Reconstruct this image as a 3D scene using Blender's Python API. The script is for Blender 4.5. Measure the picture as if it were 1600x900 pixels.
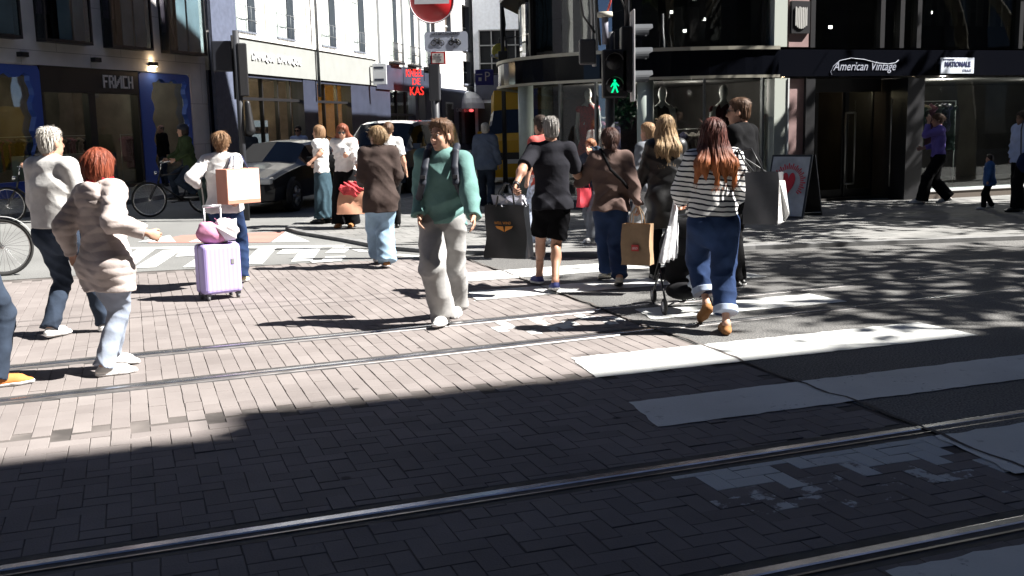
import bpy, math, random
import numpy as np
from mathutils import Vector, Matrix
R = math.radians
S = bpy.context.scene
for o in list(bpy.data.objects): bpy.data.objects.remove(o)
COL = S.collection
random.seed(7); RNG = np.random.default_rng(7)

# ---------------------------------------------------------------- camera, sky, sun, exposure
PITCH, ROLL, EYE, FPX = 0.155629, 0.021332, 1.6766, 1636.4
cam = bpy.data.cameras.new('camera'); camo = bpy.data.objects.new('camera', cam); COL.objects.link(camo)
cam.sensor_width = 36.0; cam.lens = 36.0*FPX/1600.0; cam.clip_start = 0.05; cam.clip_end = 2000
_c, _s = math.cos(PITCH), math.sin(PITCH)
_F = Vector((0, _c, -_s)); _U0 = Vector((0, _s, _c)); _R0 = Vector((1, 0, 0))
_R = math.cos(ROLL)*_R0 - math.sin(ROLL)*_U0; _U = math.sin(ROLL)*_R0 + math.cos(ROLL)*_U0
camo.matrix_world = Matrix(((_R.x, _U.x, -_F.x, 0), (_R.y, _U.y, -_F.y, 0), (_R.z, _U.z, -_F.z, EYE), (0, 0, 0, 1)))
S.camera = camo
def ray(px, py): return (px-800)/FPX*_R + (450-py)/FPX*_U + _F
def gat(px, py, z=0.0):                       # photo pixel -> point on the ground
    d = ray(px, py); t = (EYE-z)/-d.z
    return (d.x*t, d.y*t)

SUN_EL, SUN_AZ = R(47), R(96)                 # azimuth clockwise from +Y
SUN_DIR = Vector((math.sin(SUN_AZ)*math.cos(SUN_EL), math.cos(SUN_AZ)*math.cos(SUN_EL), math.sin(SUN_EL)))
W = bpy.data.worlds.new('World'); S.world = W; W.use_nodes = True
nt = W.node_tree; sky = nt.nodes.new('ShaderNodeTexSky'); sky.sky_type = 'NISHITA'; sky.sun_disc = False
sky.sun_elevation = SUN_EL; sky.sun_rotation = SUN_AZ; sky.air_density = 0.28; sky.dust_density = 0.2; sky.ozone_density = 1.5
bg = nt.nodes['Background']; nt.links.new(sky.outputs[0], bg.inputs[0]); bg.inputs[1].default_value = 0.05
sl = bpy.data.lights.new('sun', 'SUN'); sl.energy = 5.0; sl.angle = R(0.5); sl.color = (1.0, 0.965, 0.91)
so = bpy.data.objects.new('sun', sl); COL.objects.link(so); so.rotation_euler = SUN_DIR.to_track_quat('Z', 'Y').to_euler(); so.location = (20, -5, 40)
S.view_settings.view_transform = 'Standard'; S.view_settings.look = 'None'; S.view_settings.gamma = 1.0
S.view_settings.exposure = 1.75
try:
    S.cycles.max_bounces = 6; S.cycles.diffuse_bounces = 2; S.cycles.glossy_bounces = 3; S.cycles.transparent_max_bounces = 10
    S.cycles.caustics_reflective = False; S.cycles.caustics_refractive = False; S.cycles.use_denoising = True
    S.cycles.sample_clamp_indirect = 4.0
except Exception: pass

# ---------------------------------------------------------------- materials
MATS = {}
def mat(name, col, rough=0.6, metal=0.0, noise=0.0, nscale=6.0, bump=0.0, bscale=60.0, spec=0.5, emit=None, estr=0.0, hook=None, detail=4):
    if name in MATS: return MATS[name]
    m = bpy.data.materials.new(name); m.use_nodes = True; t = m.node_tree; b = t.nodes['Principled BSDF']
    b.inputs['Base Color'].default_value = (*col, 1); b.inputs['Roughness'].default_value = rough; b.inputs['Metallic'].default_value = metal
    b.inputs['Specular IOR Level'].default_value = spec
    tc = t.nodes.new('ShaderNodeTexCoord')
    if noise > 0:
        n = t.nodes.new('ShaderNodeTexNoise'); n.inputs['Scale'].default_value = nscale; n.inputs['Detail'].default_value = detail
        t.links.new(tc.outputs['Object'], n.inputs['Vector'])
        mr = t.nodes.new('ShaderNodeMapRange'); mr.inputs[1].default_value = 0.3; mr.inputs[2].default_value = 0.7
        mr.inputs[3].default_value = 1-noise; mr.inputs[4].default_value = 1+noise
        t.links.new(n.outputs['Fac'], mr.inputs[0])
        mx = t.nodes.new('ShaderNodeVectorMath'); mx.operation = 'SCALE'; mx.inputs[0].default_value = col
        t.links.new(mr.outputs[0], mx.inputs['Scale']); t.links.new(mx.outputs[0], b.inputs['Base Color'])
    if bump > 0:
        n2 = t.nodes.new('ShaderNodeTexNoise'); n2.inputs['Scale'].default_value = bscale; n2.inputs['Detail'].default_value = 3
        t.links.new(tc.outputs['Object'], n2.inputs['Vector'])
        bp = t.nodes.new('ShaderNodeBump'); bp.inputs['Strength'].default_value = bump; bp.inputs['Distance'].default_value = 0.004
        t.links.new(n2.outputs['Fac'], bp.inputs['Height']); t.links.new(bp.outputs[0], b.inputs['Normal'])
    if emit: b.inputs['Emission Color'].default_value = (*emit, 1); b.inputs['Emission Strength'].default_value = estr
    if hook: hook(t, b, tc)
    MATS[name] = m
    return m
def glass(name, tint=(0.9, 0.95, 0.95), refl=1.0, ior=1.55):
    if name in MATS: return MATS[name]
    m = bpy.data.materials.new(name); m.use_nodes = True; t = m.node_tree; t.nodes.clear()
    out = t.nodes.new('ShaderNodeOutputMaterial'); tr = t.nodes.new('ShaderNodeBsdfTransparent'); tr.inputs[0].default_value = (*tint, 1)
    gl = t.nodes.new('ShaderNodeBsdfGlossy'); gl.inputs['Roughness'].default_value = 0.015; gl.inputs[0].default_value = (refl, refl, refl, 1)
    ge = t.nodes.new('ShaderNodeNewGeometry'); dt = t.nodes.new('ShaderNodeVectorMath'); dt.operation = 'DOT_PRODUCT'; t.links.new(ge.outputs['Incoming'], dt.inputs[0]); t.links.new(ge.outputs['Normal'], dt.inputs[1])
    def mth(op, a, b=None):
        n_ = t.nodes.new('ShaderNodeMath'); n_.operation = op
        for i_, v_ in enumerate((a, b)):
            if v_ is None: continue
            if isinstance(v_, (int, float)): n_.inputs[i_].default_value = v_
            else: t.links.new(v_, n_.inputs[i_])
        return n_.outputs[0]
    f0 = ((ior-1)/(ior+1))**2; k5 = mth('POWER', mth('SUBTRACT', 1.0, mth('ABSOLUTE', dt.outputs['Value'])), 5.0); fac = mth('ADD', mth('MULTIPLY', k5, 1-f0), f0)
    tc = t.nodes.new('ShaderNodeTexCoord'); nz = t.nodes.new('ShaderNodeTexNoise'); nz.inputs['Scale'].default_value = 0.9
    bp = t.nodes.new('ShaderNodeBump'); bp.inputs['Strength'].default_value = 0.06; bp.inputs['Distance'].default_value = 0.05
    t.links.new(tc.outputs['Object'], nz.inputs['Vector']); t.links.new(nz.outputs[0], bp.inputs['Height'])
    t.links.new(bp.outputs[0], gl.inputs['Normal']); 
    mx = t.nodes.new('ShaderNodeMixShader'); t.links.new(fac, mx.inputs[0])
    t.links.new(tr.outputs[0], mx.inputs[1]); t.links.new(gl.outputs[0], mx.inputs[2]); t.links.new(mx.outputs[0], out.inputs[0])
    MATS[name] = m
    return m
def cloth(name, col, rough=0.92, noise=0.10, nscale=9, bump=0.35, bscale=220, spec=0.2):
    def hk(t, b, tc):
        n = t.nodes.new('ShaderNodeTexNoise'); n.inputs['Scale'].default_value = 11; n.inputs['Detail'].default_value = 4; n.inputs['Roughness'].default_value = 0.5; t.links.new(tc.outputs['Object'], n.inputs['Vector'])
        n2 = t.nodes.new('ShaderNodeTexNoise'); n2.inputs['Scale'].default_value = bscale; t.links.new(tc.outputs['Object'], n2.inputs['Vector'])
        b1 = t.nodes.new('ShaderNodeBump'); b1.inputs['Strength'].default_value = 0.5; b1.inputs['Distance'].default_value = 0.016; t.links.new(n.outputs['Fac'], b1.inputs['Height'])
        b2 = t.nodes.new('ShaderNodeBump'); b2.inputs['Strength'].default_value = bump*0.8; b2.inputs['Distance'].default_value = 0.002; t.links.new(n2.outputs['Fac'], b2.inputs['Height']); t.links.new(b1.outputs[0], b2.inputs['Normal']); t.links.new(b2.outputs[0], b.inputs['Normal'])
    return mat('cloth_'+name, col, rough, 0, noise, nscale, 0, bscale, spec, hook=hk)

# ---------------------------------------------------------------- objects
def tag(o, label=None, cat=None, group=None, kind=None):
    if label: o['label'] = label
    if cat: o['category'] = cat
    if group: o['group'] = group
    if kind: o['kind'] = kind
    return o
def thing(name, label, cat, loc=(0, 0, 0), rz=0.0, group=None):
    o = bpy.data.objects.new(name, None); COL.objects.link(o); o.location = loc; o.rotation_euler = (0, 0, rz); o.empty_display_size = 0.2
    return tag(o, label, cat, group)
def link_mesh(name, me, mats, parent=None, smooth=False):
    for m in (mats if isinstance(mats, (list, tuple)) else [mats]): me.materials.append(m)
    o = bpy.data.objects.new(name, me); COL.objects.link(o)
    if parent is not None: o.parent = parent
    if smooth: me.polygons.foreach_set('use_smooth', [True]*len(me.polygons))
    return o
class MB:
    def __init__(s): s.v = []; s.f = []; s.mi = []; s.cur = 0; s.sm = []; s.smooth = False
    def m(s, i): s.cur = i; return s
    def face(s, idx): s.f.append(tuple(idx)); s.mi.append(s.cur); s.sm.append(s.smooth)
    def poly(s, pts):
        b = len(s.v); s.v += [tuple(p) for p in pts]; s.face(range(b, b+len(pts))); return s
    def box(s, c, d, rz=0.0, M=None):
        b = len(s.v); hx, hy, hz = d[0]/2, d[1]/2, d[2]/2; ca, sa = math.cos(rz), math.sin(rz)
        for z in (-hz, hz):
            for x, y in ((-hx, -hy), (hx, -hy), (hx, hy), (-hx, hy)):
                if M is not None: p = M @ Vector((x, y, z)); s.v.append((c[0]+p.x, c[1]+p.y, c[2]+p.z))
                else: s.v.append((c[0]+x*ca-y*sa, c[1]+x*sa+y*ca, c[2]+z))
        for q in ((0, 3, 2, 1), (4, 5, 6, 7), (0, 1, 5, 4), (1, 2, 6, 5), (2, 3, 7, 6), (3, 0, 4, 7)): s.face([b+i for i in q])
        return s
    def b2(s, lo, hi): return s.box([(a+b)/2 for a, b in zip(lo, hi)], [b-a for a, b in zip(lo, hi)])
    def prism(s, pts, ex):                    # polygon (3d points) extruded by vector ex
        b = len(s.v); n = len(pts); s.v += [tuple(p) for p in pts]; s.v += [tuple(p[i]+ex[i] for i in range(3)) for p in pts]
        s.face(range(b+n-1, b-1, -1)); s.face(range(b+n, b+2*n))
        for i in range(n): j = (i+1) % n; s.face((b+i, b+j, b+n+j, b+n+i))
        return s
    def tube(s, path, r, n=8, caps=True):
        path = [Vector(p) for p in path]; b = len(s.v); k = len(path); rs = r if isinstance(r, (list, tuple)) else [r]*k
        prev = None; sm = s.smooth; s.smooth = True
        for i, p in enumerate(path):
            t = (path[min(i+1, k-1)]-path[max(i-1, 0)]).normalized()
            if prev is None:
                a = Vector((0, 0, 1)) if abs(t.z) < 0.9 else Vector((1, 0, 0)); u = t.cross(a).normalized()
            else: u = (prev - t*prev.dot(t)).normalized()
            prev = u; w = t.cross(u)
            for j in range(n):
                an = 2*math.pi*j/n; q = p + (u*math.cos(an)+w*math.sin(an))*rs[i]; s.v.append(tuple(q))
        for i in range(k-1):
            for j in range(n): j2 = (j+1) % n; s.face((b+i*n+j, b+i*n+j2, b+(i+1)*n+j2, b+(i+1)*n+j))
        s.smooth = sm
        if caps: s.face(range(b+n-1, b-1, -1)); s.face(range(b+(k-1)*n, b+k*n))
        return s
    def lathe(s, c, prof, n=20, ax=(0, 0, 1)):  # profile (r, h) round axis
        ax = Vector(ax).normalized(); a = Vector((1, 0, 0)) if abs(ax.x) < 0.9 else Vector((0, 1, 0)); u = ax.cross(a).normalized(); w = ax.cross(u)
        b = len(s.v); c = Vector(c); sm = s.smooth; s.smooth = True
        for r, h in prof:
            for j in range(n):
                an = 2*math.pi*j/n; s.v.append(tuple(c+ax*h+(u*math.cos(an)+w*math.sin(an))*r))
        for i in range(len(prof)-1):
            for j in range(n): j2 = (j+1) % n; s.face((b+i*n+j, b+i*n+j2, b+(i+1)*n+j2, b+(i+1)*n+j))
        s.smooth = sm
        if prof[0][0] > 1e-4: s.face(range(b+n-1, b-1, -1))
        if prof[-1][0] > 1e-4: s.face(range(b+(len(prof)-1)*n, b+len(prof)*n))
        return s
    def torus(s, c, R_, r, ax=(0, 1, 0), n=40, k=8, squash=1.0):
        ax = Vector(ax).normalized(); a = Vector((0, 0, 1)) if abs(ax.z) < 0.9 else Vector((1, 0, 0)); u = ax.cross(a).normalized(); w = ax.cross(u)
        b = len(s.v); c = Vector(c); sm = s.smooth; s.smooth = True
        for i in range(n):
            an = 2*math.pi*i/n; d = u*math.cos(an)+w*math.sin(an)
            for j in range(k): bn = 2*math.pi*j/k; s.v.append(tuple(c+d*(R_+r*math.cos(bn))+ax*(r*squash*math.sin(bn))))
        for i in range(n):
            i2 = (i+1) % n
            for j in range(k): j2 = (j+1) % k; s.face((b+i*k+j, b+i2*k+j, b+i2*k+j2, b+i*k+j2))
        s.smooth = sm
        return s
    def build(s, name, mats, parent=None, bevel=0.0, M=None):
        me = bpy.data.meshes.new(name); me.from_pydata(s.v, [], s.f)
        if M is not None: me.transform(M)
        me.polygons.foreach_set('material_index', s.mi); me.polygons.foreach_set('use_smooth', s.sm); me.update()
        o = link_mesh(name, me, mats, parent)
        if bevel > 0:
            md = o.modifiers.new('bevel', 'BEVEL'); md.width = bevel; md.segments = 2; md.limit_method = 'ANGLE'; md.angle_limit = R(40)
        return o
def text_mesh(txt, size, depth=0.01, shear=0.0, align='LEFT', space=1.0, bold=0.0):
    c = bpy.data.curves.new('lettering', 'FONT'); c.body = txt; c.size = size; c.extrude = depth/2; c.shear = shear; c.align_x = align; c.space_character = space; c.resolution_u = 3; c.offset = bold
    o = bpy.data.objects.new('lettering', c); COL.objects.link(o); bpy.context.view_layer.update()
    me = bpy.data.meshes.new_from_object(o.evaluated_get(bpy.context.evaluated_depsgraph_get()))
    bpy.data.objects.remove(o); me.materials.clear()
    return me
def frame_M(o, right, up):                     # local x,y,z -> right, up, normal
    r = Vector(right).normalized(); u = Vector(up).normalized(); n = r.cross(u)
    return Matrix(((r.x, u.x, n.x, o[0]), (r.y, u.y, n.y, o[1]), (r.z, u.z, n.z, o[2]), (0, 0, 0, 1)))
def lettering(txt, size, m, o, right, up=(0, 0, 1), parent=None, name='lettering', depth=0.012, shear=0.0, align='LEFT', fit=None, space=1.0, bold=0.0):
    me = text_mesh(txt, size, depth, shear, align, space, bold)
    if fit and len(me.vertices):
        co = np.array([v.co[:] for v in me.vertices]); lo, hi = co.min(0), co.max(0)
        me.transform(Matrix.Translation((-lo[0], -lo[1], 0))); me.transform(Matrix.Diagonal((fit[0]/(hi[0]-lo[0]), fit[1]/(hi[1]-lo[1]), 1, 1)))
    me.transform(frame_M(o, right, up))
    return link_mesh(name, me, m, parent)
class Wall:                                    # a facade: s metres along, z up, o outward
    def __init__(s, org, d, out):
        s.o = Vector((org[0], org[1], 0)); s.d = Vector((d[0], d[1], 0)).normalized(); s.n = Vector((-s.d.y, s.d.x, 0))
        if s.n.dot(Vector((out[0], out[1], 0))) < 0: s.n = -s.n
    def p(s, a, z, o=0.0): q = s.o+s.d*a+s.n*o; return (q.x, q.y, z)
    def box(s, mb, a0, a1, z0, z1, o0, o1):
        b = len(mb.v)
        for z in (z0, z1):
            for a, o in ((a0, o0), (a1, o0), (a1, o1), (a0, o1)): mb.v.append(s.p(a, z, o))
        flip = s.d.cross(s.n).z < 0
        for q in ((0, 3, 2, 1), (4, 5, 6, 7), (0, 1, 5, 4), (1, 2, 6, 5), (2, 3, 7, 6), (3, 0, 4, 7)):
            mb.face([b+i for i in (q[::-1] if flip else q)])
        return mb
    def holes(s, mb, a0, a1, z0, z1, holes, o0=-0.3, o1=0.0):   # wall slab with rectangular openings
        xs = sorted({a0, a1, *[h[0] for h in holes], *[h[1] for h in holes]}); zs = sorted({z0, z1, *[h[2] for h in holes], *[h[3] for h in holes]})
        xs = [x for x in xs if a0 <= x <= a1]; zs = [z for z in zs if z0 <= z <= z1]
        for j in range(len(zs)-1):
            run = None
            for i in range(len(xs)-1):
                cx, cz = (xs[i]+xs[i+1])/2, (zs[j]+zs[j+1])/2
                solid = not any(h[0] < cx < h[1] and h[2] < cz < h[3] for h in holes)
                if solid and run is None: run = xs[i]
                if not solid and run is not None: s.box(mb, run, xs[i], zs[j], zs[j+1], o0, o1); run = None
            if run is not None: s.box(mb, run, xs[-1], zs[j], zs[j+1], o0, o1)
        return mb
# ---------------------------------------------------------------- street frame: u along the tram street, v across it
TH = math.atan(0.36); UD = Vector((math.cos(TH), math.sin(TH), 0)); VD = Vector((-math.sin(TH), math.cos(TH), 0))
def uv(u, v, z=0.0): q = UD*u+VD*v; return (q.x, q.y, z)
def to_uv(x, y): return (x*UD.x+y*UD.y, x*VD.x+y*VD.y)
def struct(o): o['kind'] = 'structure'; return o

# ---------------------------------------------------------------- ground materials
def grain(t, b, tc, lo, hi, scale, bump, patch=0.25, speck=0.0):
    n = t.nodes.new('ShaderNodeTexNoise'); n.inputs['Scale'].default_value = scale; n.inputs['Detail'].default_value = 2; t.links.new(tc.outputs['Object'], n.inputs['Vector'])
    n2 = t.nodes.new('ShaderNodeTexNoise'); n2.inputs['Scale'].default_value = 0.55; n2.inputs['Detail'].default_value = 5; t.links.new(tc.outputs['Object'], n2.inputs['Vector'])
    r = t.nodes.new('ShaderNodeValToRGB'); r.color_ramp.elements[0].color = (*lo, 1); r.color_ramp.elements[1].color = (*hi, 1); r.color_ramp.elements[0].position = 0.35; r.color_ramp.elements[1].position = 0.68
    t.links.new(n.outputs['Fac'], r.inputs[0])
    mr = t.nodes.new('ShaderNodeMapRange'); mr.inputs[1].default_value = 0.3; mr.inputs[2].default_value = 0.7; mr.inputs[3].default_value = 1-patch; mr.inputs[4].default_value = 1+patch
    t.links.new(n2.outputs['Fac'], mr.inputs[0]); sc = t.nodes.new('ShaderNodeVectorMath'); sc.operation = 'SCALE'; t.links.new(r.outputs[0], sc.inputs[0]); t.links.new(mr.outputs[0], sc.inputs['Scale'])
    t.links.new(sc.outputs[0], b.inputs['Base Color'])
    v = t.nodes.new('ShaderNodeTexVoronoi'); v.inputs['Scale'].default_value = scale*1.3; t.links.new(tc.outputs['Object'], v.inputs['Vector'])
    bp = t.nodes.new('ShaderNodeBump'); bp.inputs['Strength'].default_value = bump; bp.inputs['Distance'].default_value = 0.006; t.links.new(v.outputs['Distance'], bp.inputs['Height']); t.links.new(bp.outputs[0], b.inputs['Normal'])
M_ASPH = mat('asphalt', (0.1, 0.1, 0.1), 0.85, hook=lambda t, b, tc: grain(t, b, tc, (0.045, 0.045, 0.047), (0.19, 0.185, 0.175), 75, 0.8))
M_ASPH2 = mat('pale_asphalt', (0.2, 0.2, 0.2), 0.9, hook=lambda t, b, tc: grain(t, b, tc, (0.12, 0.122, 0.122), (0.21, 0.21, 0.20), 60, 0.4, 0.15))
M_JOINT = mat('joint_sand', (0.10, 0.088, 0.082), 0.95, noise=0.5, nscale=3)
def brick_hook(t, b, tc):
    at = t.nodes.new('ShaderNodeAttribute'); at.attribute_name = 'tint'
    r = t.nodes.new('ShaderNodeValToRGB'); e = r.color_ramp.elements; e[0].position = 0; e[0].color = (0.172, 0.151, 0.145, 1); e[1].position = 1; e[1].color = (0.258, 0.233, 0.224, 1)
    k = e.new(0.5); k.color = (0.215, 0.192, 0.184, 1); t.links.new(at.outputs['Fac'], r.inputs[0])
    n = t.nodes.new('ShaderNodeTexNoise'); n.inputs['Scale'].default_value = 1.1; n.inputs['Detail'].default_value = 7; n.inputs['Roughness'].default_value = 0.65; t.links.new(tc.outputs['Object'], n.inputs['Vector'])
    mr = t.nodes.new('ShaderNodeMapRange'); mr.inputs[1].default_value = 0.3; mr.inputs[2].default_value = 0.7; mr.inputs[3].default_value = 0.84; mr.inputs[4].default_value = 1.12; t.links.new(n.outputs['Fac'], mr.inputs[0])
    sc = t.nodes.new('ShaderNodeVectorMath'); sc.operation = 'SCALE'; t.links.new(r.outputs[0], sc.inputs[0]); t.links.new(mr.outputs[0], sc.inputs['Scale'])
    # small dark gum spots and stains
    v = t.nodes.new('ShaderNodeTexVoronoi'); v.inputs['Scale'].default_value = 1.9; t.links.new(tc.outputs['Object'], v.inputs['Vector'])
    st = t.nodes.new('ShaderNodeMapRange'); st.inputs[1].default_value = 0.035; st.inputs[2].default_value = 0.06; st.inputs[3].default_value = 0.45; st.inputs[4].default_value = 1; t.links.new(v.outputs['Distance'], st.inputs[0])
    sc2 = t.nodes.new('ShaderNodeVectorMath'); sc2.operation = 'SCALE'; t.links.new(sc.outputs[0], sc2.inputs[0]); t.links.new(st.outputs[0], sc2.inputs['Scale'])
    ap = t.nodes.new('ShaderNodeAttribute'); ap.attribute_name = 'paint'; pn = t.nodes.new('ShaderNodeTexNoise'); pn.inputs['Scale'].default_value = 8; pn.inputs['Detail'].default_value = 6; pn.inputs['Roughness'].default_value = 0.65; t.links.new(tc.outputs['Object'], pn.inputs['Vector'])
    sm = t.nodes.new('ShaderNodeMath'); sm.operation = 'SUBTRACT'; t.links.new(ap.outputs['Fac'], sm.inputs[0]); t.links.new(pn.outputs['Fac'], sm.inputs[1]); pm = t.nodes.new('ShaderNodeMapRange'); pm.inputs[1].default_value = -0.02; pm.inputs[2].default_value = 0.04; t.links.new(sm.outputs[0], pm.inputs[0])
    mxp = t.nodes.new('ShaderNodeMix'); mxp.data_type = 'RGBA'; mxp.inputs[7].default_value = (0.56, 0.57, 0.56, 1); t.links.new(pm.outputs[0], mxp.inputs[0]); t.links.new(sc2.outputs[0], mxp.inputs[6]); t.links.new(mxp.outputs[2], b.inputs['Base Color'])
    n2 = t.nodes.new('ShaderNodeTexNoise'); n2.inputs['Scale'].default_value = 90; n2.inputs['Detail'].default_value = 3; t.links.new(tc.outputs['Object'], n2.inputs['Vector'])
    bp = t.nodes.new('ShaderNodeBump'); bp.inputs['Strength'].default_value = 0.35; bp.inputs['Distance'].default_value = 0.006; t.links.new(n2.outputs['Fac'], bp.inputs['Height']); t.links.new(bp.outputs[0], b.inputs['Normal'])
M_BRICK = mat('clinker_brick', (0.27, 0.22, 0.2), 0.8, hook=brick_hook, spec=0.06)
def slab_hook(sx, sy, lo, hi, mort):
    def h(t, b, tc):
        mp = t.nodes.new('ShaderNodeMapping'); mp.inputs['Rotation'].default_value = (0, 0, -TH); t.links.new(tc.outputs['Object'], mp.inputs[0])
        br = t.nodes.new('ShaderNodeTexBrick'); br.inputs['Scale'].default_value = 1; br.inputs['Brick Width'].default_value = sx; br.inputs['Row Height'].default_value = sy; br.inputs['Mortar Size'].default_value = 0.006
        br.inputs['Color1'].default_value = (*lo, 1); br.inputs['Color2'].default_value = (*hi, 1); br.inputs['Mortar'].default_value = (*mort, 1); t.links.new(mp.outputs[0], br.inputs[0])
        n = t.nodes.new('ShaderNodeTexNoise'); n.inputs['Scale'].default_value = 1.5; n.inputs['Detail'].default_value = 6; t.links.new(tc.outputs['Object'], n.inputs['Vector'])
        mr = t.nodes.new('ShaderNodeMapRange'); mr.inputs[1].default_value = 0.3; mr.inputs[2].default_value = 0.7; mr.inputs[3].default_value = 0.75; mr.inputs[4].default_value = 1.2; t.links.new(n.outputs['Fac'], mr.inputs[0])
        sc = t.nodes.new('ShaderNodeVectorMath'); sc.operation = 'SCALE'; t.links.new(br.outputs[0], sc.inputs[0]); t.links.new(mr.outputs[0], sc.inputs['Scale']); t.links.new(sc.outputs[0], b.inputs['Base Color'])
        bp = t.nodes.new('ShaderNodeBump'); bp.inputs['Strength'].default_value = 0.5; bp.inputs['Distance'].default_value = 0.01; bp.invert = True; t.links.new(br.outputs['Fac'], bp.inputs['Height']); t.links.new(bp.outputs[0], b.inputs['Normal'])
    return h
M_SLAB = mat('pavement_slab', (0.25, 0.25, 0.24), 0.85, hook=slab_hook(0.3, 0.3, (0.16, 0.16, 0.155), (0.21, 0.207, 0.2), (0.07, 0.07, 0.065)))
M_KERB = mat('kerb_stone', (0.17, 0.17, 0.17), 0.8, noise=0.3, nscale=4, bump=0.4)
def paint_hook(col, wear):
    def h(t, b, tc):
        n = t.nodes.new('ShaderNodeTexNoise'); n.inputs['Scale'].default_value = 7; n.inputs['Detail'].default_value = 8; n.inputs['Roughness'].default_value = 0.7; t.links.new(tc.outputs['Object'], n.inputs['Vector'])
        mr = t.nodes.new('ShaderNodeMapRange'); mr.inputs[1].default_value = 0.60; mr.inputs[2].default_value = 0.72; t.links.new(n.outputs['Fac'], mr.inputs[0])
        mx = t.nodes.new('ShaderNodeMix'); mx.data_type = 'RGBA'; mx.inputs[6].default_value = (*col, 1); mx.inputs[7].default_value = tuple(c*wear for c in col)+(1,); t.links.new(mr.outputs[0], mx.inputs[0])
        n2 = t.nodes.new('ShaderNodeTexNoise'); n2.inputs['Scale'].default_value = 1.3; n2.inputs['Detail'].default_value = 4; t.links.new(tc.outputs['Object'], n2.inputs['Vector'])
        m2 = t.nodes.new('ShaderNodeMapRange'); m2.inputs[1].default_value = 0.3; m2.inputs[2].default_value = 0.7; m2.inputs[3].default_value = 0.85; m2.inputs[4].default_value = 1.08; t.links.new(n2.outputs['Fac'], m2.inputs[0])
        sc = t.nodes.new('ShaderNodeVectorMath'); sc.operation = 'SCALE'; t.links.new(mx.outputs[2], sc.inputs[0]); t.links.new(m2.outputs[0], sc.inputs['Scale']); t.links.new(sc.outputs[0], b.inputs['Base Color'])
        n3 = t.nodes.new('ShaderNodeTexNoise'); n3.inputs['Scale'].default_value = 60; t.links.new(tc.outputs['Object'], n3.inputs['Vector'])
        bp = t.nodes.new('ShaderNodeBump'); bp.inputs['Strength'].default_value = 0.6; bp.inputs['Distance'].default_value = 0.006; t.links.new(n3.outputs['Fac'], bp.inputs['Height']); t.links.new(bp.outputs[0], b.inputs['Normal'])
        # worn through to the road: cracks and pin holes
        w1 = t.nodes.new('ShaderNodeTexNoise'); w1.inputs['Scale'].default_value = 26; w1.inputs['Detail'].default_value = 9; w1.inputs['Roughness'].default_value = 0.75; t.links.new(tc.outputs['Object'], w1.inputs['Vector'])
        w2 = t.nodes.new('ShaderNodeTexNoise'); w2.inputs['Scale'].default_value = 2.2; w2.inputs['Detail'].default_value = 4; t.links.new(tc.outputs['Object'], w2.inputs['Vector'])
        ad = t.nodes.new('ShaderNodeMath'); ad.operation = 'MULTIPLY_ADD'; ad.inputs[1].default_value = 0.55; t.links.new(w2.outputs['Fac'], ad.inputs[0]); t.links.new(w1.outputs['Fac'], ad.inputs[2])
        al = t.nodes.new('ShaderNodeMapRange'); al.inputs[1].default_value = 0.93; al.inputs[2].default_value = 1.0; al.inputs[3].default_value = 1; al.inputs[4].default_value = 0.0; t.links.new(ad.outputs[0], al.inputs[0]); t.links.new(al.outputs[0], b.inputs['Alpha'])
    return h
M_PAINT = mat('road_paint', (0.7, 0.7, 0.68), 0.7, hook=paint_hook((0.66, 0.67, 0.65), 0.45))
M_REDP = mat('red_road_coating', (0.4, 0.15, 0.12), 0.8, hook=paint_hook((0.40, 0.185, 0.15), 0.8))

# ---------------------------------------------------------------- ground sheets
def sheet(name, pts, z, m): return struct(MB().poly([(p[0], p[1], z) for p in pts]).build(name, m))
sheet('ground', [(-300, -300), (300, -300), (300, 300), (-300, 300)], -0.035, M_ASPH2)
sheet('asphalt_road', [uv(3.93, -1.5)[:2], uv(70, -1.5)[:2], uv(70, 9.2)[:2], uv(11.1, 10.74)[:2], uv(7.5, 11.6)[:2], uv(5.5, 11.85)[:2], uv(4.2, 12.9)[:2], uv(3.95, 12.85)[:2], uv(3.93, 9.6)[:2], uv(3.93, 6.5)[:2]], 0.0, M_ASPH)
sheet('side_street', [uv(-60, 13.3)[:2], uv(-0.04, 13.37)[:2], uv(1.85, 13.18)[:2], uv(3.26, 12.89)[:2], uv(4.28, 12.75)[:2], (-0.2, 34), (8, 75), (-6, 75), (-40, 25)], 0.0, M_ASPH2)
# brick paving: every clinker is modelled
def rail_v(k, u):
    a, b = ((8.30, 0.055), (7.26, 0.058), (4.33, 0.018), (3.12, 0.018))[k]
    return a + b*max(-9, min(u, 10))
def near_rail(u, v): return any(abs(v-rail_v(k, u)+0.01) < 0.105 for k in range(4))
bricks = []                                     # (uc, vc, half u, half v)
BW, BL = 0.105, 0.21
for i in range(-140, 40):                       # running bond, long side across the street
    for j in range(0, 60):
        u = i*BW+BW/2; v = 6.25+j*BL+(BL/2 if i % 2 else 0)+BL/2
        if u < 3.9 and v < 13.1: bricks.append((u, v, BW/2, BL/2))
for i in range(-140, 40):                       # herringbone in front
    for j in range(0, 62):
        m_ = (i-j) % 4; u, v = i*BW, -0.2+j*BW
        if m_ == 0: c = (u+BW, v+BW/2, BW, BW/2)
        elif m_ == 3: c = (u+BW/2, v+BW, BW/2, BW)
        else: continue
        if c[0] < 3.88 and c[1] < 6.2: bricks.append(c)
bv, bf, bt, bp_ = [], [], [], []
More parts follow.
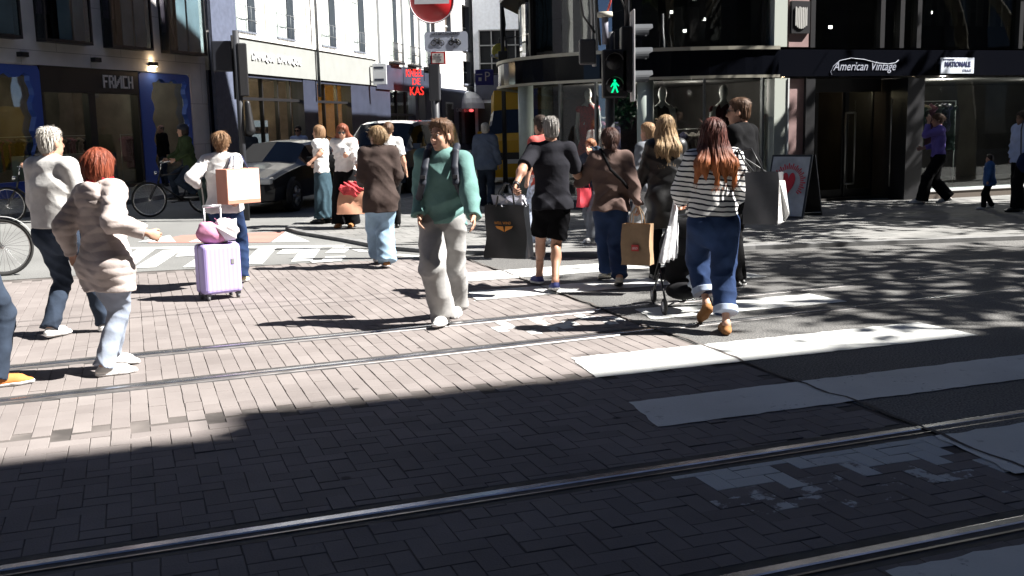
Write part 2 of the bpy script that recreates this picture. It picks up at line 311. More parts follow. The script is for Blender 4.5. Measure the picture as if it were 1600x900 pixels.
def worn(u, v):                                 # remains of the crossing paint on single clinkers
    r = random.random()
    if 2.40 < u < 3.95 and 3.5 < v < 4.28: d = (v-3.5)/0.78; return min(0.72, 0.30+0.42*d+random.gauss(0, 0.10)) if r < 0.35+0.75*d else 0.2
    if 2.75 < u < 3.95 and 7.75 < v < 8.35: return 0.35+0.3*r if r > (0.35 if u > 3.1 else 0.7) else 0
    if 2.85 < u < 3.4 and 9.45 < v < 10.0: return 0.3+0.3*r
    return 0.0
for (u, v, hu, hv) in bricks:
    if u < -13: continue
    v0, v1 = v-hv, v+hv
    for k in range(4):                          # cut the clinkers along the mastic beds
        rv = rail_v(k, u)
        if v1 > rv-0.118 and v0 < rv+0.113:
            if (v0+v1)/2 > rv: v0 = max(v0, rv+0.113)
            else: v1 = min(v1, rv-0.118)
    if v1-v0 < 0.025: continue
    v, hv = (v0+v1)/2, (v1-v0)/2
    z0 = random.gauss(0, 0.0010); tx, ty = random.gauss(0, 0.005), random.gauss(0, 0.005); g = 0.0011+abs(random.gauss(0, 0.0007)); rot = random.gauss(0, 0.006)
    b = len(bv); du, dv = random.gauss(0, 0.001), random.gauss(0, 0.001)
    for (k, zz) in ((0.0, -0.016), (0.0, -0.0025), (0.0022, 0.0)):
        for sx, sy in ((-1, -1), (1, -1), (1, 1), (-1, 1)):
            a, c = sx*(hu-g-k), sy*(hv-g-k); a, c = a-c*rot, c+a*rot
            bv.append(uv(u+a+du, v+c+dv, z0+zz+a*tx+c*ty if zz > -0.01 else zz))
    tint = min(1, max(0, random.gauss(0.5, 0.11))); pw = worn(u, v)
    for r_ in (0, 4):
        for q in range(4): q2 = (q+1) % 4; bf.append((b+r_+q, b+r_+q2, b+r_+4+q2, b+r_+4+q)); bt.append(tint); bp_.append(pw if r_ else 0)
    bf.append((b+8, b+9, b+10, b+11)); bt.append(tint); bp_.append(pw)
nb = len(bf); k0 = len(bv); bv += [uv(-13, -0.2, -0.0055), uv(3.93, -0.2, -0.0055), uv(3.93, 13.4, -0.0055), uv(-13, 13.4, -0.0055)]; bf.append((k0, k0+1, k0+2, k0+3)); bt.append(0.5); bp_.append(0)
me = bpy.data.meshes.new('brick_paving'); me.from_pydata(bv, [], bf); a_ = me.attributes.new('tint', 'FLOAT', 'FACE'); a_.data.foreach_set('value', bt); a_ = me.attributes.new('paint', 'FLOAT', 'FACE'); a_.data.foreach_set('value', bp_)
me.materials.append(M_BRICK); me.materials.append(M_JOINT); mi = np.zeros(len(bf), dtype=np.int32); mi[nb:] = 1; me.polygons.foreach_set('material_index', mi); me.update()
o = bpy.data.objects.new('brick_paving', me); COL.objects.link(o); struct(o)

# tram rails: bright head, groove, lip, set in a mastic bed
M_STEEL = mat('rail_steel', (0.42, 0.43, 0.46), 0.26, 0.95, noise=0.25, nscale=7, bump=0.08, bscale=25)
M_LIP = mat('rail_lip_steel', (0.20, 0.19, 0.19), 0.4, 0.9, noise=0.3, nscale=9)
M_BED = mat('rail_mastic', (0.05, 0.048, 0.048), 0.8, noise=0.4, nscale=10, bump=0.3)
M_GROOVE = mat('rail_groove_dirt', (0.02, 0.018, 0.016), 0.95)
RL = ['far bright rail of the far tram track', 'near rail of the far tram track, just beyond the shadow edge', 'blue gleaming rail crossing the shaded foreground', 'rail in the bottom right corner beside the last white stripe']
for k in range(4):
    us = [-45, -20, -9]+[-8+i*1.0 for i in range(19)]+[14, 25, 60]
    prof = [(0.115, -0.002), (0.056, -0.004), (0.055, 0.0), (0.048, 0.0016), (0.008, 0.0014), (0.0, -0.003), (-0.004, -0.04), (-0.044, -0.04), (-0.048, 0.000), (-0.064, 0.0012), (-0.068, -0.005), (-0.12, -0.002)]
    segs = {'bed': [(0, 1), (10, 11)], 'head': [(1, 2), (2, 3), (3, 4), (4, 5), (5, 6)], 'groove': [(6, 7)], 'lip': [(7, 8), (8, 9), (9, 10)]}
    t_ = thing('tram_rail', RL[k], 'tram rail', uv(0, rail_v(k, 0)), 0, 'tram rails set in the street')
    org = Vector(t_.location)
    for nm, mm in (('bed', M_BED), ('head', M_STEEL), ('groove', M_GROOVE), ('lip', M_LIP)):
        mb = MB()
        for (a, b) in segs[nm]:
            for i in range(len(us)-1):
                q = [uv(us[i], rail_v(k, us[i])+prof[a][0], prof[a][1]), uv(us[i], rail_v(k, us[i])+prof[b][0], prof[b][1]), uv(us[i+1], rail_v(k, us[i+1])+prof[b][0], prof[b][1]), uv(us[i+1], rail_v(k, us[i+1])+prof[a][0], prof[a][1])]
                mb.poly([Vector(p)-org for p in q])
        mb.build(nm, mm, t_)

# painted crossing
def ragged(pts, amp=0.02, step=0.12, z=0.005):
    out = []
    for i in range(len(pts)):
        a, b = Vector(pts[i]), Vector(pts[(i+1) % len(pts)]); n = max(1, int((b-a).length/step)); d = (b-a).normalized(); pr = Vector((-d.y, d.x))
        for k in range(n):
            q = a+(b-a)*(k/n)+pr*(random.gauss(0, amp*0.45) if k else 0); out.append((q.x, q.y, z))
    return out
def stripe(u0, u1, v0, v1, z=0.0055): 
    b = [(u0+0.08, v1), (u0, v0), (u1+0.02, v0), (u1-0.02, v1)]
    return struct(MB().poly(ragged([uv(*q)[:2] for q in b], 0.013, 0.07, z)).build('zebra_stripe', M_PAINT))
stripe(3.35, 6.0, 10.68, 11.32); stripe(3.05, 6.3, 9.48, 10.02); stripe(4.1, 6.06, 7.84, 8.36); stripe(2.80, 5.98, 6.17, 6.78); stripe(2.64, 6.3, 5.0, 5.53)
stripe(3.80, 6.4, 3.64, 4.26); stripe(2.45, 6.4, 2.3, 3.0)
# flaked remains of paint lying on single bricks between the rails
def flakes(u0, u1, v0, v1, p):
    mb = MB()
    for (u, v, hu, hv) in bricks:
        if u0 < u < u1 and v0 < v < v1 and not near_rail(u, v) and random.random() < p(u, v):
            a, b = hu-0.004, hv-0.004; n = 12; pts = []
            ox, oy = (random.uniform(-.3, .3), random.uniform(-.3, .3)) if random.random() < 0.5 else (0, 0); k = random.uniform(0.78, 1.02)
            for i in range(n):
                an = 2*math.pi*i/n; c, s_ = math.cos(an), math.sin(an); e = 1/max(abs(c), abs(s_)); e = min(e, 1.36)*random.uniform(0.93, 1.0)*k
                x, y = max(-1, min(1, c*e+ox*(1-k))), max(-1, min(1, s_*e+oy*(1-k))); pts.append(uv(u+a*x, v+b*y, 0.0045))
            mb.poly(pts)
    return struct(mb.build('worn_zebra_stripe', M_PAINT))
jn = MB(); pts_ = [(3.93+0.02*math.sin(3*v_)+random.gauss(0, 0.012), v_) for v_ in np.arange(1.5, 12.8, 0.12)]
for (u0_, v0_), (u1_, v1_) in zip(pts_[:-1], pts_[1:]): w_ = random.uniform(0.008, 0.016); jn.poly([uv(u0_-w_, v0_, 0.0078), uv(u0_+w_, v0_, 0.0078), uv(u1_+w_, v1_, 0.0078), uv(u1_-w_, v1_, 0.0078)])
struct(jn.build('road_joint', M_JOINT))
# cycle crossing grid on the side street, from ground points
def gline(name, a, b, w, m=M_PAINT, z=0.006):
    a, b = Vector(gat(*a)), Vector(gat(*b)); d = (b-a).normalized(); p = Vector((-d.y, d.x))*w/2
    return struct(MB().poly([(*q, z) for q in (a-p, b-p, b+p, a+p)]).build(name, m))
gline('road_line', (150, 389), (537, 385), 0.24)
for a, b in (((230, 389), (190, 418)), ((270, 391), (226, 419)), ((298, 390), (290, 401)), ((345, 388), (302, 418)), ((418, 388), (394, 413)), ((459, 388), (447, 397)), ((487, 388), (471, 409)), ((535, 387), (523, 396)), ((525, 401), (516, 409))):
    gline('road_line', a, b, 0.26, z=0.0075)
gline('road_line', (486, 410), (519, 408), 0.2, z=0.009); gline('road_line', (556, 392.5), (569, 391.5), 0.34); gline('road_line', (628, 401), (641, 399), 0.4)
def gpoly(name, pts, m, z): return struct(MB().poly([(*gat(*q), z) for q in pts]).build(name, m))
gpoly('red_cycle_surface', [(230, 380), (285, 368), (445, 362.5), (421, 379)], M_REDP, 0.005)
gpoly('road_triangle', [(424, 379), (446, 363), (484, 378)], M_PAINT, 0.0065)
gpoly('road_triangle', [(215, 379), (265, 368), (275, 379)], M_PAINT, 0.0085)
gpoly('road_triangle', [(295, 379), (330, 366), (345, 379)], M_PAINT, 0.0085)
# pavements with kerbs
def pavement(name, pts, z, kerb_n, m=M_SLAB):
    mb = MB(); mb.prism([(p[0], p[1], -0.03) for p in pts], (0, 0, z+0.03)); o = struct(mb.build(name, m))
    k = MB(); L = [Vector(p) for p in pts[:kerb_n]]; nr = []
    for i in range(len(L)):
        t = (L[min(i+1, len(L)-1)]-L[max(i-1, 0)]).normalized(); nr.append(Vector((t.y, -t.x)))
    for i in range(len(L)-1):
        a, b = L[i], L[i+1]; n0, n1 = nr[i], nr[i+1]; c = (sum((Vector(p) for p in pts), Vector((0, 0)))/len(pts)); sg = 1 if n0.dot(c-a) > 0 else -1
        q = [a-n0*sg*0.004, b-n1*sg*0.004, b+n1*sg*0.15, a+n0*sg*0.15]
        k.prism([(p.x, p.y, -0.03) for p in q], (0, 0, z+0.034))
    struct(k.build('kerb', M_KERB)); return o
KZ = 0.05
pavement('corner_pavement', [(7.4, 70), (-0.2, 34), (-2.4, 24), (-3.75, 19), (-3.75, 17.4), (-3.35, 16.6), (-2.5, 15.45), (-1.78, 14.35), (-1.1, 13.8), (-0.41, 13.52), (0.4, 13.2), (1.21, 13.0), (2.1, 13.1), (3.16, 13.46), (6.84, 13.88), (60, 32.5), (60, 60), (30, 70)], KZ, 16)
pavement('shop_pavement', [(-60, 12.0), (-13, 19.0), (-10.2, 20.6), (-9.2, 23.0), (-7.2, 34), (0.6, 70), (-6, 72), (-60, 40)], 0.1, 6)
pavement('near_pavement', [uv(-60, 1.2)[:2], uv(70, 1.2)[:2], uv(70, -3.1)[:2], uv(-60, -3.1)[:2]], 0.12, 2)
# ---------------------------------------------------------------- building materials
def stone_hook(col, jx, jz, d):
    def h(t, b, tc):
        sep = t.nodes.new('ShaderNodeMapping'); sep.inputs['Rotation'].default_value = (R(90), 0, -d); t.links.new(tc.outputs['Object'], sep.inputs[0])
        br = t.nodes.new('ShaderNodeTexBrick'); br.offset = 0.5; br.inputs['Scale'].default_value = 1; br.inputs['Brick Width'].default_value = jx; br.inputs['Row Height'].default_value = jz; br.inputs['Mortar Size'].default_value = 0.007
        br.inputs['Color1'].default_value = (*col, 1); br.inputs['Color2'].default_value = tuple(c*0.93 for c in col)+(1,); br.inputs['Mortar'].default_value = tuple(c*0.45 for c in col)+(1,); 
        cx = t.nodes.new('ShaderNodeVectorMath'); cx.operation = 'MULTIPLY'; cx.inputs[1].default_value = (1, 1, 1); t.links.new(tc.outputs['Object'], cx.inputs[0])
        dt = t.nodes.new('ShaderNodeVectorMath'); dt.operation = 'DOT_PRODUCT'; dt.inputs[1].default_value = (math.cos(d), math.sin(d), 0); t.links.new(tc.outputs['Object'], dt.inputs[0])
        sx = t.nodes.new('ShaderNodeSeparateXYZ'); t.links.new(tc.outputs['Object'], sx.inputs[0]); cb = t.nodes.new('ShaderNodeCombineXYZ'); t.links.new(dt.outputs['Value'], cb.inputs[0]); t.links.new(sx.outputs[2], cb.inputs[1]); t.links.new(cb.outputs[0], br.inputs[0])
        n = t.nodes.new('ShaderNodeTexNoise'); n.inputs['Scale'].default_value = 0.8; n.inputs['Detail'].default_value = 8; t.links.new(tc.outputs['Object'], n.inputs['Vector'])
        mr = t.nodes.new('ShaderNodeMapRange'); mr.inputs[1].default_value = 0.3; mr.inputs[2].default_value = 0.7; mr.inputs[3].default_value = 0.82; mr.inputs[4].default_value = 1.12; t.links.new(n.outputs['Fac'], mr.inputs[0])
        sc = t.nodes.new('ShaderNodeVectorMath'); sc.operation = 'SCALE'; t.links.new(br.outputs[0], sc.inputs[0]); t.links.new(mr.outputs[0], sc.inputs['Scale']); t.links.new(sc.outputs[0], b.inputs['Base Color'])
    return h
FRD = math.atan2(8.6, 2.8); WHD = math.atan2(0.978, 0.208)
M_FRWALL = mat('grey_stone_cladding', (0.5, 0.48, 0.47), 0.75, hook=stone_hook((0.80, 0.78, 0.77), 2.53, 1.25, FRD))
M_WHITE = mat('white_render', (0.78, 0.77, 0.74), 0.8, noise=0.06, nscale=1.2, bump=0.1, bscale=20)
M_WBRICK = mat('white_painted_brick', (0.75, 0.74, 0.72), 0.8, hook=stone_hook((0.76, 0.75, 0.72), 0.4, 0.16, WHD))
M_BAND = mat('grey_fascia', (0.27, 0.28, 0.27), 0.6, noise=0.05, nscale=2)
M_NAVY = mat('navy_fascia', (0.030, 0.036, 0.060), 0.5, noise=0.15, nscale=2)
M_BLACK = mat('black_frame', (0.012, 0.012, 0.014), 0.45)
M_DARK = mat('dark_interior', (0.035, 0.032, 0.03), 0.9, noise=0.4, nscale=1.5)
M_WARM = mat('warm_interior', (0.10, 0.085, 0.068), 0.9, noise=0.5, nscale=1.2)
M_FLOOR = mat('interior_floor', (0.09, 0.08, 0.07), 0.5)
M_BLUE = mat('blue_display_frame', (0.06, 0.135, 0.56), 0.6)
M_GLASS = glass('shop_glass'); M_GLASS2 = glass('curved_glass', (0.72, 0.74, 0.73), ior=1.7)
M_GREENG = glass('green_tinted_glass', (0.72, 0.78, 0.79))
M_WLET = mat('white_lettering', (0.78, 0.78, 0.8), 0.5)
M_ZINC = mat('zinc_grey', (0.16, 0.17, 0.18), 0.5, 0.3, noise=0.2, nscale=5)
M_PALEM = mat('pale_metal', (0.45, 0.45, 0.43), 0.35, 0.7, noise=0.1)
M_BULB = mat('lit_bulb', (1, 0.9, 0.7), 0.5, emit=(1.0, 0.80, 0.5), estr=14)
M_SPOT = mat('lit_spot', (1, 1, 1), 0.5, emit=(1.0, 0.95, 0.85), estr=9)
M_CURT = mat('plum_curtain', (0.16, 0.10, 0.13), 0.9, noise=0.4, nscale=6)
def point(loc, e, col=(1, 0.75, 0.45), r=0.04):
    l = bpy.data.lights.new('shop_lamp', 'POINT'); l.energy = e; l.color = col; l.shadow_soft_size = r
    o = bpy.data.objects.new('shop_lamp', l); COL.objects.link(o); o.location = loc; return o
def room(w, parent, a0, a1, z0, z1, depth, mw, mf=None, o=-0.31):
    mb = MB(); w.box(mb, a0, a1, z0-0.05, z0, -depth, o); mb.build('floor', mf or M_FLOOR, parent)
    mb = MB(); w.box(mb, a0, a1, z0, z1, -depth-0.1, -depth); w.box(mb, a0-0.1, a0, z0, z1, -depth, o-0.002); w.box(mb, a1, a1+0.1, z0, z1, -depth, o-0.002); w.box(mb, a0, a1, z1, z1+0.06, -depth, o-0.004); mb.build('interior_wall', mw, parent)

# ================================================================ shop building on the left
FW = Wall((-12.4, 25.4), (2.8, 8.6), (1, -0.3))
FB = thing('shop_building', 'grey stone shop building with protruding glass window boxes and blue-edged display windows at far left', 'building')
boxes = [(-6.0, -4.25), (-3.4, -1.65), (-0.79, 0.98), (1.76, 3.5), (4.27, 6.07), (6.82, 8.75)]
mb = MB(); FW.holes(mb, -2.6, 9.5, 0.05, 7.9, [(-2.2, 8.21, 0.05, 3.4)]+[(a+0.06, b-0.06, 4.06, 7.6) for a, b in boxes[2:]], -0.35, 0.0); mb.build('wall', M_FRWALL, FB)
mb = MB(); FW.box(mb, -14, -2.62, 0.05, 13.4, -6, 0.0); FW.box(mb, -2.6, 9.5, 7.92, 13.4, -7, -0.1); FW.box(mb, 9.2, 9.5, 0.05, 7.9, -7, -0.36); mb.build('slate_storey', mat('dark_slate', (0.03, 0.032, 0.037), 0.6), FB)  # out-of-view storeys made dark to cut light bounced into the foreground
room(FW, FB, -2.2, 8.21, 0.1, 3.42, 4.5, M_WARM)
room(FW, FB, -2.2, 8.9, 4.0, 7.7, 2.6, M_DARK)
for i, (a, b) in enumerate(boxes[2:]):
    fr = MB(); t = 0.06; d = 0.32
    FW.box(fr, a, b, 3.97, 4.05, 0.002, d); FW.box(fr, a, b, 7.6, 7.68, 0.002, d)
    for x in (a, b-t): FW.box(fr, x, x+t, 4.05, 7.6, d-t, d)
    for x in (a, b-0.05): FW.box(fr, x, x+0.05, 4.05, 7.6, 0.002, 0.05)
    wb = fr.build('window_box', M_BLACK, FB)
    g = MB(); FW.box(g, a+t, b-t, 4.05, 7.6, d-0.03, d-0.02); FW.box(g, a+0.01, a+0.02, 4.05, 7.6, 0.05, d-t); FW.box(g, b-0.02, b-0.01, 4.05, 7.6, 0.05, d-t); g.build('pane', M_GREENG, wb)
    c = MB(); c.smooth = True; x = a+0.15; n = 9
    zb = 4.6+0.1*(i % 3)
    for k in range(n):                          # hanging curtain folds
        q0, q1 = x+k*0.07, x+(k+1)*0.07
        c.poly([FW.p(q0, zb, -0.1-0.05*(k % 2)), FW.p(q1, zb, -0.1-0.05*((k+1) % 2)), FW.p(q1, 7.6, -0.1-0.05*((k+1) % 2)), FW.p(q0, 7.6, -0.1-0.05*(k % 2))])
    c.build('curtain', M_CURT, wb)
    bl_ = MB(); FW.box(bl_, a+0.72, a+1.18, 4.08, 7.6, 0.10, 0.12); FW.box(bl_, a+1.22, b-0.10, 4.08, 7.6, 0.14, 0.16); bl_.build('blind', mat('teal_blind', (0.40, 0.47, 0.53), 0.6, noise=0.25, nscale=1.1), wb)  # pale teal panels paint the sky's reflection into the panes
    m_ = MB(); FW.box(m_, a+0.55, a+0.63, 4.05, 7.6, 0.0, 0.06); m_.build('mullion', M_BLACK, wb)
pl_ = MB()
for a in np.arange(-13.8, -3.0, 1.15): FW.box(pl_, a, a+0.42, 3.2, 13.2, 0.002, 0.12)
NH = thing('neighbour_house', 'house with pale pilasters next to the stone shop building, beyond the left edge', 'building'); pl_.build('pilaster', M_BAND, NH)
# left and right display windows with a wavy blue surround
def wavy(a0, a1, z0, z1, ia0, ia1, iz1, name):
    mb = MB(); N = 48
    def inner(k):
        # contour from bottom-left up, across, down
        L = [(ia0, z0), (ia0, iz1), (ia1, iz1), (ia1, z0)]; seg = [iz1-z0, ia1-ia0, iz1-z0]; tot = sum(seg); s = tot*k/N
        for j in range(3):
            if s <= seg[j] or j == 2:
                f = min(1, s/seg[j]); p = [L[j][i]+(L[j+1][i]-L[j][i])*f for i in (0, 1)]; break
            s -= seg[j]
        w = 0.07*math.sin(2*math.pi*tot*k/N/0.62)
        cx = (ia0+ia1)/2; 
        return (p[0]+(w if j != 1 else 0), p[1]+(w if j == 1 else 0))
    def outer(k):
        L = [(a0, z0), (a0, z1), (a1, z1), (a1, z0)]; seg = [iz1-z0, ia1-ia0, iz1-z0]; tot = sum(seg); s = tot*k/N
        for j in range(3):
            if s <= seg[j] or j == 2:
                f = min(1, s/seg[j]); return [L[j][i]+(L[j+1][i]-L[j][i])*f for i in (0, 1)]
            s -= seg[j]
    for k in range(N):
        a, b, c, d = inner(k), inner(k+1), outer(k+1), outer(k)
        mb.prism([FW.p(*a, -0.20), FW.p(*b, -0.20), FW.p(*c, -0.20), FW.p(*d, -0.20)], FW.n*0.16)
    FW.box(mb, a0+0.01, a1-0.01, 0.12, z0, -0.2, -0.05)
    w = mb.build('display_window', M_BLUE, FB); g = MB(); FW.box(g, a0+0.02, a1-0.02, z0, z1-0.02, -0.24, -0.225); g.build('pane', M_GLASS, w)
wavy(-2.18, 1.82, 0.5, 3.38, -1.8, 1.52, 3.12, 'l'); wavy(5.76, 8.2, 0.35, 3.38, 6.32, 8.0, 3.16, 'r')
mb = MB(); FW.box(mb, 1.83, 5.74, 2.74, 3.4, -0.3, -0.05); FW.box(mb, 1.83, 1.93, 0.1, 2.74, -0.3, -0.05); FW.box(mb, 5.64, 5.74, 0.1, 2.74, -0.3, -0.05); FW.box(mb, 3.63, 3.9, 0.1, 2.74, -0.3, -0.1); FW.box(mb, 1.93, 5.64, 0.1, 0.2, -0.29, -0.12)
en = mb.build('shop_entrance', M_BLACK, FB); g = MB(); FW.box(g, 1.93, 3.63, 0.2, 2.74, -0.2, -0.19); FW.box(g, 3.9, 5.64, 0.2, 2.74, -0.2, -0.19); g.build('pane', M_GLASS, en)
mb = MB(); FW.box(mb, 1.95, 5.6, 0.14, 1.1, -1.3, -0.9); mb.build('counter', mat('pale_green_counter', (0.22, 0.25, 0.22), 0.7), FB)
# block letters, the N mirrored
lm = MB(); gl = {'F': ['1111', '1000', '1000', '1110', '1000', '1000', '1000'], 'R': ['1110', '1001', '1001', '1110', '1010', '1001', '1001'], 'N': ['100001', '100011', '100101', '101101', '101001', '110001', '100001'], 'C': ['1111', '1000', '1000', '1000', '1000', '1000', '1111'], 'H': ['1001', '1001', '1001', '1111', '1001', '1001', '1001']}
x = 4.20; cw = 0.050
for ch in 'FRNCH':
    rows = gl[ch]
    for r_, row in enumerate(rows):
        for c_, v in enumerate(row):
            if v == '1': FW.box(lm, x+c_*cw, x+(c_+1)*cw+0.0005*r_, 2.89+(6-r_)*0.05, 2.89+(7-r_)*0.05, -0.048, -0.02-0.0003*c_)
    x += len(rows[0])*cw+0.04
lm.build('lettering', M_WLET, FB)
for i, a in enumerate((1.05, 3.72, 6.19, -1.6)):
    lp = thing('wall_lamp', ['unlit dark wall lamp nearest the left edge of the shop front', 'unlit dark wall lamp above the shop entrance', 'lit wall lamp glowing above the right blue display window', 'dark wall lamp outside the picture at far left'][i], 'wall lamp', FW.p(a+0.13, 3.62, 0.0), math.atan2(FW.d.y, FW.d.x), 'wall lamps along the shop facade')
    MB().box((0, -0.075, 0.0), (0.27, 0.15, 0.12)).build('lamp_housing', M_BLACK, lp, 0.01)
    MB().box((0, -0.075, -0.064), (0.2, 0.1, 0.008)).build('lens', M_BULB if i == 2 else M_PALEM, lp)
    if i == 2:
        l = bpy.data.lights.new('lamp_glow', 'POINT'); l.energy = 1.6; l.color = (1, 0.7, 0.4); l.shadow_soft_size = 0.03; o = bpy.data.objects.new('lamp_glow', l); COL.objects.link(o); o.location = FW.p(a+0.13, 3.5, 0.12)
        l = bpy.data.lights.new('lamp_glow', 'POINT'); l.energy = 0.9; l.color = (1, 0.7, 0.4); l.shadow_soft_size = 0.03; o = bpy.data.objects.new('lamp_glow', l); COL.objects.link(o); o.location = FW.p(a+0.13, 3.75, 0.12)
point(FW.p(2.6, 3.0, -2.2), 7); point(FW.p(5.0, 3.0, -2.6), 6); point(FW.p(-0.3, 3.0, -2.0), 9, (0.9, 0.95, 0.8)); point(FW.p(7.2, 3.0, -1.6), 6, (0.9, 0.95, 0.85))
for k, (a, dz) in enumerate(((2.6, 0), (4.0, 0.02), (5.1, 0), (0.6, 0), (7.0, 0))):
    MB().lathe(FW.p(a, 3.33, -2.0-0.3*k), [(0.0, 0), (0.05, 0.0), (0.05, 0.06)], 8).build('ceiling_spot', M_SPOT, FB)
MB().tube([FW.p(9.45, 0.1, 0.05), FW.p(9.45, 8, 0.05)], 0.05).build('downpipe', M_NAVY, FB)

# ================================================================ white terraces along the side street
WW = Wall((-9.6, 34), (0.208, 0.978), (1, -0.2))
WB = thing('white_building', 'bright white building with tall windows above a grey shop fascia in the side street', 'building')
hol = [(2.2, 3.9, 4.95, 9), (5.55, 7.25, 4.95, 9), (9.9, 11.6, 4.95, 9), (13.6, 15.2, 4.95, 9)]
mb = MB(); WW.holes(mb, 0.02, 16.2, 4.8, 14, hol, -0.5, 0.0); WW.box(mb, 0.02, 16.2, 9.0, 14, -6, -0.52); mb.build('wall', M_WBRICK, WB)
M_JAMBSHADE = mat('grey_blue_jamb', (0.13, 0.145, 0.18), 0.8); M_WFRAME = mat('white_window_frame', (0.7, 0.74, 0.71), 0.5)  # jamb colour has the shade of the right-hand reveals painted in
for a, b, z0, z1 in hol:
    j = MB(); WW.box(j, b-0.04, b-0.002, z0+0.002, z1, -0.49, -0.01); WW.box(j, a+0.002, b-0.05, z0+0.002, z0+0.06, -0.49, 0.05); w = j.build('window', M_JAMBSHADE, WB)
    f = MB()
    for x in (a+0.01, (a+b)/2-0.05, b-0.14): WW.box(f, x, x+0.09, z0+0.06, z1, -0.36, -0.28)
    WW.box(f, a+0.1, b-0.15, 7.2, 7.3, -0.355, -0.285); f.build('frame', M_WFRAME, w)
    g = MB(); WW.box(g, a+0.05, b-0.06, z0+0.06, z1, -0.33, -0.32); g.build('pane', mat('curtained_glass', (0.55, 0.62, 0.60), 0.1, spec=0.8), w)
    r = MB()
    for k in range(2): r.tube([WW.p(a-0.05, z0+0.45+0.45*k, 0.05), WW.p(b+0.05, z0+0.45+0.45*k, 0.05)], 0.012, 5)
    for k in range(5): x = a+0.05+k*(b-a-0.1)/4; r.tube([WW.p(x, z0-0.1, 0.05), WW.p(x, z0+0.95, 0.05)], 0.009, 5)
    r.build('railing', M_ZINC, w)
p = MB(); 
for x in (8.35, 12.6, 4.6): WW.box(p, x, x+0.28, 4.8, 14, 0.002, 0.06)
p.build('pilaster', M_WHITE, WB)
MB().tube([WW.p(8.9, 2.9, 0.22), WW.p(8.9, 12, 0.22)], 0.06, 8).build('downpipe', M_ZINC, WB)
mb = MB(); WW.box(mb, 0.02, 16.2, 3.57, 4.74, -0.5, 0.12); mb.build('fascia', M_BAND, WB); mb = MB(); WW.box(mb, 0.02, 16.2, 4.742, 4.798, -0.5, 0.18); mb.build('cornice', M_WHITE, WB)
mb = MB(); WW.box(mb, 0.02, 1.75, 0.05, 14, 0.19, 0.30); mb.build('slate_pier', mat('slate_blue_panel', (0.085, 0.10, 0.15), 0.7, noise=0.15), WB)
for a, b in ((3.1, 4.9), (5.25, 7.35)): lettering('DANIQUE', 0.4, M_WLET, WW.p(a, 4.0, 0.125), WW.d, name='lettering', fit=(b-a, 0.32), parent=WB, depth=0.09)
mb = MB(); WW.box(mb, 0.02, 1.3, 0.05, 3.565, -0.4, 0.08); WW.box(mb, 7.6, 9.0, 0.05, 3.565, -0.4, 0.08); WW.box(mb, 12.9, 16.2, 0.05, 3.565, -0.4, 0.06); WW.box(mb, 1.3, 7.6, 3.45, 3.565, -0.4, 0.05); WW.box(mb, 9.0, 12.9, 3.45, 3.565, -0.4, 0.05); mb.build('shop_front', M_NAVY, WB)
def shopwin(par, a0, a1, zt, z1, mull, m=M_GLASS):
    f = MB(); WW.box(f, a0, a1, zt, zt+0.1, -0.25, -0.1); WW.box(f, a0, a1, 0.1, 0.45, -0.25, -0.08)
    for x in mull: WW.box(f, x, x+0.07, 0.45, z1, -0.245, -0.105)
    w = f.build('shop_window', M_BLACK, par); g = MB(); WW.box(g, a0, a1, 0.45, z1, -0.18, -0.17); g.build('pane', m, w)
shopwin(WB, 1.3, 7.6, 2.68, 3.45, (2.6, 4.3, 5.6, 6.7)); shopwin(WB, 9.0, 12.9, 2.68, 3.45, (10.2, 11.6))
room(WW, WB, 1.3, 7.6, 0.1, 3.5, 4, M_WARM, o=-0.41); room(WW, WB, 9.0, 12.9, 0.1, 3.5, 1.6, mat('ochre_display', (0.42, 0.24, 0.07), 0.9, noise=0.2), o=-0.41)
point(WW.p(4.2, 3.1, -1.5), 26, (1, 0.78, 0.5)); point(WW.p(10.6, 3.1, -0.9), 22, (1, 0.75, 0.4)); point(WW.p(6.3, 2.9, -2.5), 20)
mb = MB(); WW.box(mb, 5.2, 7.0, 0.1, 2.0, -1.6, -1.2); mb.build('display_panel', mat('slate_panel', (0.07, 0.075, 0.09), 0.8), WB)
mb = MB(); 
for k in range(5): WW.box(mb, 2.0+k*0.22, 2.2+k*0.22, 0.1+0.6*(k % 2), 1.2+0.7*(k % 3), -2.2, -1.9)
mb.build('display_goods', mat('display_goods', (0.10, 0.08, 0.07), 0.9, noise=0.6, nscale=4), WB)
bs = thing('blade_sign', 'white square blade sign sticking out from the dark fascia corner of the white building', 'sign', WW.p(15.3, 3.95, 0.25), 0)
MB().box((0.33, 0, 0.1), (0.62, 0.16, 0.95)).build('sign_board', mat('white_sign_board', (0.6, 0.62, 0.66), 0.5), bs, 0.01)
MB().box((0.3, -0.083, 0.38), (0.44, 0.004, 0.10)).build('lettering', M_NAVY, bs); MB().box((0.3, -0.083, -0.16), (0.44, 0.004, 0.10)).build('lettering', M_NAVY, bs); MB().tube([(-0.1, 0, 0.45), (0.1, 0, 0.45)], 0.03).tube([(-0.1, 0, -0.25), (0.1, 0, -0.25)], 0.03).build('bracket', M_PALEM, bs)

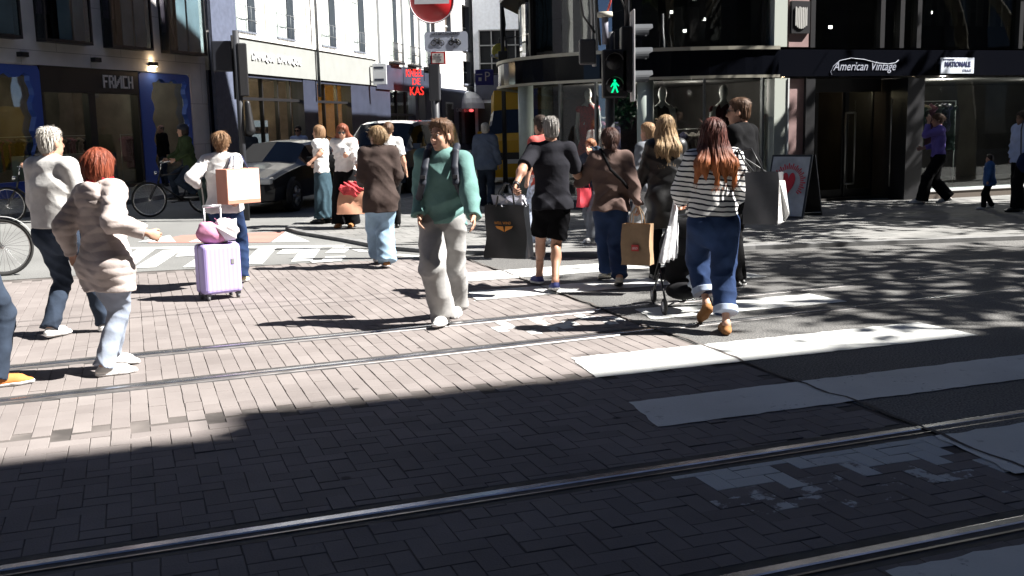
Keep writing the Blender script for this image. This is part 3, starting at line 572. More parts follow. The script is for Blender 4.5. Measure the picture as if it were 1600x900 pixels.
NB = thing('navy_shop_building', 'white house with iron balconies above a navy shop front with red lettering', 'building')
hol = [(18.6, 20.0, 4.9, 8.6), (21.4, 22.9, 4.9, 8.6), (24.3, 25.9, 4.9, 8.6)]
mb = MB(); WW.holes(mb, 16.22, 27.5, 4.62, 13, hol, -0.5, 0.0); WW.box(mb, 16.22, 27.5, 8.6, 13, -6, -0.52); mb.build('wall', M_WHITE, NB)
for a, b, z0, z1 in hol:
    j = MB(); WW.box(j, b-0.04, b-0.002, z0+0.002, z1, -0.49, -0.01); w = j.build('window', M_JAMBSHADE, NB)
    f = MB(); 
    for x in (a+0.01, (a+b)/2-0.04, b-0.13): WW.box(f, x, x+0.08, z0, z1, -0.30, -0.2)
    f.build('frame', M_WFRAME, w); g = MB(); WW.box(g, a+0.05, b-0.06, z0, z1, -0.26, -0.25); g.build('pane', mat('curtained_glass', (0, 0, 0)), w)
    r = MB()
    for k in range(3): r.tube([WW.p(a-0.1, 4.85+0.42*k, 0.25), WW.p(b+0.1, 4.85+0.42*k, 0.25)], 0.018, 5)
    for k in range(12): x = a-0.1+k*(b-a+0.2)/11; r.tube([WW.p(x, 4.8, 0.25), WW.p(x, 5.7, 0.25)], 0.012, 5)
    WW.box(r, a-0.15, b+0.15, 4.7, 4.8, 0.002, 0.3); r.build('balcony', M_BLACK, w)
p = MB()
for x in (16.9, 20.6, 23.5): WW.box(p, x, x+0.5, 4.62, 13, 0.002, 0.12)
p.build('pilaster', mat('grey_pilaster', (0.36, 0.38, 0.40), 0.8), NB)
mb = MB(); WW.box(mb, 16.22, 27.5, 3.42, 4.6, -0.5, 0.10); mb.build('fascia', M_NAVY, NB)
mb = MB(); WW.box(mb, 16.22, 18.4, 0.05, 3.41, -0.4, 0.02); WW.box(mb, 22.6, 23.1, 0.05, 3.41, -0.4, 0.02); WW.box(mb, 24.6, 27.5, 0.05, 3.41, -0.4, 0.02); WW.box(mb, 18.4, 24.6, 0.05, 2.0, -1.4, -1.2); mb.build('shop_front', M_NAVY, NB)
shopwin(NB, 18.4, 22.6, 2.2, 3.41, (19.8, 21.3)); room(WW, NB, 18.4, 24.6, 0.1, 3.42, 3, M_DARK, o=-0.41); point(WW.p(21.5, 3.2, -0.8), 14, (1, 0.95, 0.85))
M_NEON = mat('red_neon', (0.9, 0.05, 0.03), 0.5, emit=(1.0, 0.03, 0.02), estr=0.55)
ns = thing('neon_sign', 'red glowing three-line lettering sign hanging on the navy shop front', 'sign', WW.p(20.4, 3.2, 0.3), 0)
for tx, x0, zz, w_, h_ in (('KNEEL', -0.05, 0.93, 0.86, 0.36), ('DE', 0.26, 0.52, 0.4, 0.32), ('KAS', 0.12, 0.0, 0.7, 0.42)):
    me = text_mesh(tx, 0.4, 0.06); co = np.array([v.co[:] for v in me.vertices]); lo, hi = co.min(0), co.max(0)
    me.transform(Matrix.Translation((-lo[0], -lo[1], 0))); me.transform(Matrix.Diagonal((w_/(hi[0]-lo[0]), h_/(hi[1]-lo[1]), 1, 1))); me.transform(frame_M((x0, 0, zz), (1, -0.1, 0), (0, 0, 1))); link_mesh('lettering', me, M_NEON, ns)
MB().tube([(-0.2, 0.1, 1.33), (0.9, 0.0, 1.33)], 0.015).tube([(0.86, 0.0, 0.7), (0.86, 0.0, 1.33)], 0.015).build('bracket', M_BLACK, ns)

CB = thing('corner_house', 'narrow white house with small sash windows above a dark shop with a rounded awning', 'building')
hol = [(29.0, 30.4, 6.2, 8.6), (33.0, 34.9, 6.3, 9.0), (33.0, 34.9, 4.2, 5.6)]
mb = MB(); WW.holes(mb, 27.52, 36.5, 3.8, 12.5, hol, -0.5, 0.0); WW.box(mb, 27.52, 36.5, 9.2, 12.5, -6, -0.52); WW.box(mb, 36.1, 36.5, 0.05, 12.5, -6, -0.52); mb.build('wall', M_WHITE, CB)
for a, b, z0, z1 in hol:
    j = MB(); WW.box(j, b-0.04, b-0.002, z0+0.1, z1, -0.49, -0.01); WW.box(j, a-0.1, b+0.1, z0-0.1, z0+0.002, -0.2, 0.12); w = j.build('window', M_JAMBSHADE, CB)
    f = MB(); WW.box(f, (a+b)/2-0.04, (a+b)/2+0.04, z0, z1, -0.3, -0.22); WW.box(f, a, b-0.05, (z0+z1)/2, (z0+z1)/2+0.08, -0.295, -0.225); f.build('frame', M_WFRAME, w); g = MB(); WW.box(g, a, b-0.05, z0, z1, -0.27, -0.26); g.build('pane', mat('brown_blind_glass', (0.12, 0.10, 0.085), 0.2), w)
mb = MB(); WW.box(mb, 27.52, 36.5, 0.05, 3.78, -0.5, 0.1); mb.build('shop_front', M_NAVY, CB)
mb = MB(); WW.box(mb, 28.2, 30.0, 0.1, 3.0, 0.1, 0.13); WW.box(mb, 31.2, 35.5, 0.5, 2.7, 0.1, 0.13); mb.build('shop_window', mat('dark_glass', (0.02, 0.022, 0.025), 0.08), CB)
aw = MB(); aw.smooth = True; c = WW.p(33.6, 0, 0.1)
for i in range(10):
    a0, a1 = math.pi*i/10, math.pi*(i+1)/10
    for j in range(5):
        def q(a, k): f = k/5; r = 1.15*math.sin(f*math.pi/2*0.98+0.03); return WW.p(33.6+1.45*r*math.cos(a), 3.75-1.1*(1-math.cos(f*math.pi/2)), 0.1+0.9*r*math.sin(a))
        aw.poly([q(a0, j), q(a1, j), q(a1, j+1), q(a0, j+1)])
aw.build('awning', mat('grey_awning', (0.5, 0.53, 0.56), 0.7), CB)
MB().lathe(WW.p(33.5, 2.55, 0.32), [(0.0, -0.1), (0.14, -0.05), (0.14, 0.05), (0, 0.1)], 10).build('red_emblem', mat('red_emblem', (0.8, 0.05, 0.08), 0.5, emit=(1, 0.1, 0.1), estr=0.6), CB)
lettering('CAFE KANTINE', 0.3, mat('grey_letters', (0.25, 0.26, 0.28), 0.5), WW.p(30.5, 2.45, 0.14), WW.d, fit=(4.6, 0.24), parent=CB)

EB = thing('street_end_building', 'pale building with a grid of dark windows closing the side street', 'building')
mb = MB(); mb.b2((-2.1, 67.0, 0.05), (9, 76, 3.2)).b2((-2.1, 67.0, 7.5), (9, 76, 13)).b2((-2.1, 67, 3.2), (-1.75, 76, 7.5)); mb.build('wall', mat('pale_blue_render', (0.52, 0.56, 0.62), 0.8, noise=0.08), EB)
mb = MB(); mb.b2((-2.0, 66.9, 3.2), (9, 66.99, 4.75)); mb.build('fascia', M_NAVY, EB)
w = MB(); 
for k in range(9): w.b2((-1.75+k*0.75, 66.95, 4.75), (-1.68+k*0.75, 67.05, 7.5))
for z in (5.4, 6.5, 7.42): w.b2((-1.75, 66.94, z), (9, 67.06, z+0.07))
w_ = w.build('window', M_ZINC, EB); MB().b2((-1.75, 67.1, 4.75), (9, 67.2, 7.5)).build('pane', mat('dark_glass', (0, 0, 0)), w_)
MB().b2((-1.9, 66.92, 0.1), (-0.9, 66.98, 3.0)).b2((-0.5, 66.92, 0.1), (3, 66.98, 3.0)).build('shop_window', mat('dim_glass', (0.06, 0.06, 0.055), 0.1), EB)
BB = thing('background_building', 'tall pale facade rising far behind the end of the side street', 'building'); 
MB().b2((-14, 82, 0), (20, 92, 22)).build('wall', mat('pale_blue_render', (0, 0, 0)), BB)

# ================================================================ rounded corner building on the right
ARC_C, ARC_R, HB = (3.56, 22.53), 3.43, 2.42
P0 = Vector((ARC_C[0]+ARC_R*math.sin(TH), ARC_C[1]-ARC_R*math.cos(TH), 0)); A0 = math.atan2(-math.cos(TH), math.sin(TH)); SIDE = Vector((0.208, 0.978, 0))
def av(t, z=0.0, o=0.0):                        # t metres right of the end of the curve; o outward
    if t >= 0: q = P0+UD*t-VD*o
    else:
        a = A0+t/ARC_R; amin = -math.pi-math.atan2(0.208, 0.978)
        if a >= amin: q = Vector((ARC_C[0]+(ARC_R+o)*math.cos(a), ARC_C[1]+(ARC_R+o)*math.sin(a), 0))
        else: q = Vector((ARC_C[0]+(ARC_R+o)*math.cos(amin), ARC_C[1]+(ARC_R+o)*math.sin(amin), 0))+SIDE*((amin-a)*ARC_R)
    return (q.x, q.y, z)
def avbox(mb, t0, t1, z0, z1, o0, o1, step=0.3):
    n = max(1, int(math.ceil((min(t1, 0.001)-t0)/step))) if t0 < 0 else 1
    ts = [t0+(min(t1, 0)-t0)*i/n for i in range(n+1)] if t0 < 0 else [t0]
    if t1 > ts[-1]: ts.append(t1)
    b = len(mb.v)
    for t in ts: mb.v += [av(t, z0, o0), av(t, z0, o1), av(t, z1, o1), av(t, z1, o0)]
    for i in range(len(ts)-1):
        k = b+4*i
        for q in ((0, 1, 5, 4), (1, 2, 6, 5), (2, 3, 7, 6), (3, 0, 4, 7)): mb.face([k+j for j in q][::-1])
    mb.face([b, b+3, b+2, b+1][::-1]); k = b+4*(len(ts)-1); mb.face([k, k+1, k+2, k+3][::-1]); return mb
AB = thing('corner_building', 'dark building with a rounded glass corner and black shop fronts, right of the side street', 'building')
TE = -18.0
mb = MB(); avbox(mb, TE, 0.0, HB, HB+0.48, -0.6, 0.32); avbox(mb, 0.0, 40, HB, HB+0.48, -0.6, 0.04); mb.build('canopy', mat('black_canopy', (0.004, 0.0045, 0.007), 0.12, spec=0.15), AB)
mb = MB(); avbox(mb, TE, 0.0, HB-0.03, HB+0.02, 0.322, 0.36); avbox(mb, TE, 0.0, HB+0.46, HB+0.52, 0.322, 0.36); mb.build('canopy_trim', mat('bronze_trim', (0.40, 0.38, 0.32), 0.45, 0.5), AB)
mb = MB(); avbox(mb, TE, 0.1, 4.15, 4.75, -0.6, 0.25); avbox(mb, 0.1, 40, 4.15, 4.75, -0.6, 0.1); mb.build('upper_band', M_BLACK, AB)
mb = MB(); avbox(mb, TE, 0.1, 0.05, 0.22, -0.5, 0.12); mb.build('plinth', M_NAVY, AB); mb = MB(); avbox(mb, TE, 0.1, 0.222, 0.28, -0.5, 0.15); mb.build('sill', mat('white_sill', (0.55, 0.56, 0.56), 0.5), AB)
f = MB()
for t in (-7.6, -6.3, -4.2, -3.3, -1.2, -0.05): avbox(f, t-0.02, t+0.02, 0.281, HB, -0.16, -0.08)
sw = f.build('curved_shop_window', M_ZINC, AB); g = MB(); avbox(g, TE, 0.05, 0.281, HB, -0.13, -0.12); g.build('pane', M_GLASS2, sw)
f = MB()
for t in (-7.8, -5.2, -2.6, -0.05): avbox(f, t-0.035, t+0.035, HB+0.53, 4.15, -0.16, -0.06)
sw = f.build('curved_upper_window', M_BLACK, AB); g = MB(); avbox(g, TE, 0.05, HB+0.52, 4.15, -0.13, -0.12); g.build('pane', glass('upper_curved_glass', (0.35, 0.37, 0.37), ior=2.4), sw)
M_COL = mat('grey_green_column', (0.36, 0.41, 0.38), 0.5, noise=0.08)
for t, o in ((-5.02, 0.14), (-2.25, 0.14)): MB().lathe(av(t, 0.28, o), [(0.15, 0), (0.15, HB-0.29)], 20).build('column', M_COL, AB)
for t in (-5.02, -2.25, 0.0): MB().lathe(av(t, HB+0.5, -0.34), [(0.15, 0), (0.15, 1.7)], 16).build('column', M_COL, AB)
mb = MB(); avbox(mb, 0.07, 0.34, 0.05, HB-0.035, -0.3, 0.1); avbox(mb, 0.07, 0.34, HB+0.525, 4.15, -0.3, 0.06); mb.build('pillar', mat('pale_grey_green_pillar', (0.40, 0.43, 0.39), 0.5), AB)
mb = MB(); avbox(mb, 0.341, 0.37, 0.05, HB-0.035, 0.0, 0.12); mb.build('pillar_edge', mat('white_sill', (0, 0, 0)), AB)
mb = MB(); avbox(mb, 0.40, 0.82, 0.06, HB-0.04, -0.4, -0.05); avbox(mb, 0.40, 0.82, HB+0.525, 7.0, -0.4, 0.03); mb.build('pilaster', mat('rose_stone', (0.26, 0.17, 0.165), 0.6, noise=0.2, nscale=4), AB)
pl = MB(); avbox(pl, 0.41, 0.80, 3.18, 3.75, 0.032, 0.09); pq = pl.build('plaque', M_BLACK, AB)
sh = MB(); rr = UD; cc = Vector(av(0.605, 3.46, 0.095))
for i in range(7):                              # heraldic shield relief
    a, b = (-0.13+0.26*i/7), (-0.13+0.26*(i+1)/7-0.012); h0 = -0.13-0.07*math.cos(math.pi*(i-3)/7)
    sh.prism([cc+rr*a+Vector((0, 0, h0)), cc+rr*b+Vector((0, 0, h0)), cc+rr*b+Vector((0, 0, 0.14+0.05*random.random())), cc+rr*a+Vector((0, 0, 0.14+0.05*random.random()))], -VD*0.02)
sh.build('relief', mat('grey_relief', (0.42, 0.42, 0.4), 0.5), pq)
# straight part: fascia, recessed entrance, second shop
for a, b in ((0.38, 0.42), (0.80, 1.0), (3.1, 3.5), (9.0, 9.4), (13, 13.4), (20, 20.6), (28, 28.6)): f = MB(); avbox(f, a, b, 0.05, HB-0.036, -0.45, 0.02); f.build('shop_front_pier', M_BLACK, AB)
f = MB()
for a, b in ((2.30, 2.36), (1.6, 1.65)): avbox(f, a, b, 0.1, HB, -0.9, -0.8)
avbox(f, 1.0, 3.1, 2.15, HB-0.02, -0.9, -0.75); f.build('entrance_frame', M_BLACK, AB)
d = MB(); 
for a in (1.66, 2.37): avbox(d, a, a+0.04, 0.1, 2.15, -0.87, -0.83); avbox(d, a+0.60, a+0.64, 0.1, 2.15, -0.87, -0.83); avbox(d, a, a+0.64, 0.1, 0.25, -0.868, -0.832)
dr = d.build('glass_door', M_BLACK, AB); g = MB(); avbox(g, 1.0, 1.6, 0.1, 2.15, -0.86, -0.85); avbox(g, 2.41, 2.97, 0.25, 2.15, -0.855, -0.845); g.build('pane', M_GLASS, dr)
h = MB()
for a in (2.28, 2.50): h.tube([av(a, 0.36, -0.74), av(a, 1.75, -0.74)], 0.017, 8)
h.tube([av(2.28, 0.36, -0.74), av(2.5, 0.36, -0.74)], 0.017, 8).tube([av(2.28, 1.75, -0.74), av(2.5, 1.75, -0.74)], 0.017, 8); h.build('handle', M_PALEM, dr); MB().tube([av(3.0, 0.3, -0.3), av(3.0, 2.0, -0.3)], 0.012, 6).build('door_rail', M_PALEM, dr); MB().tube([av(1.25, 0.6, -0.74), av(1.25, 1.55, -0.74)], 0.014, 6).build('handle', M_PALEM, dr)
w = MB(); avbox(w, 3.5, 9.0, 0.05, 0.19, -0.5, 0.12); avbox(w, 9.4, 13, 0.05, 0.4, -0.5, 0.02); avbox(w, 13.4, 20, 0.05, 0.4, -0.5, 0.02); w_ = w.build('shop_window', mat('brown_plinth', (0.10, 0.08, 0.065), 0.7), AB)
g = MB(); avbox(g, 3.5, 9.0, 0.222, HB-0.04, -0.16, -0.15); avbox(g, 9.4, 13, 0.4, HB-0.04, -0.16, -0.15); avbox(g, 13.4, 28, 0.4, HB-0.04, -0.16, -0.15); g.build('pane', M_GLASS, w_); g = MB(); avbox(g, 3.5, 9.0, 0.191, 0.22, -0.3, 0.14); g.build('sill', mat('white_sill', (0, 0, 0)), w_)
w = MB()
for t in (0.9, 2.45, 2.9, 3.3, 5.8, 8.6, 11, 14, 18, 24): avbox(w, t, t+0.10, HB+0.52, 4.15, -0.2, -0.02)
avbox(w, 0.9, 40, 4.05, 4.15, -0.2, -0.02); w_ = w.build('upper_window', M_BLACK, AB); g = MB(); avbox(g, 0.9, 40, HB+0.52, 4.05, -0.14, -0.13); g.build('pane', M_GLASS2, w_)
w = MB(); 
for t in np.arange(4.2, 9.0, 0.33): avbox(w, t, t+0.16, 3.45, 4.1, -0.9, -0.86)
for t in np.arange(-2.0, -0.1, 0.42): avbox(w, t, t+0.12, 3.5, 4.1, -0.9, -0.86)
w.build('hanging_banners', mat('cream_banner', (0.07, 0.07, 0.065), 0.9), AB)
# interiors
mb = MB()
poly = [av(t, 0, -0.62) for t in np.arange(-18, 0.01, 0.6)]+[av(40, 0, -0.62), av(40, 0, -6), (5, 27.5, 0), (5, 36, 0)]
mb.prism([(p[0], p[1], 0.05) for p in poly], (0, 0, 0.045)); mb.prism([(p[0], p[1], HB-0.02) for p in poly], (0, 0, 0.5)); mb.prism([(p[0], p[1], 4.2) for p in poly], (0, 0, 0.3)); mb.build('floor', M_DARK, AB)
mb = MB(); avbox(mb, 0.2, 40, 0.1, 4.6, -5.2, -5.0); mb.b2((4.9, 24.5, 0.1), (5.1, 36, 4.6)); avbox(mb, 3.2, 3.3, 0.1, HB-0.03, -5, -0.5); avbox(mb, 0.55, 0.65, 0.1, HB-0.03, -5, -0.5); mb.build('interior_wall', M_DARK, AB)
out = [av(t, 4.75, 0.0) for t in np.arange(-12, 0.01, 0.4)]+[av(40, 4.75, 0), av(40, 4.75, -9)]+[(6, 33, 4.75)]
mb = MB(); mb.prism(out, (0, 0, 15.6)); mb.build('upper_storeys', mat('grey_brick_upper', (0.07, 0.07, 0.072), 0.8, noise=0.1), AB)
w = MB(); g = MB()
for z in (5.6, 8.9, 12.2, 15.5, 18.6):
    for t in np.arange(-9, 38, 2.6): avbox(w, t, t+1.3, z, z+2.0, 0.003, 0.05); avbox(g, t+0.08, t+1.22, z+0.08, z+1.92, 0.051, 0.06)
w_ = w.build('upper_windows', M_BLACK, AB); g.build('panes', mat('dark_glass', (0, 0, 0)), w_)
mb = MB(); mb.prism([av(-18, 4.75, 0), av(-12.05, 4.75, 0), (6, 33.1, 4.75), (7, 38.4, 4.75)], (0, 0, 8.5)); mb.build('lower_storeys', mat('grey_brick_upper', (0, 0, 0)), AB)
SB = thing('side_street_house', 'low brick house behind the rounded corner building, right side of the side street', 'building')
MB().prism([(2.0, 36.2, 0.05), (5.3, 51, 0.05), (14, 51, 0.05), (8, 38.5, 0.05)], (0, 0, 14.0)).build('wall', mat('red_brown_brick', (0.22, 0.14, 0.11), 0.85, noise=0.2), SB)
SB2 = thing('far_side_house', 'taller house far down the right side of the side street', 'building')
MB().prism([(5.3, 51.2, 0.05), (8.6, 66, 0.05), (20, 66, 0.05), (16, 51.2, 0.05)], (0, 0, 15.5)).build('wall', mat('red_brown_brick', (0, 0, 0)), SB2)
# script shop name
lettering('American Vintage', 0.3, mat('pale_script', (0.36, 0.38, 0.46), 0.5), av(1.36, 2.47, 0.048), UD, fit=(1.42, 0.21), shear=0.35, parent=AB, depth=0.008)
sw = MB(); pts = [(1.33, 2.44), (1.30, 2.50), (1.36, 2.60), (1.50, 2.70), (1.75, 2.745), (2.05, 2.72), (2.35, 2.655), (2.6, 2.64), (2.76, 2.66), (2.83, 2.71)]
sw.tube([av(a, z, 0.052) for a, z in pts], 0.007, 5); sw.build('swash', mat('pale_script', (0, 0, 0)), AB)
ss = thing('street_sign', 'pale rectangular plate reading NATIONALE on the black fascia at right', 'sign', av(4.18, 2.6, 0.10), TH)
MB().box((0, 0, 0), (0.80, 0.03, 0.30)).build('sign_board', mat('pale_blue_plate', (0.70, 0.76, 0.86), 0.4), ss, 0.005)
M_SIGNTX = mat('dark_blue_sign_text', (0.02, 0.025, 0.10), 0.5)
lettering('NATIONALE', 0.16, M_SIGNTX, (-0.31, -0.019, -0.02), (1, 0, 0), fit=(0.62, 0.10), parent=ss, depth=0.006, bold=0.006); lettering('STRAAT', 0.08, M_SIGNTX, (0.12, -0.017, -0.12), (1, 0, 0), fit=(0.22, 0.05), parent=ss, depth=0.004); lettering('ANTWERPEN', 0.08, M_SIGNTX, (-0.37, -0.017, 0.10), (1, 0, 0), fit=(0.28, 0.03), parent=ss, depth=0.004)
for k, (t, z, o, lb) in enumerate(((2.58, 2.16, -1.2, 'small lit pendant bulb over the dark glass door at right'), (4.08, 2.14, -1.0, 'small lit pendant bulb in the clothes shop window at right'))):
    b = thing('pendant_lamp', lb, 'pendant lamp', av(t, z, o)); MB().lathe((0, 0, -0.06), [(0, 0), (0.028, 0.02), (0.028, 0.08), (0.01, 0.11)], 10).build('bulb', M_BULB, b); MB().tube([(0, 0, 0.05), (0, 0, 0.3)], 0.005, 5).build('cord', M_BLACK, b)
for k, (t, z, o) in enumerate(((-1.9, 3.7, -1.5), (-1.5, 3.3, -1.0), (-0.4, 3.6, -2), (2.2, 3.4, -1.2), (4.9, 3.75, -1.5), (5.7, 3.72, -1.3), (6.4, 3.7, -1.4), (-0.9, 4.0, -2.0))):
    MB().lathe(av(t, z, o), [(0, 0), (0.035, 0.0), (0.035, 0.05)], 8).build('ceiling_spot', M_SPOT, AB)
point(av(-3.5, 2.2, -1.2), 34, (1, 0.93, 0.85)); point(av(-1.2, 2.2, -1.6), 12, (1, 0.93, 0.85)); point(av(5.2, 2.2, -1.4), 40, (1, 0.9, 0.8)); point(av(8.0, 2.2, -1.8), 8, (1, 0.9, 0.8)); point(av(1.8, 2.2, -2.2), 1.2)

# ================================================================ our side of the street (casts the big foreground shadow)
def uvprism(mb, u0, u1, v0, v1, z0, z1): return mb.prism([uv(u0, v0, z0), uv(u1, v0, z0), uv(u1, v1, z0), uv(u0, v1, z0)], (0, 0, z1-z0))
VF = -2.9; KP = 0.9325
mrad = (-(SUN_DIR.x*VD.x+SUN_DIR.y*VD.y))/SUN_DIR.z; kuu = (SUN_DIR.x*UD.x+SUN_DIR.y*UD.y)/SUN_DIR.z
H1 = (6.30-VF)/mrad; H2 = (5.86-VF)/mrad; UC = 0.37+H1*kuu
YB = thing('near_terrace', 'tall brick terrace behind the viewer on the near side of the tram street', 'building')
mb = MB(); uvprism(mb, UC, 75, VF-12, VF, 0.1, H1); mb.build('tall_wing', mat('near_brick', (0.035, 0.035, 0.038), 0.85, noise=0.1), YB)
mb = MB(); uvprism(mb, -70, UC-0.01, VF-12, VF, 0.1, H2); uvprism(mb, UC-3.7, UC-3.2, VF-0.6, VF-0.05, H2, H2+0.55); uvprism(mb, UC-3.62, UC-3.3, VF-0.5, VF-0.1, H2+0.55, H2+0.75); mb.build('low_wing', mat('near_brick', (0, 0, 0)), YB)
w = MB()
for z in (0.8, 4.5, 7.8, 11.1, 14.2):
    for u in np.arange(-13, 70, 2.4): uvprism(w, u, u+1.25, VF, VF+0.04, z, z+2.2)
w.build('windows', mat('dark_glass', (0, 0, 0)), YB)

LT = thing('left_terrace', 'tall terrace along the tram street beyond the left edge of the picture', 'building')  # unseen block added to close the street end and cut sky light
MB().prism([(-17, 12.5, 0.1), (-60, -3, 0.1), (-66, 8, 0.1), (-24, 26, 0.1)], (0, 0, 19)).build('wall', mat('near_brick', (0, 0, 0)), LT)
# ================================================================ modelling by distance fields (people, clothes, soft things)
def nrm(v): v = np.asarray(v, float); return v/max(1e-9, np.linalg.norm(v))
class SDF:
    def __init__(s, lo, hi, h):
        s.h = h; s.lo = np.asarray(lo, float); n = np.ceil((np.asarray(hi)-s.lo)/h).astype(int)+1
        s.ax = [(s.lo[i]+h*np.arange(n[i])).astype(np.float32) for i in range(3)]; s.f = np.full(n, 0.25, np.float32)
    def sub(s, lo, hi):
        sl = []
        for i in range(3):
            a = int(max(0, math.floor((lo[i]-s.lo[i])/s.h))); b = int(min(len(s.ax[i]), math.ceil((hi[i]-s.lo[i])/s.h)+1)); 
            if b <= a: return None
            sl.append(slice(a, b))
        return tuple(sl)
    def xyz(s, sl): return s.ax[0][sl[0]][:, None, None], s.ax[1][sl[1]][None, :, None], s.ax[2][sl[2]][None, None, :]
    def put(s, sl, d, k, op):
        g = s.f[sl]; k = max(k, 1e-4)
        if op == '-': d = -d; t = np.clip(0.5-0.5*(g-d)/k, 0, 1); s.f[sl] = g+(d-g)*t+k*t*(1-t); return
        t = np.clip(0.5+0.5*(g-d)/k, 0, 1); s.f[sl] = g+(d-g)*t-k*t*(1-t)
    def cone(s, a, b, ra, rb, k=0.02, sq=None, cut=0, op='+'):
        a = np.asarray(a, float); b = np.asarray(b, float); m = max(ra, rb)+k+2.5*s.h
        sl = s.sub(np.minimum(a, b)-m, np.maximum(a, b)+m)
        if sl is None: return s
        X, Y, Z = s.xyz(sl); d = b-a; L2 = float(d@d)+1e-12
        px, py, pz = X-np.float32(a[0]), Y-np.float32(a[1]), Z-np.float32(a[2])
        tt = (px*d[0]+py*d[1]+pz*d[2])/L2; t = np.clip(tt, 0, 1).astype(np.float32)
        wx, wy, wz = px-t*np.float32(d[0]), py-t*np.float32(d[1]), pz-t*np.float32(d[2]); sc = 1.0
        if sq is not None:
            ax, q = nrm(sq[0]), sq[1]; c = (wx*ax[0]+wy*ax[1]+wz*ax[2])*(1/q-1); wx = wx+ax[0]*c; wy = wy+ax[1]*c; wz = wz+ax[2]*c; sc = q**0.5
        D = (np.sqrt(wx*wx+wy*wy+wz*wz)-(ra+(rb-ra)*t))*sc
        if cut: 
            L = math.sqrt(L2); D = np.maximum(D, (tt-1)*L) if cut > 0 else np.maximum(D, -tt*L)
        s.put(sl, D.astype(np.float32), k, op); return s
    def ell(s, c, r, M=None, k=0.02, op='+'):
        c = np.asarray(c, float); r = np.asarray(r, float); m = r.max()+k+2.5*s.h; sl = s.sub(c-m, c+m)
        if sl is None: return s
        X, Y, Z = s.xyz(sl); p = [X-np.float32(c[0]), Y-np.float32(c[1]), Z-np.float32(c[2])]
        if M is not None: p = [p[0]*M[0][i]+p[1]*M[1][i]+p[2]*M[2][i] for i in range(3)]
        k0 = np.sqrt((p[0]/r[0])**2+(p[1]/r[1])**2+(p[2]/r[2])**2); k1 = np.sqrt((p[0]/r[0]**2)**2+(p[1]/r[1]**2)**2+(p[2]/r[2]**2)**2)+1e-9
        s.put(sl, (k0*(k0-1)/k1).astype(np.float32), k, op); return s
    def plane(s, pt, n, k=0.004):               # keep the side the normal points away from
        n = nrm(n); X, Y, Z = s.ax[0][:, None, None], s.ax[1][None, :, None], s.ax[2][None, None, :]
        D = (X-pt[0])*n[0]+(Y-pt[1])*n[1]+(Z-pt[2])*n[2]; s.f = np.maximum(s.f, D.astype(np.float32)); return s
    def warp(s, fn, band=0.05):
        idx = np.nonzero(np.abs(s.f) < band)
        if len(idx[0]) == 0: return s
        s.f[idx] += fn(s.ax[0][idx[0]], s.ax[1][idx[1]], s.ax[2][idx[2]]).astype(np.float32); return s
    def mesh(s, name, mats, parent=None):
        f = s.f; f[0] = np.maximum(f[0], .01); f[-1] = np.maximum(f[-1], .01); f[:, 0] = np.maximum(f[:, 0], .01); f[:, -1] = np.maximum(f[:, -1], .01); f[:, :, 0] = np.maximum(f[:, :, 0], .01); f[:, :, -1] = np.maximum(f[:, :, -1], .01)
        ng = f < 0; sh = f.shape; st = (sh[1]*sh[2], sh[2], 1); cells = []; pts = []; quads = []
        for ax in range(3):
            a = [slice(None)]*3; b = [slice(None)]*3; a[ax] = slice(0, -1); b[ax] = slice(1, None)
            e = np.nonzero(ng[tuple(a)] != ng[tuple(b)]); i = np.stack(e, 1)
            if len(i) == 0: continue
            j = i.copy(); j[:, ax] += 1; fa = f[i[:, 0], i[:, 1], i[:, 2]]; fb = f[j[:, 0], j[:, 1], j[:, 2]]; t = fa/(fa-fb)
            p = i.astype(float); p[:, ax] += t; o1, o2 = [q for q in range(3) if q != ax]; cid = []
            for da, db in ((0, 0), (1, 0), (1, 1), (0, 1)):
                c = i.copy(); c[:, o1] -= da; c[:, o2] -= db; cid.append(c[:, 0]*st[0]+c[:, 1]*st[1]+c[:, 2]); cells.append(cid[-1]); pts.append(p)
            q = np.stack(cid, 1); fl = (fa < 0)
            if ax == 1: fl = ~fl
            q[fl] = q[fl][:, ::-1]; quads.append(q)
        if not quads: return None
        cells = np.concatenate(cells); pts = np.concatenate(pts); uq, inv = np.unique(cells, return_inverse=True); cnt = np.bincount(inv)
        V = np.stack([np.bincount(inv, pts[:, k])/cnt for k in range(3)], 1)*s.h+s.lo; Q = np.searchsorted(uq, np.concatenate(quads)).astype(np.int32)[:, ::-1]
        me = bpy.data.meshes.new(name); me.vertices.add(len(V)); me.vertices.foreach_set('co', V.astype(np.float32).ravel())
        me.loops.add(Q.size); me.loops.foreach_set('vertex_index', Q.ravel()); me.polygons.add(len(Q)); me.polygons.foreach_set('loop_start', np.arange(0, Q.size, 4, dtype=np.int32))
        me.polygons.foreach_set('use_smooth', np.ones(len(Q), bool)); me.update(calc_edges=True); me.validate()
        return link_mesh(name, me, mats, parent)
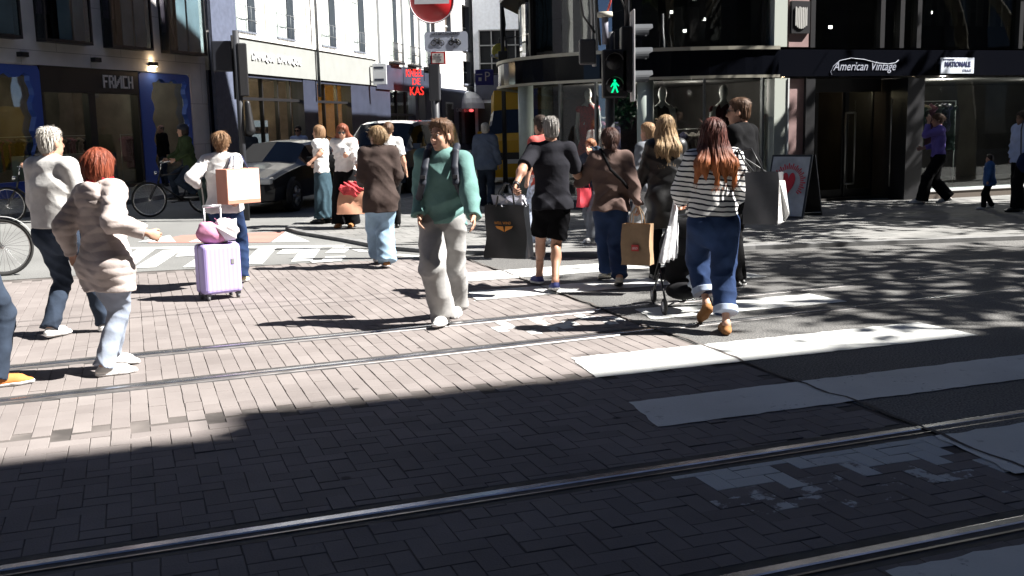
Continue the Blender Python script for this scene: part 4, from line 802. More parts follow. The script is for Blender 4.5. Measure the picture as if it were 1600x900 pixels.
def folds(amp, seed=0, wl=0.11, dirs=((0.5, 0.2, 0.8), (-0.6, 0.3, 0.7), (0.2, 0.9, 0.5), (0.8, -0.3, 0.35)), zfun=None):
    r = np.random.default_rng(seed); ph = r.uniform(0, 6.28, 16)
    def fn(x, y, z):
        wx = x+0.035*np.sin(11*z+ph[0])+0.02*np.sin(23*y+ph[1]); wy = y+0.03*np.sin(13*x+ph[2]); wz = z+0.035*np.sin(12*x+ph[3])+0.02*np.sin(17*y+ph[4])
        o = 0
        for i, d in enumerate(dirs):
            d = nrm(d); k = 2*math.pi/(wl*(0.75+0.25*i)); a = (0.5+0.5*np.sin(5*x+7*y+6*z+ph[5+i]))
            o = o+a*(np.abs(np.sin(0.5*k*(wx*d[0]+wy*d[1]+wz*d[2])+ph[9+i]))-0.55)
        o = o*amp*1.15
        return o if zfun is None else o*zfun(x, y, z)
    return fn

# ---------------------------------------------------------------- skin, hair, fabric
def skin(name, col): return mat('skin_'+name, col, 0.5, 0, 0.10, 14, 0.08, 90, 0.35)
SK = skin('fair', (0.50, 0.285, 0.20)); SK2 = skin('tan', (0.40, 0.215, 0.145)); SK3 = skin('brown', (0.20, 0.11, 0.075))
def hairmat(name, c1, c2, tip=None, tz=None):
    def h(t, b, tc):
        mp = t.nodes.new('ShaderNodeMapping'); mp.inputs['Scale'].default_value = (110, 110, 6); t.links.new(tc.outputs['Object'], mp.inputs[0])
        n = t.nodes.new('ShaderNodeTexNoise'); n.inputs['Scale'].default_value = 1; n.inputs['Detail'].default_value = 4; t.links.new(mp.outputs[0], n.inputs['Vector'])
        r = t.nodes.new('ShaderNodeValToRGB'); r.color_ramp.elements[0].position = 0.3; r.color_ramp.elements[0].color = (*c1, 1); r.color_ramp.elements[1].position = 0.72; r.color_ramp.elements[1].color = (*c2, 1); t.links.new(n.outputs['Fac'], r.inputs[0])
        out = r.outputs[0]
        if tip:
            sx = t.nodes.new('ShaderNodeSeparateXYZ'); t.links.new(tc.outputs['Object'], sx.inputs[0]); mr = t.nodes.new('ShaderNodeMapRange'); mr.inputs[1].default_value = tz[0]; mr.inputs[2].default_value = tz[1]; mr.inputs[3].default_value = 1; mr.inputs[4].default_value = 0; t.links.new(sx.outputs[2], mr.inputs[0])
            mx = t.nodes.new('ShaderNodeMix'); mx.data_type = 'RGBA'; mx.inputs[7].default_value = (*tip, 1); t.links.new(mr.outputs[0], mx.inputs[0]); t.links.new(out, mx.inputs[6]); out = mx.outputs[2]
        t.links.new(out, b.inputs['Base Color'])
        bp = t.nodes.new('ShaderNodeBump'); bp.inputs['Strength'].default_value = 0.6; bp.inputs['Distance'].default_value = 0.006; t.links.new(n.outputs['Fac'], bp.inputs['Height']); t.links.new(bp.outputs[0], b.inputs['Normal'])
    return mat('hair_'+name, c1, 0.58, hook=h, spec=0.3)
H_GREY = hairmat('grey', (0.30, 0.28, 0.26), (0.62, 0.58, 0.52)); H_RED = hairmat('auburn', (0.11, 0.022, 0.010), (0.27, 0.065, 0.03)); H_BROWN = hairmat('brown', (0.045, 0.024, 0.014), (0.14, 0.075, 0.042))
H_DARK = hairmat('dark', (0.015, 0.010, 0.008), (0.06, 0.04, 0.03)); H_BLOND = hairmat('blond', (0.14, 0.085, 0.045), (0.42, 0.29, 0.16)); H_FAIR = hairmat('light_brown', (0.12, 0.065, 0.033), (0.30, 0.18, 0.10))
H_OMBRE = hairmat('red_brown_ombre', (0.035, 0.012, 0.010), (0.12, 0.035, 0.025), (0.32, 0.10, 0.03), (1.28, 1.46))
C_WHITE = cloth('white', (0.72, 0.71, 0.70)); C_CREAM = cloth('off_white_knit', (0.56, 0.55, 0.535), nscale=14, bump=0.5); C_BLACK = cloth('black', (0.007, 0.007, 0.008), spec=0.1); C_NAVYJ = cloth('dark_denim', (0.030, 0.042, 0.065), noise=0.25)
C_JEAN = cloth('blue_denim', (0.016, 0.033, 0.088), noise=0.30, nscale=5); C_LJEAN = cloth('pale_denim', (0.26, 0.38, 0.50), noise=0.28, nscale=5); C_LBJ = cloth('washed_grey_denim', (0.30, 0.34, 0.42), noise=0.22, nscale=5); C_TEAL = cloth('teal_sweat', (0.125, 0.235, 0.220), noise=0.10)
C_GREYS = cloth('grey_sweat', (0.32, 0.315, 0.31), noise=0.12); C_BROWNB = cloth('brown_wool', (0.052, 0.037, 0.033), noise=0.18); C_TAUPE = cloth('taupe_jacket', (0.13, 0.088, 0.077), noise=0.10); C_SKIRT = cloth('slate_denim', (0.035, 0.065, 0.085), noise=0.2)
C_GREEN = cloth('olive_coat', (0.038, 0.058, 0.024), noise=0.2); C_PURPLE = cloth('violet_knit', (0.15, 0.115, 0.40)); C_BLUEJ = cloth('child_blue', (0.05, 0.12, 0.30)); C_SHIRTB = cloth('pale_blue_shirt', (0.42, 0.50, 0.72)); C_STEEL = cloth('steel_blue_jacket', (0.12, 0.15, 0.21))
C_PUFF = cloth('beige_quilt', (0.48, 0.415, 0.39), rough=0.55, spec=0.4, noise=0.12); C_LEATHER = mat('black_leather', (0.010, 0.010, 0.011), 0.46, noise=0.2, bump=0.2, bscale=50); C_GREYCH = cloth('grey_trouser', (0.14, 0.15, 0.17)); C_RED = cloth('red', (0.42, 0.03, 0.04)); C_LPANT = cloth('pale_patterned', (0.5, 0.56, 0.7), noise=0.5, nscale=22)
def stripe_hook(t, b, tc):
    sx = t.nodes.new('ShaderNodeSeparateXYZ'); t.links.new(tc.outputs['Object'], sx.inputs[0]); n = t.nodes.new('ShaderNodeTexNoise'); n.inputs['Scale'].default_value = 5; t.links.new(tc.outputs['Object'], n.inputs['Vector'])
    ad = t.nodes.new('ShaderNodeMath'); ad.operation = 'MULTIPLY_ADD'; ad.inputs[1].default_value = 0.05; t.links.new(n.outputs['Fac'], ad.inputs[0]); t.links.new(sx.outputs[2], ad.inputs[2])
    # slant across the back
    a2 = t.nodes.new('ShaderNodeMath'); a2.operation = 'MULTIPLY_ADD'; a2.inputs[1].default_value = 0.10; t.links.new(sx.outputs[0], a2.inputs[0]); t.links.new(ad.outputs[0], a2.inputs[2])
    m = t.nodes.new('ShaderNodeMath'); m.operation = 'MULTIPLY'; m.inputs[1].default_value = 1/0.041; t.links.new(a2.outputs[0], m.inputs[0]); fr = t.nodes.new('ShaderNodeMath'); fr.operation = 'FRACT'; t.links.new(m.outputs[0], fr.inputs[0])
    lt = t.nodes.new('ShaderNodeMath'); lt.operation = 'LESS_THAN'; lt.inputs[1].default_value = 0.34; t.links.new(fr.outputs[0], lt.inputs[0])
    mx = t.nodes.new('ShaderNodeMix'); mx.data_type = 'RGBA'; mx.inputs[6].default_value = (0.70, 0.69, 0.67, 1); mx.inputs[7].default_value = (0.018, 0.020, 0.032, 1); t.links.new(lt.outputs[0], mx.inputs[0]); t.links.new(mx.outputs[2], b.inputs['Base Color'])
C_STRIPE = mat('cloth_breton_stripe', (0.7, 0.7, 0.7), 0.9, bump=0.3, bscale=220, spec=0.2, hook=stripe_hook)
L_WHITE = mat('white_shoe_leather', (0.74, 0.73, 0.70), 0.5, noise=0.05); L_TAN = mat('tan_suede', (0.30, 0.135, 0.045), 0.85, noise=0.15); L_BLUE = mat('blue_running_mesh', (0.025, 0.035, 0.16), 0.7, noise=0.2); L_BLACK = mat('black_shoe', (0.02, 0.02, 0.02), 0.4); L_ORANGE = mat('orange_suede', (0.60, 0.20, 0.05), 0.8); L_SOLE = mat('white_rubber', (0.72, 0.72, 0.72), 0.6); L_BEIGE = mat('cream_trainer', (0.40, 0.38, 0.31), 0.6, noise=0.25); L_YEL = mat('pale_yellow_trainer', (0.62, 0.54, 0.30), 0.6)
M_EYE = mat('eye_white', (0.34, 0.31, 0.29), 0.2); M_IRIS = mat('eye_iris', (0.02, 0.014, 0.01), 0.15); M_LIP = mat('lip', (0.34, 0.12, 0.095), 0.5); M_LENS = mat('dark_lens', (0.008, 0.008, 0.009), 0.08)

def ik(a, c, l1, l2, pole):
    a, c = np.asarray(a, float), np.asarray(c, float); d = c-a; L = np.linalg.norm(d); Lm = (l1+l2)*0.998
    if L > Lm: c = a+d/L*Lm; d = c-a; L = Lm
    u = d/L; x = (l1*l1-l2*l2+L*L)/(2*L); h = math.sqrt(max(0, l1*l1-x*x)); p = np.asarray(pole, float); p = nrm(p-u*(p@u)); return a+u*x+p*h, c
def rotz(a): c, s = math.cos(a), math.sin(a); return np.array([[c, -s, 0], [s, c, 0], [0, 0, 1.]])
def rotx(a): c, s = math.cos(a), math.sin(a); return np.array([[1, 0, 0], [0, c, -s], [0, s, c]])
def roty(a): c, s = math.cos(a), math.sin(a); return np.array([[c, 0, s], [0, 1, 0], [-s, 0, c]])
class Fig: pass
def figure(label, x, y, head=0.0, H=1.75, z=0.0, w=1.0, sh=1.0, h=0.010, feetL=(-0.09, 0.0, 0, 0), feetR=(0.09, 0.0, 0, 0), drop=0.0, lean=0.03, side=0.0, handL=(-0.27, 0.02, 0.84), handR=(0.27, 0.02, 0.84),
           poleL=(-0.6, -1, 0), poleR=(0.6, -1, 0), hyaw=0.0, hpitch=0.0, sk=None, curlL=0.5, curlR=0.5, twist=0.0, hips=1.0, face=False, bareleg=False, group='people crossing and walking in the street', shinbare=0.0, kneeL=(0, 1, 0), kneeR=(0, 1, 0), pelvis=None, hx=0.0, nL=None, nR=None, fingers=True):
    """feet: (x, y, heel lift, toe yaw); hands: wrist points; all in the person's own frame (x right, y forward)."""
    F = Fig(); s = H/1.75; F.s = s; F.H = H; F.h = h; F.w = w; F.sh = sh; F.hips = hips; sk = sk or SK; F.sk = sk; A = lambda *v: np.array(v, float)
    F.foot = {}; ank = {}
    for n, f in (('L', feetL), ('R', feetR)):
        fx, fy, lift, yaw = f[:4]; fz = f[4] if len(f) > 4 else 0.0; Mf = rotz(yaw)@rotx(-lift*3.2); toe = A(fx, fy, 0)+rotz(yaw)@A(0, 0.135*s, 0); ball = A(toe[0], toe[1], fz+0.09*s*math.sin(max(0, lift)*3.2)+0.16*s*math.sin(max(0, -lift)*3.2))
        ank[n] = ball+Mf@A(0, -0.135*s, 0.085*s); F.foot[n] = (ball, Mf)
    legl = 0.848*s; hz = 0.925*s-drop; 
    if pelvis is not None: hz = pelvis[2]
    px, py = (pelvis[0], pelvis[1]) if pelvis is not None else (hx, 0.0)
    hz0 = hz-0.05*s
    for _ in range(60):
        if pelvis is not None: break
        ok = all(np.linalg.norm(A(px+sg*0.088*s, py, hz)-ank[n]) < legl*0.992 for n, sg in (('L', -1), ('R', 1)))
        if ok: break
        if hz > hz0: hz -= 0.01
        else:
            for n in 'LR':
                dv = A((px-ank[n][0])*0.06, (py-ank[n][1])*0.06, 0); ank[n] = ank[n]+dv; F.foot[n] = (F.foot[n][0]+dv, F.foot[n][1])
    F.hip = A(px, py, hz); F.hipj = {n: F.hip+A(sg*0.088*s*hips, 0, 0) for n, sg in (('L', -1), ('R', 1))}
    F.ank = {}; F.knee = {}
    for n, kp in (('L', kneeL), ('R', kneeR)): F.knee[n], F.ank[n] = ik(F.hipj[n], ank[n], 0.432*s, 0.416*s, kp)
    Mt = roty(side)@rotx(-lean); Mw = Mt@rotz(twist); F.Mt = Mw
    F.waist = F.hip+Mt@A(0, 0, 0.17*s); F.chest = F.hip+Mt@A(0, 0.0, 0.37*s); F.neck = F.hip+Mt@A(0, -0.005, 0.562*s)
    F.shj = {n: F.neck+Mw@A(sg*0.160*s*sh, 0, -0.045*s) for n, sg in (('L', -1), ('R', 1))}
    F.elb = {}; F.wri = {}
    for n, hd, pl in (('L', handL, poleL), ('R', handR, poleR)): F.elb[n], F.wri[n] = ik(F.shj[n], A(*hd), 0.285*s, 0.25*s, (pl[0]*0.16, pl[1], pl[2]))
    F.Mh = rotz(hyaw)@rotx(-hpitch); F.hc = F.neck+Mt@A(0, 0.012*s, 0.070*s)+F.Mh@A(0, 0.014*s, 0.078*s)
    # bounds
    P = [F.hc, *F.wri.values(), *F.elb.values(), *F.ank.values(), *F.shj.values(), *F.knee.values(), F.hip, *[b for b, _ in F.foot.values()]]
    F.lo = np.min(P, 0)-0.26*s; F.hi = np.max(P, 0)+0.26*s; F.lo[2] = min(F.lo[2], -0.02)
    B = SDF(F.lo, F.hi, h); X1 = F.Mt[:, 0]; Y1 = F.Mt[:, 1]
    T = lambda v: F.hc+F.Mh@(A(*v)*s)
    # torso and neck
    B.cone(F.hip+A(0, 0, -0.02*s), F.waist, 0.15*s*w*hips, 0.122*s*w, 0.03, (Y1, 0.62)); B.cone(F.waist, F.chest, 0.122*s*w, 0.145*s*w, 0.04, (Y1, 0.6)); B.cone(F.chest, F.neck-F.Mt[:, 2]*0.06*s, 0.145*s*w, 0.10*s*w, 0.04, (Y1, 0.6))
    for n in 'LR': B.cone(F.neck-F.Mt[:, 2]*0.035*s, F.shj[n], 0.055*s, 0.050*s, 0.03)
    B.cone(F.neck-F.Mt[:, 2]*0.03*s, F.hc+F.Mh@A(0, -0.025*s, -0.06*s), 0.060*s, 0.052*s, 0.02)
    # head
    B.ell(T((0, -0.014, 0.032)), (0.074*s, 0.094*s, 0.084*s), F.Mh, 0.01); B.ell(T((0, 0.026, -0.045)), (0.058*s, 0.064*s, 0.076*s), F.Mh, 0.03); B.cone(T((0, 0.062, -0.10)), T((0, 0.066, -0.104)), 0.020*s, 0.018*s, 0.02)
    B.cone(T((-0.03, 0.074, 0.028)), T((0.03, 0.074, 0.028)), 0.012*s, 0.012*s, 0.012)
    for sg in (-1, 1):
        B.ell(T((sg*0.077, -0.008, -0.012)), (0.010*s, 0.021*s, 0.032*s), F.Mh, 0.006)
        if face: B.ell(T((sg*0.031, 0.096, 0.008)), (0.016*s, 0.014*s, 0.011*s), F.Mh, 0.010, '-'); B.ell(T((sg*0.036, 0.062, -0.03)), (0.022*s, 0.02*s, 0.022*s), F.Mh, 0.02)
    B.cone(T((0, 0.086, 0.010)), T((0, 0.106, -0.032)), 0.007*s, 0.011*s, 0.008); B.cone(T((-0.010, 0.092, -0.037)), T((0.010, 0.092, -0.037)), 0.009*s, 0.009*s, 0.006)
    B.cone(T((-0.016, 0.082, -0.068)), T((0.016, 0.082, -0.068)), 0.008*s, 0.008*s, 0.008)
    # arms and hands
    for n, sg, cu, nn in (('L', -1, curlL, nL), ('R', 1, curlR, nR)):
        S_, E_, W_ = F.shj[n], F.elb[n], F.wri[n]; B.cone(S_, E_, 0.050*s*w, 0.039*s*w, 0.02); B.cone(E_, W_, 0.040*s*w, 0.027*s, 0.02, None); B.ell(E_+(W_-E_)*0.25, np.array([0.045, 0.045, 0.045])*s*w, None, 0.03)
        d = nrm(W_-E_); pn = np.array(nn, float) if nn is not None else A(-sg, 0.15, 0); pn = nrm(pn-d*(pn@d)); tw = np.cross(pn, d)*(1 if True else 1)
        if tw@A(0, 1, 0.3) < 0: tw = -tw
        pc = W_+d*0.045*s; B.ell(W_+d*0.048*s, (0.046*s, 0.016*s, 0.040*s), np.stack([d, pn, tw], 1), 0.014)
        if fingers:
            for i, (off, ln) in enumerate(((0.030, 0.070), (0.010, 0.078), (-0.010, 0.073), (-0.028, 0.058))):
                r_ = max(0.0082*s, h*0.95); b0 = W_+d*0.075*s+tw*off*s; a1 = cu*0.9+0.08*i; d1 = nrm(d*math.cos(a1)+pn*math.sin(a1)); a2 = a1+cu*1.1; d2 = nrm(d*math.cos(a2)+pn*math.sin(a2)); m1 = b0+d1*ln*0.52*s; m2 = m1+d2*ln*0.5*s
                B.cone(b0, m1, r_, r_*0.95, 0.004); B.cone(m1, m2, r_*0.95, r_*0.82, 0.002)
            tb = W_+d*0.022*s+tw*0.022*s; td = nrm(d*0.75+tw*0.62+pn*0.35*(0.4+cu)); tm = tb+td*0.045*s; td2 = nrm(d*0.9+tw*0.25+pn*(0.3+0.5*cu)); B.cone(tb, tm, max(0.012*s, h), max(0.0105*s, h), 0.008); B.cone(tm, tm+td2*0.032*s, max(0.0105*s, h), max(0.0085*s, h*0.9), 0.003)
    # legs
    for n in 'LR':
        K, Q = F.knee[n], F.ank[n]; lk = 1.0 if bareleg else 0.62; B.cone(F.hipj[n], K, 0.076*s*w*lk, 0.050*s*w*lk, 0.03); B.cone(K, Q, 0.048*s*w*lk, 0.034*s if bareleg else 0.030*s, 0.02); dd = nrm(Q-K); bk = nrm(-A(0, 1, 0)+dd*dd[1])
        if bareleg: B.ell(K+(Q-K)*0.3+bk*0.018*s, (0.046*s*w, 0.046*s*w, 0.10*s), None, 0.03)
        ball, Mf = F.foot[n]; B.cone(Q, ball+Mf@A(0, -0.03*s, 0.035*s), 0.034*s, 0.026*s, 0.02)
    F.body = B.mesh('person', [sk]); F.body.location = (x, y, z); F.body.rotation_euler = (0, 0, head); tag(F.body, label, 'person', group); F.x, F.y, F.z, F.head = x, y, z, head
    if face:
        for sg in (-1, 1):
            e = MB(); c = T((sg*0.031, 0.083, 0.007)); e.smooth = True; e.lathe(c-F.Mh[:, 1]*0.004*s, [(0.0095*s, 0), (0.0088*s, 0.005*s), (0.006*s, 0.0085*s), (0, 0.0095*s)], 12, F.Mh[:, 1]); eo = e.build('eye', M_EYE, F.body)
            MB().lathe(c+F.Mh[:, 1]*0.0045*s, [(0.0056*s, 0), (0.004*s, 0.0015*s), (0, 0.002*s)], 10, F.Mh[:, 1]).build('iris', M_IRIS, eo)
            MB().tube([T((sg*0.014, 0.093, 0.026)), T((sg*0.03, 0.091, 0.031)), T((sg*0.047, 0.078, 0.026))], [0.0035*s, 0.0045*s, 0.0025*s], 6).build('eyebrow', H_BROWN, F.body)
        MB().tube([T((-0.022, 0.084, -0.064)), T((-0.010, 0.0905, -0.068)), T((0.0, 0.0915, -0.069)), T((0.010, 0.0905, -0.068)), T((0.022, 0.084, -0.064))], [0.002*s, 0.0042*s, 0.0045*s, 0.0042*s, 0.002*s], 6).build('lips', M_LIP, F.body)
    F.T = T; return F
def W3(F, p):                                   # figure frame -> world
    c, s_ = math.cos(F.head), math.sin(F.head); return (F.x+p[0]*c-p[1]*s_, F.y+p[0]*s_+p[1]*c, F.z+p[2])
def put(o, F): o.location = (F.x, F.y, F.z); o.rotation_euler = (0, 0, F.head); return o

def shirt(F, m, name='shirt', ease=0.022, hem=-0.10, sleeve=1.0, amp=0.012, seed=1, wl=0.11, flare=0.0, sl_r=0.0, collar=0.0, belly=0.0, quilt=0.0, cuff=0.0, hood=False, openfront=False, h=None, bulk=0.0, blouse=0.0):
    s, w = F.s, F.w; h = h or F.h; G = SDF(F.lo-0.03, F.hi+0.03, h); Y1 = F.Mt[:, 1]; Zt = F.Mt[:, 2]; q = 0.66
    hemp = F.hip+np.array([0, 0, hem*s]); wi = 0.150*s*w*F.hips
    G.cone(hemp-np.array([0, 0, 0.08*s]), F.hip, wi+ease+flare, wi+ease, 0.03, (Y1, q)); G.cone(F.hip, F.waist, wi+ease, 0.126*s*w+ease+belly+blouse, 0.04, (Y1, q+0.02)); G.cone(F.waist, F.chest, 0.126*s*w+ease+belly+blouse, 0.146*s*w+ease, 0.05, (Y1, q)); G.cone(F.chest, F.neck-Zt*0.07*s, 0.146*s*w+ease, 0.10*s*w+ease, 0.05, (Y1, q))
    if hem < -0.03:
        for n in 'LR': G.ell(F.hipj[n]+np.array([0, -0.034*s, -0.03*s]), (0.090*s*w*F.hips+ease*0.6, 0.098*s*w+ease*0.6, 0.105*s+ease*0.6), None, 0.07)
    G.plane(hemp, (0, 0, -1))
    for n in 'LR':
        e2 = ease*0.5+bulk*0.55; S_, E_, W_ = F.shj[n], F.elb[n], F.wri[n]; G.cone(F.neck-Zt*0.045*s, S_, 0.060*s+ease*0.5, 0.050*s*w+e2, 0.045)
        if sleeve <= 0: continue
        if sleeve < 0.5: G.cone(S_, S_+(E_-S_)*sleeve*2, 0.053*s*w+e2, 0.050*s*w+e2*1.15+sl_r, 0.03, None, 1)
        else:
            f = (sleeve-0.5)*2; G.cone(S_, E_, 0.053*s*w+e2, 0.043*s*w+e2+sl_r, 0.03); G.cone(E_, E_+(W_-E_)*f, 0.045*s*w+e2+sl_r, 0.032*s+e2*0.7+sl_r*0.8, 0.02, None, 1)
            if cuff: G.cone(E_+(W_-E_)*(f-0.12), E_+(W_-E_)*f, 0.036*s+e2*0.6+cuff, 0.034*s+e2*0.6+cuff, 0.008, None, 1)
    if collar: G.cone(F.neck-Zt*0.04*s, F.neck+Zt*collar*s+F.Mh[:, 1]*0.004, 0.072*s, 0.066*s, 0.015, None, 1)
    if hood: 
        c = F.neck-Zt*0.075*s-Y1*0.115*s; G.ell(c, (0.13*s, 0.05*s, 0.115*s), F.Mt, 0.022); G.cone(F.neck-Zt*0.035*s-Y1*0.04*s-F.Mt[:, 0]*0.06*s, F.neck-Zt*0.035*s-Y1*0.04*s+F.Mt[:, 0]*0.06*s, 0.05*s, 0.05*s, 0.03)
    if amp:
        zc, zn = F.waist[2]+0.05*s, F.neck[2]
        G.warp(folds(amp*s, seed, wl*s, zfun=lambda x, y, z: 1-0.75*np.clip((z-zc)/(zn-zc), 0, 1)))
    if quilt:
        hp = F.hip; G.warp(lambda x, y, z: 0.0055*(1-np.abs(np.sin(math.pi*(z+0.10*x+0.012*np.sin(20*x+9*z))/quilt))**0.6)*1.0-0.004)
    return G.mesh(name, [m], F.body)
def trousers(F, m, ease=0.014, flare=0.0, hem=0.0, amp=0.011, seed=3, wl=0.12, short=0.0, name='trousers', h=None, knee=0.0, turnup=None, waist=0.06):
    s, w = F.s, F.w; h = h or F.h; G = SDF(F.lo-0.02, F.hi+0.02, h); Y1 = np.array([0, 1, 0]); wi = 0.150*s*w*F.hips
    G.cone(F.hip-np.array([0, 0, 0.02*s]), F.hip+np.array([0, 0, waist*s]), wi+ease*0.5, wi*0.94+ease*0.4, 0.02, (Y1, 0.68), 1); 
    for n in 'LR': G.ell(F.hipj[n]+np.array([0, -0.035*s, -0.03*s]), (0.088*s*w*F.hips, 0.095*s*w, 0.095*s), None, 0.04)
    for n in 'LR':
        K, Q, J = F.knee[n], F.ank[n], F.hipj[n]
        if short: G.cone(J, J+(K-J)*short, 0.088*s*w+ease, 0.070*s*w+ease+flare, 0.025, None, 1)
        else:
            e = Q+(Q-K)*hem; G.cone(J, K, 0.086*s*w+ease, 0.055*s*w+ease+knee, 0.03); G.cone(K, e, 0.055*s*w+ease+knee, 0.040*s+ease+flare, 0.02, None, 1)
    zt = F.hip[2]
    G.warp(folds(amp*s, seed, wl*s, ((0.45, 0.3, 0.8), (-0.55, 0.35, 0.7), (0.8, 0.5, 0.22), (0.55, -0.75, 0.15)), lambda x, y, z: 0.30+0.55*np.exp(-((z-0.50*s)/(0.13*s))**2)+0.75*np.clip(1-z/(0.30*s), 0, 1)+0.35*np.exp(-((z-zt+0.06*s)/(0.09*s))**2)))
    o = G.mesh(name, [m], F.body)
    if turnup:
        for n in 'LR':
            K, Q = F.knee[n], F.ank[n]; e = Q+(Q-K)*hem; G2 = SDF(np.minimum(K, e)-0.15, np.maximum(K, e)+0.15, h*0.8); u = nrm(e-K); G2.cone(e-u*0.055*s, e, 0.041*s+ease+flare+0.008, 0.041*s+ease+flare+0.008, 0.002, None, 1); G2.plane(e-u*0.055*s, -u); G2.mesh('turn_up', [turnup], o)
    return o
def skirt(F, m, zb, r0=0.02, r1=0.10, amp=0.016, seed=5, name='skirt', top=0.08):
    s, w = F.s, F.w; G = SDF(F.lo-0.05, F.hi+0.05, F.h); Y1 = np.array([0, 1, 0]); fc = (F.ank['L']+F.ank['R'])/2; c = np.array([fc[0], fc[1], zb]); wi = 0.15*s*w*F.hips
    G.cone(F.hip+np.array([0, 0, top*s]), F.hip-np.array([0, 0, 0.08*s]), wi*0.86+r0, wi+r0+0.01, 0.03, (Y1, 0.7)); G.cone(F.hip-np.array([0, 0, 0.08*s]), c, wi+r0+0.01, wi+r1, 0.03, (Y1, 0.75), 1)
    G.plane((0, 0, zb), (0, 0, -1)); G.plane(F.hip+np.array([0, 0, top*s]), (0, 0, 1)); G.warp(folds(amp*s, seed, 0.10*s, ((0.9, 0.2, 0.05), (0.5, 0.8, 0.05), (0.8, -0.6, 0.1), (0.2, 0.9, 0.1)), lambda x, y, z: np.clip((F.hip[2]-z)/0.3, 0.15, 1))); return G.mesh(name, [m], F.body)
def shoes(F, m, sole=None, high=0.0, which='LR', wide=1.0):
    s = F.s; hh = min(F.h, 0.009)
    for n in which:
        ball, Mf = F.foot[n]
        def build(name, mm, z0, z1, gr, par, up=True):
            G = SDF((-0.09*s, -0.23*s, -0.02), (0.09*s, 0.14*s, 0.24*s), hh)
            G.cone((0, -0.165*s, 0.035*s), (0, 0.0, 0.03*s), (0.036*s+gr)*wide, (0.044*s+gr)*wide, 0.015, ((0, 0, 1), 0.85)); G.cone((0, 0.0, 0.03*s), (0.004*s, 0.075*s, 0.022*s), (0.044*s+gr)*wide, (0.030*s+gr)*wide, 0.02, ((0, 0, 1), 0.75))
            if up: G.cone((0, -0.13*s, 0.04*s), (0, -0.135*s, (0.085+high)*s), 0.036*s+gr, 0.038*s+gr, 0.025, None, 1); G.cone((0, -0.10*s, 0.065*s), (0, 0.02*s, 0.04*s), 0.030*s+gr, 0.028*s+gr, 0.03)
            G.plane((0, 0, z0), (0, 0, -1)); G.plane((0, 0, z1), (0, 0, 1)); o = G.mesh(name, [mm], par)
            M4 = Matrix([[*Mf[0], ball[0]], [*Mf[1], ball[1]], [*Mf[2], ball[2]], [0, 0, 0, 1]]); o.data.transform(M4); o.data.update(); return o
        so = build('shoe', m, 0.022*s if sole else 0.002, (0.10+high)*s, 0.0, F.body)
        if sole: build('sole', sole, 0.001, 0.026*s, 0.005, so, False)
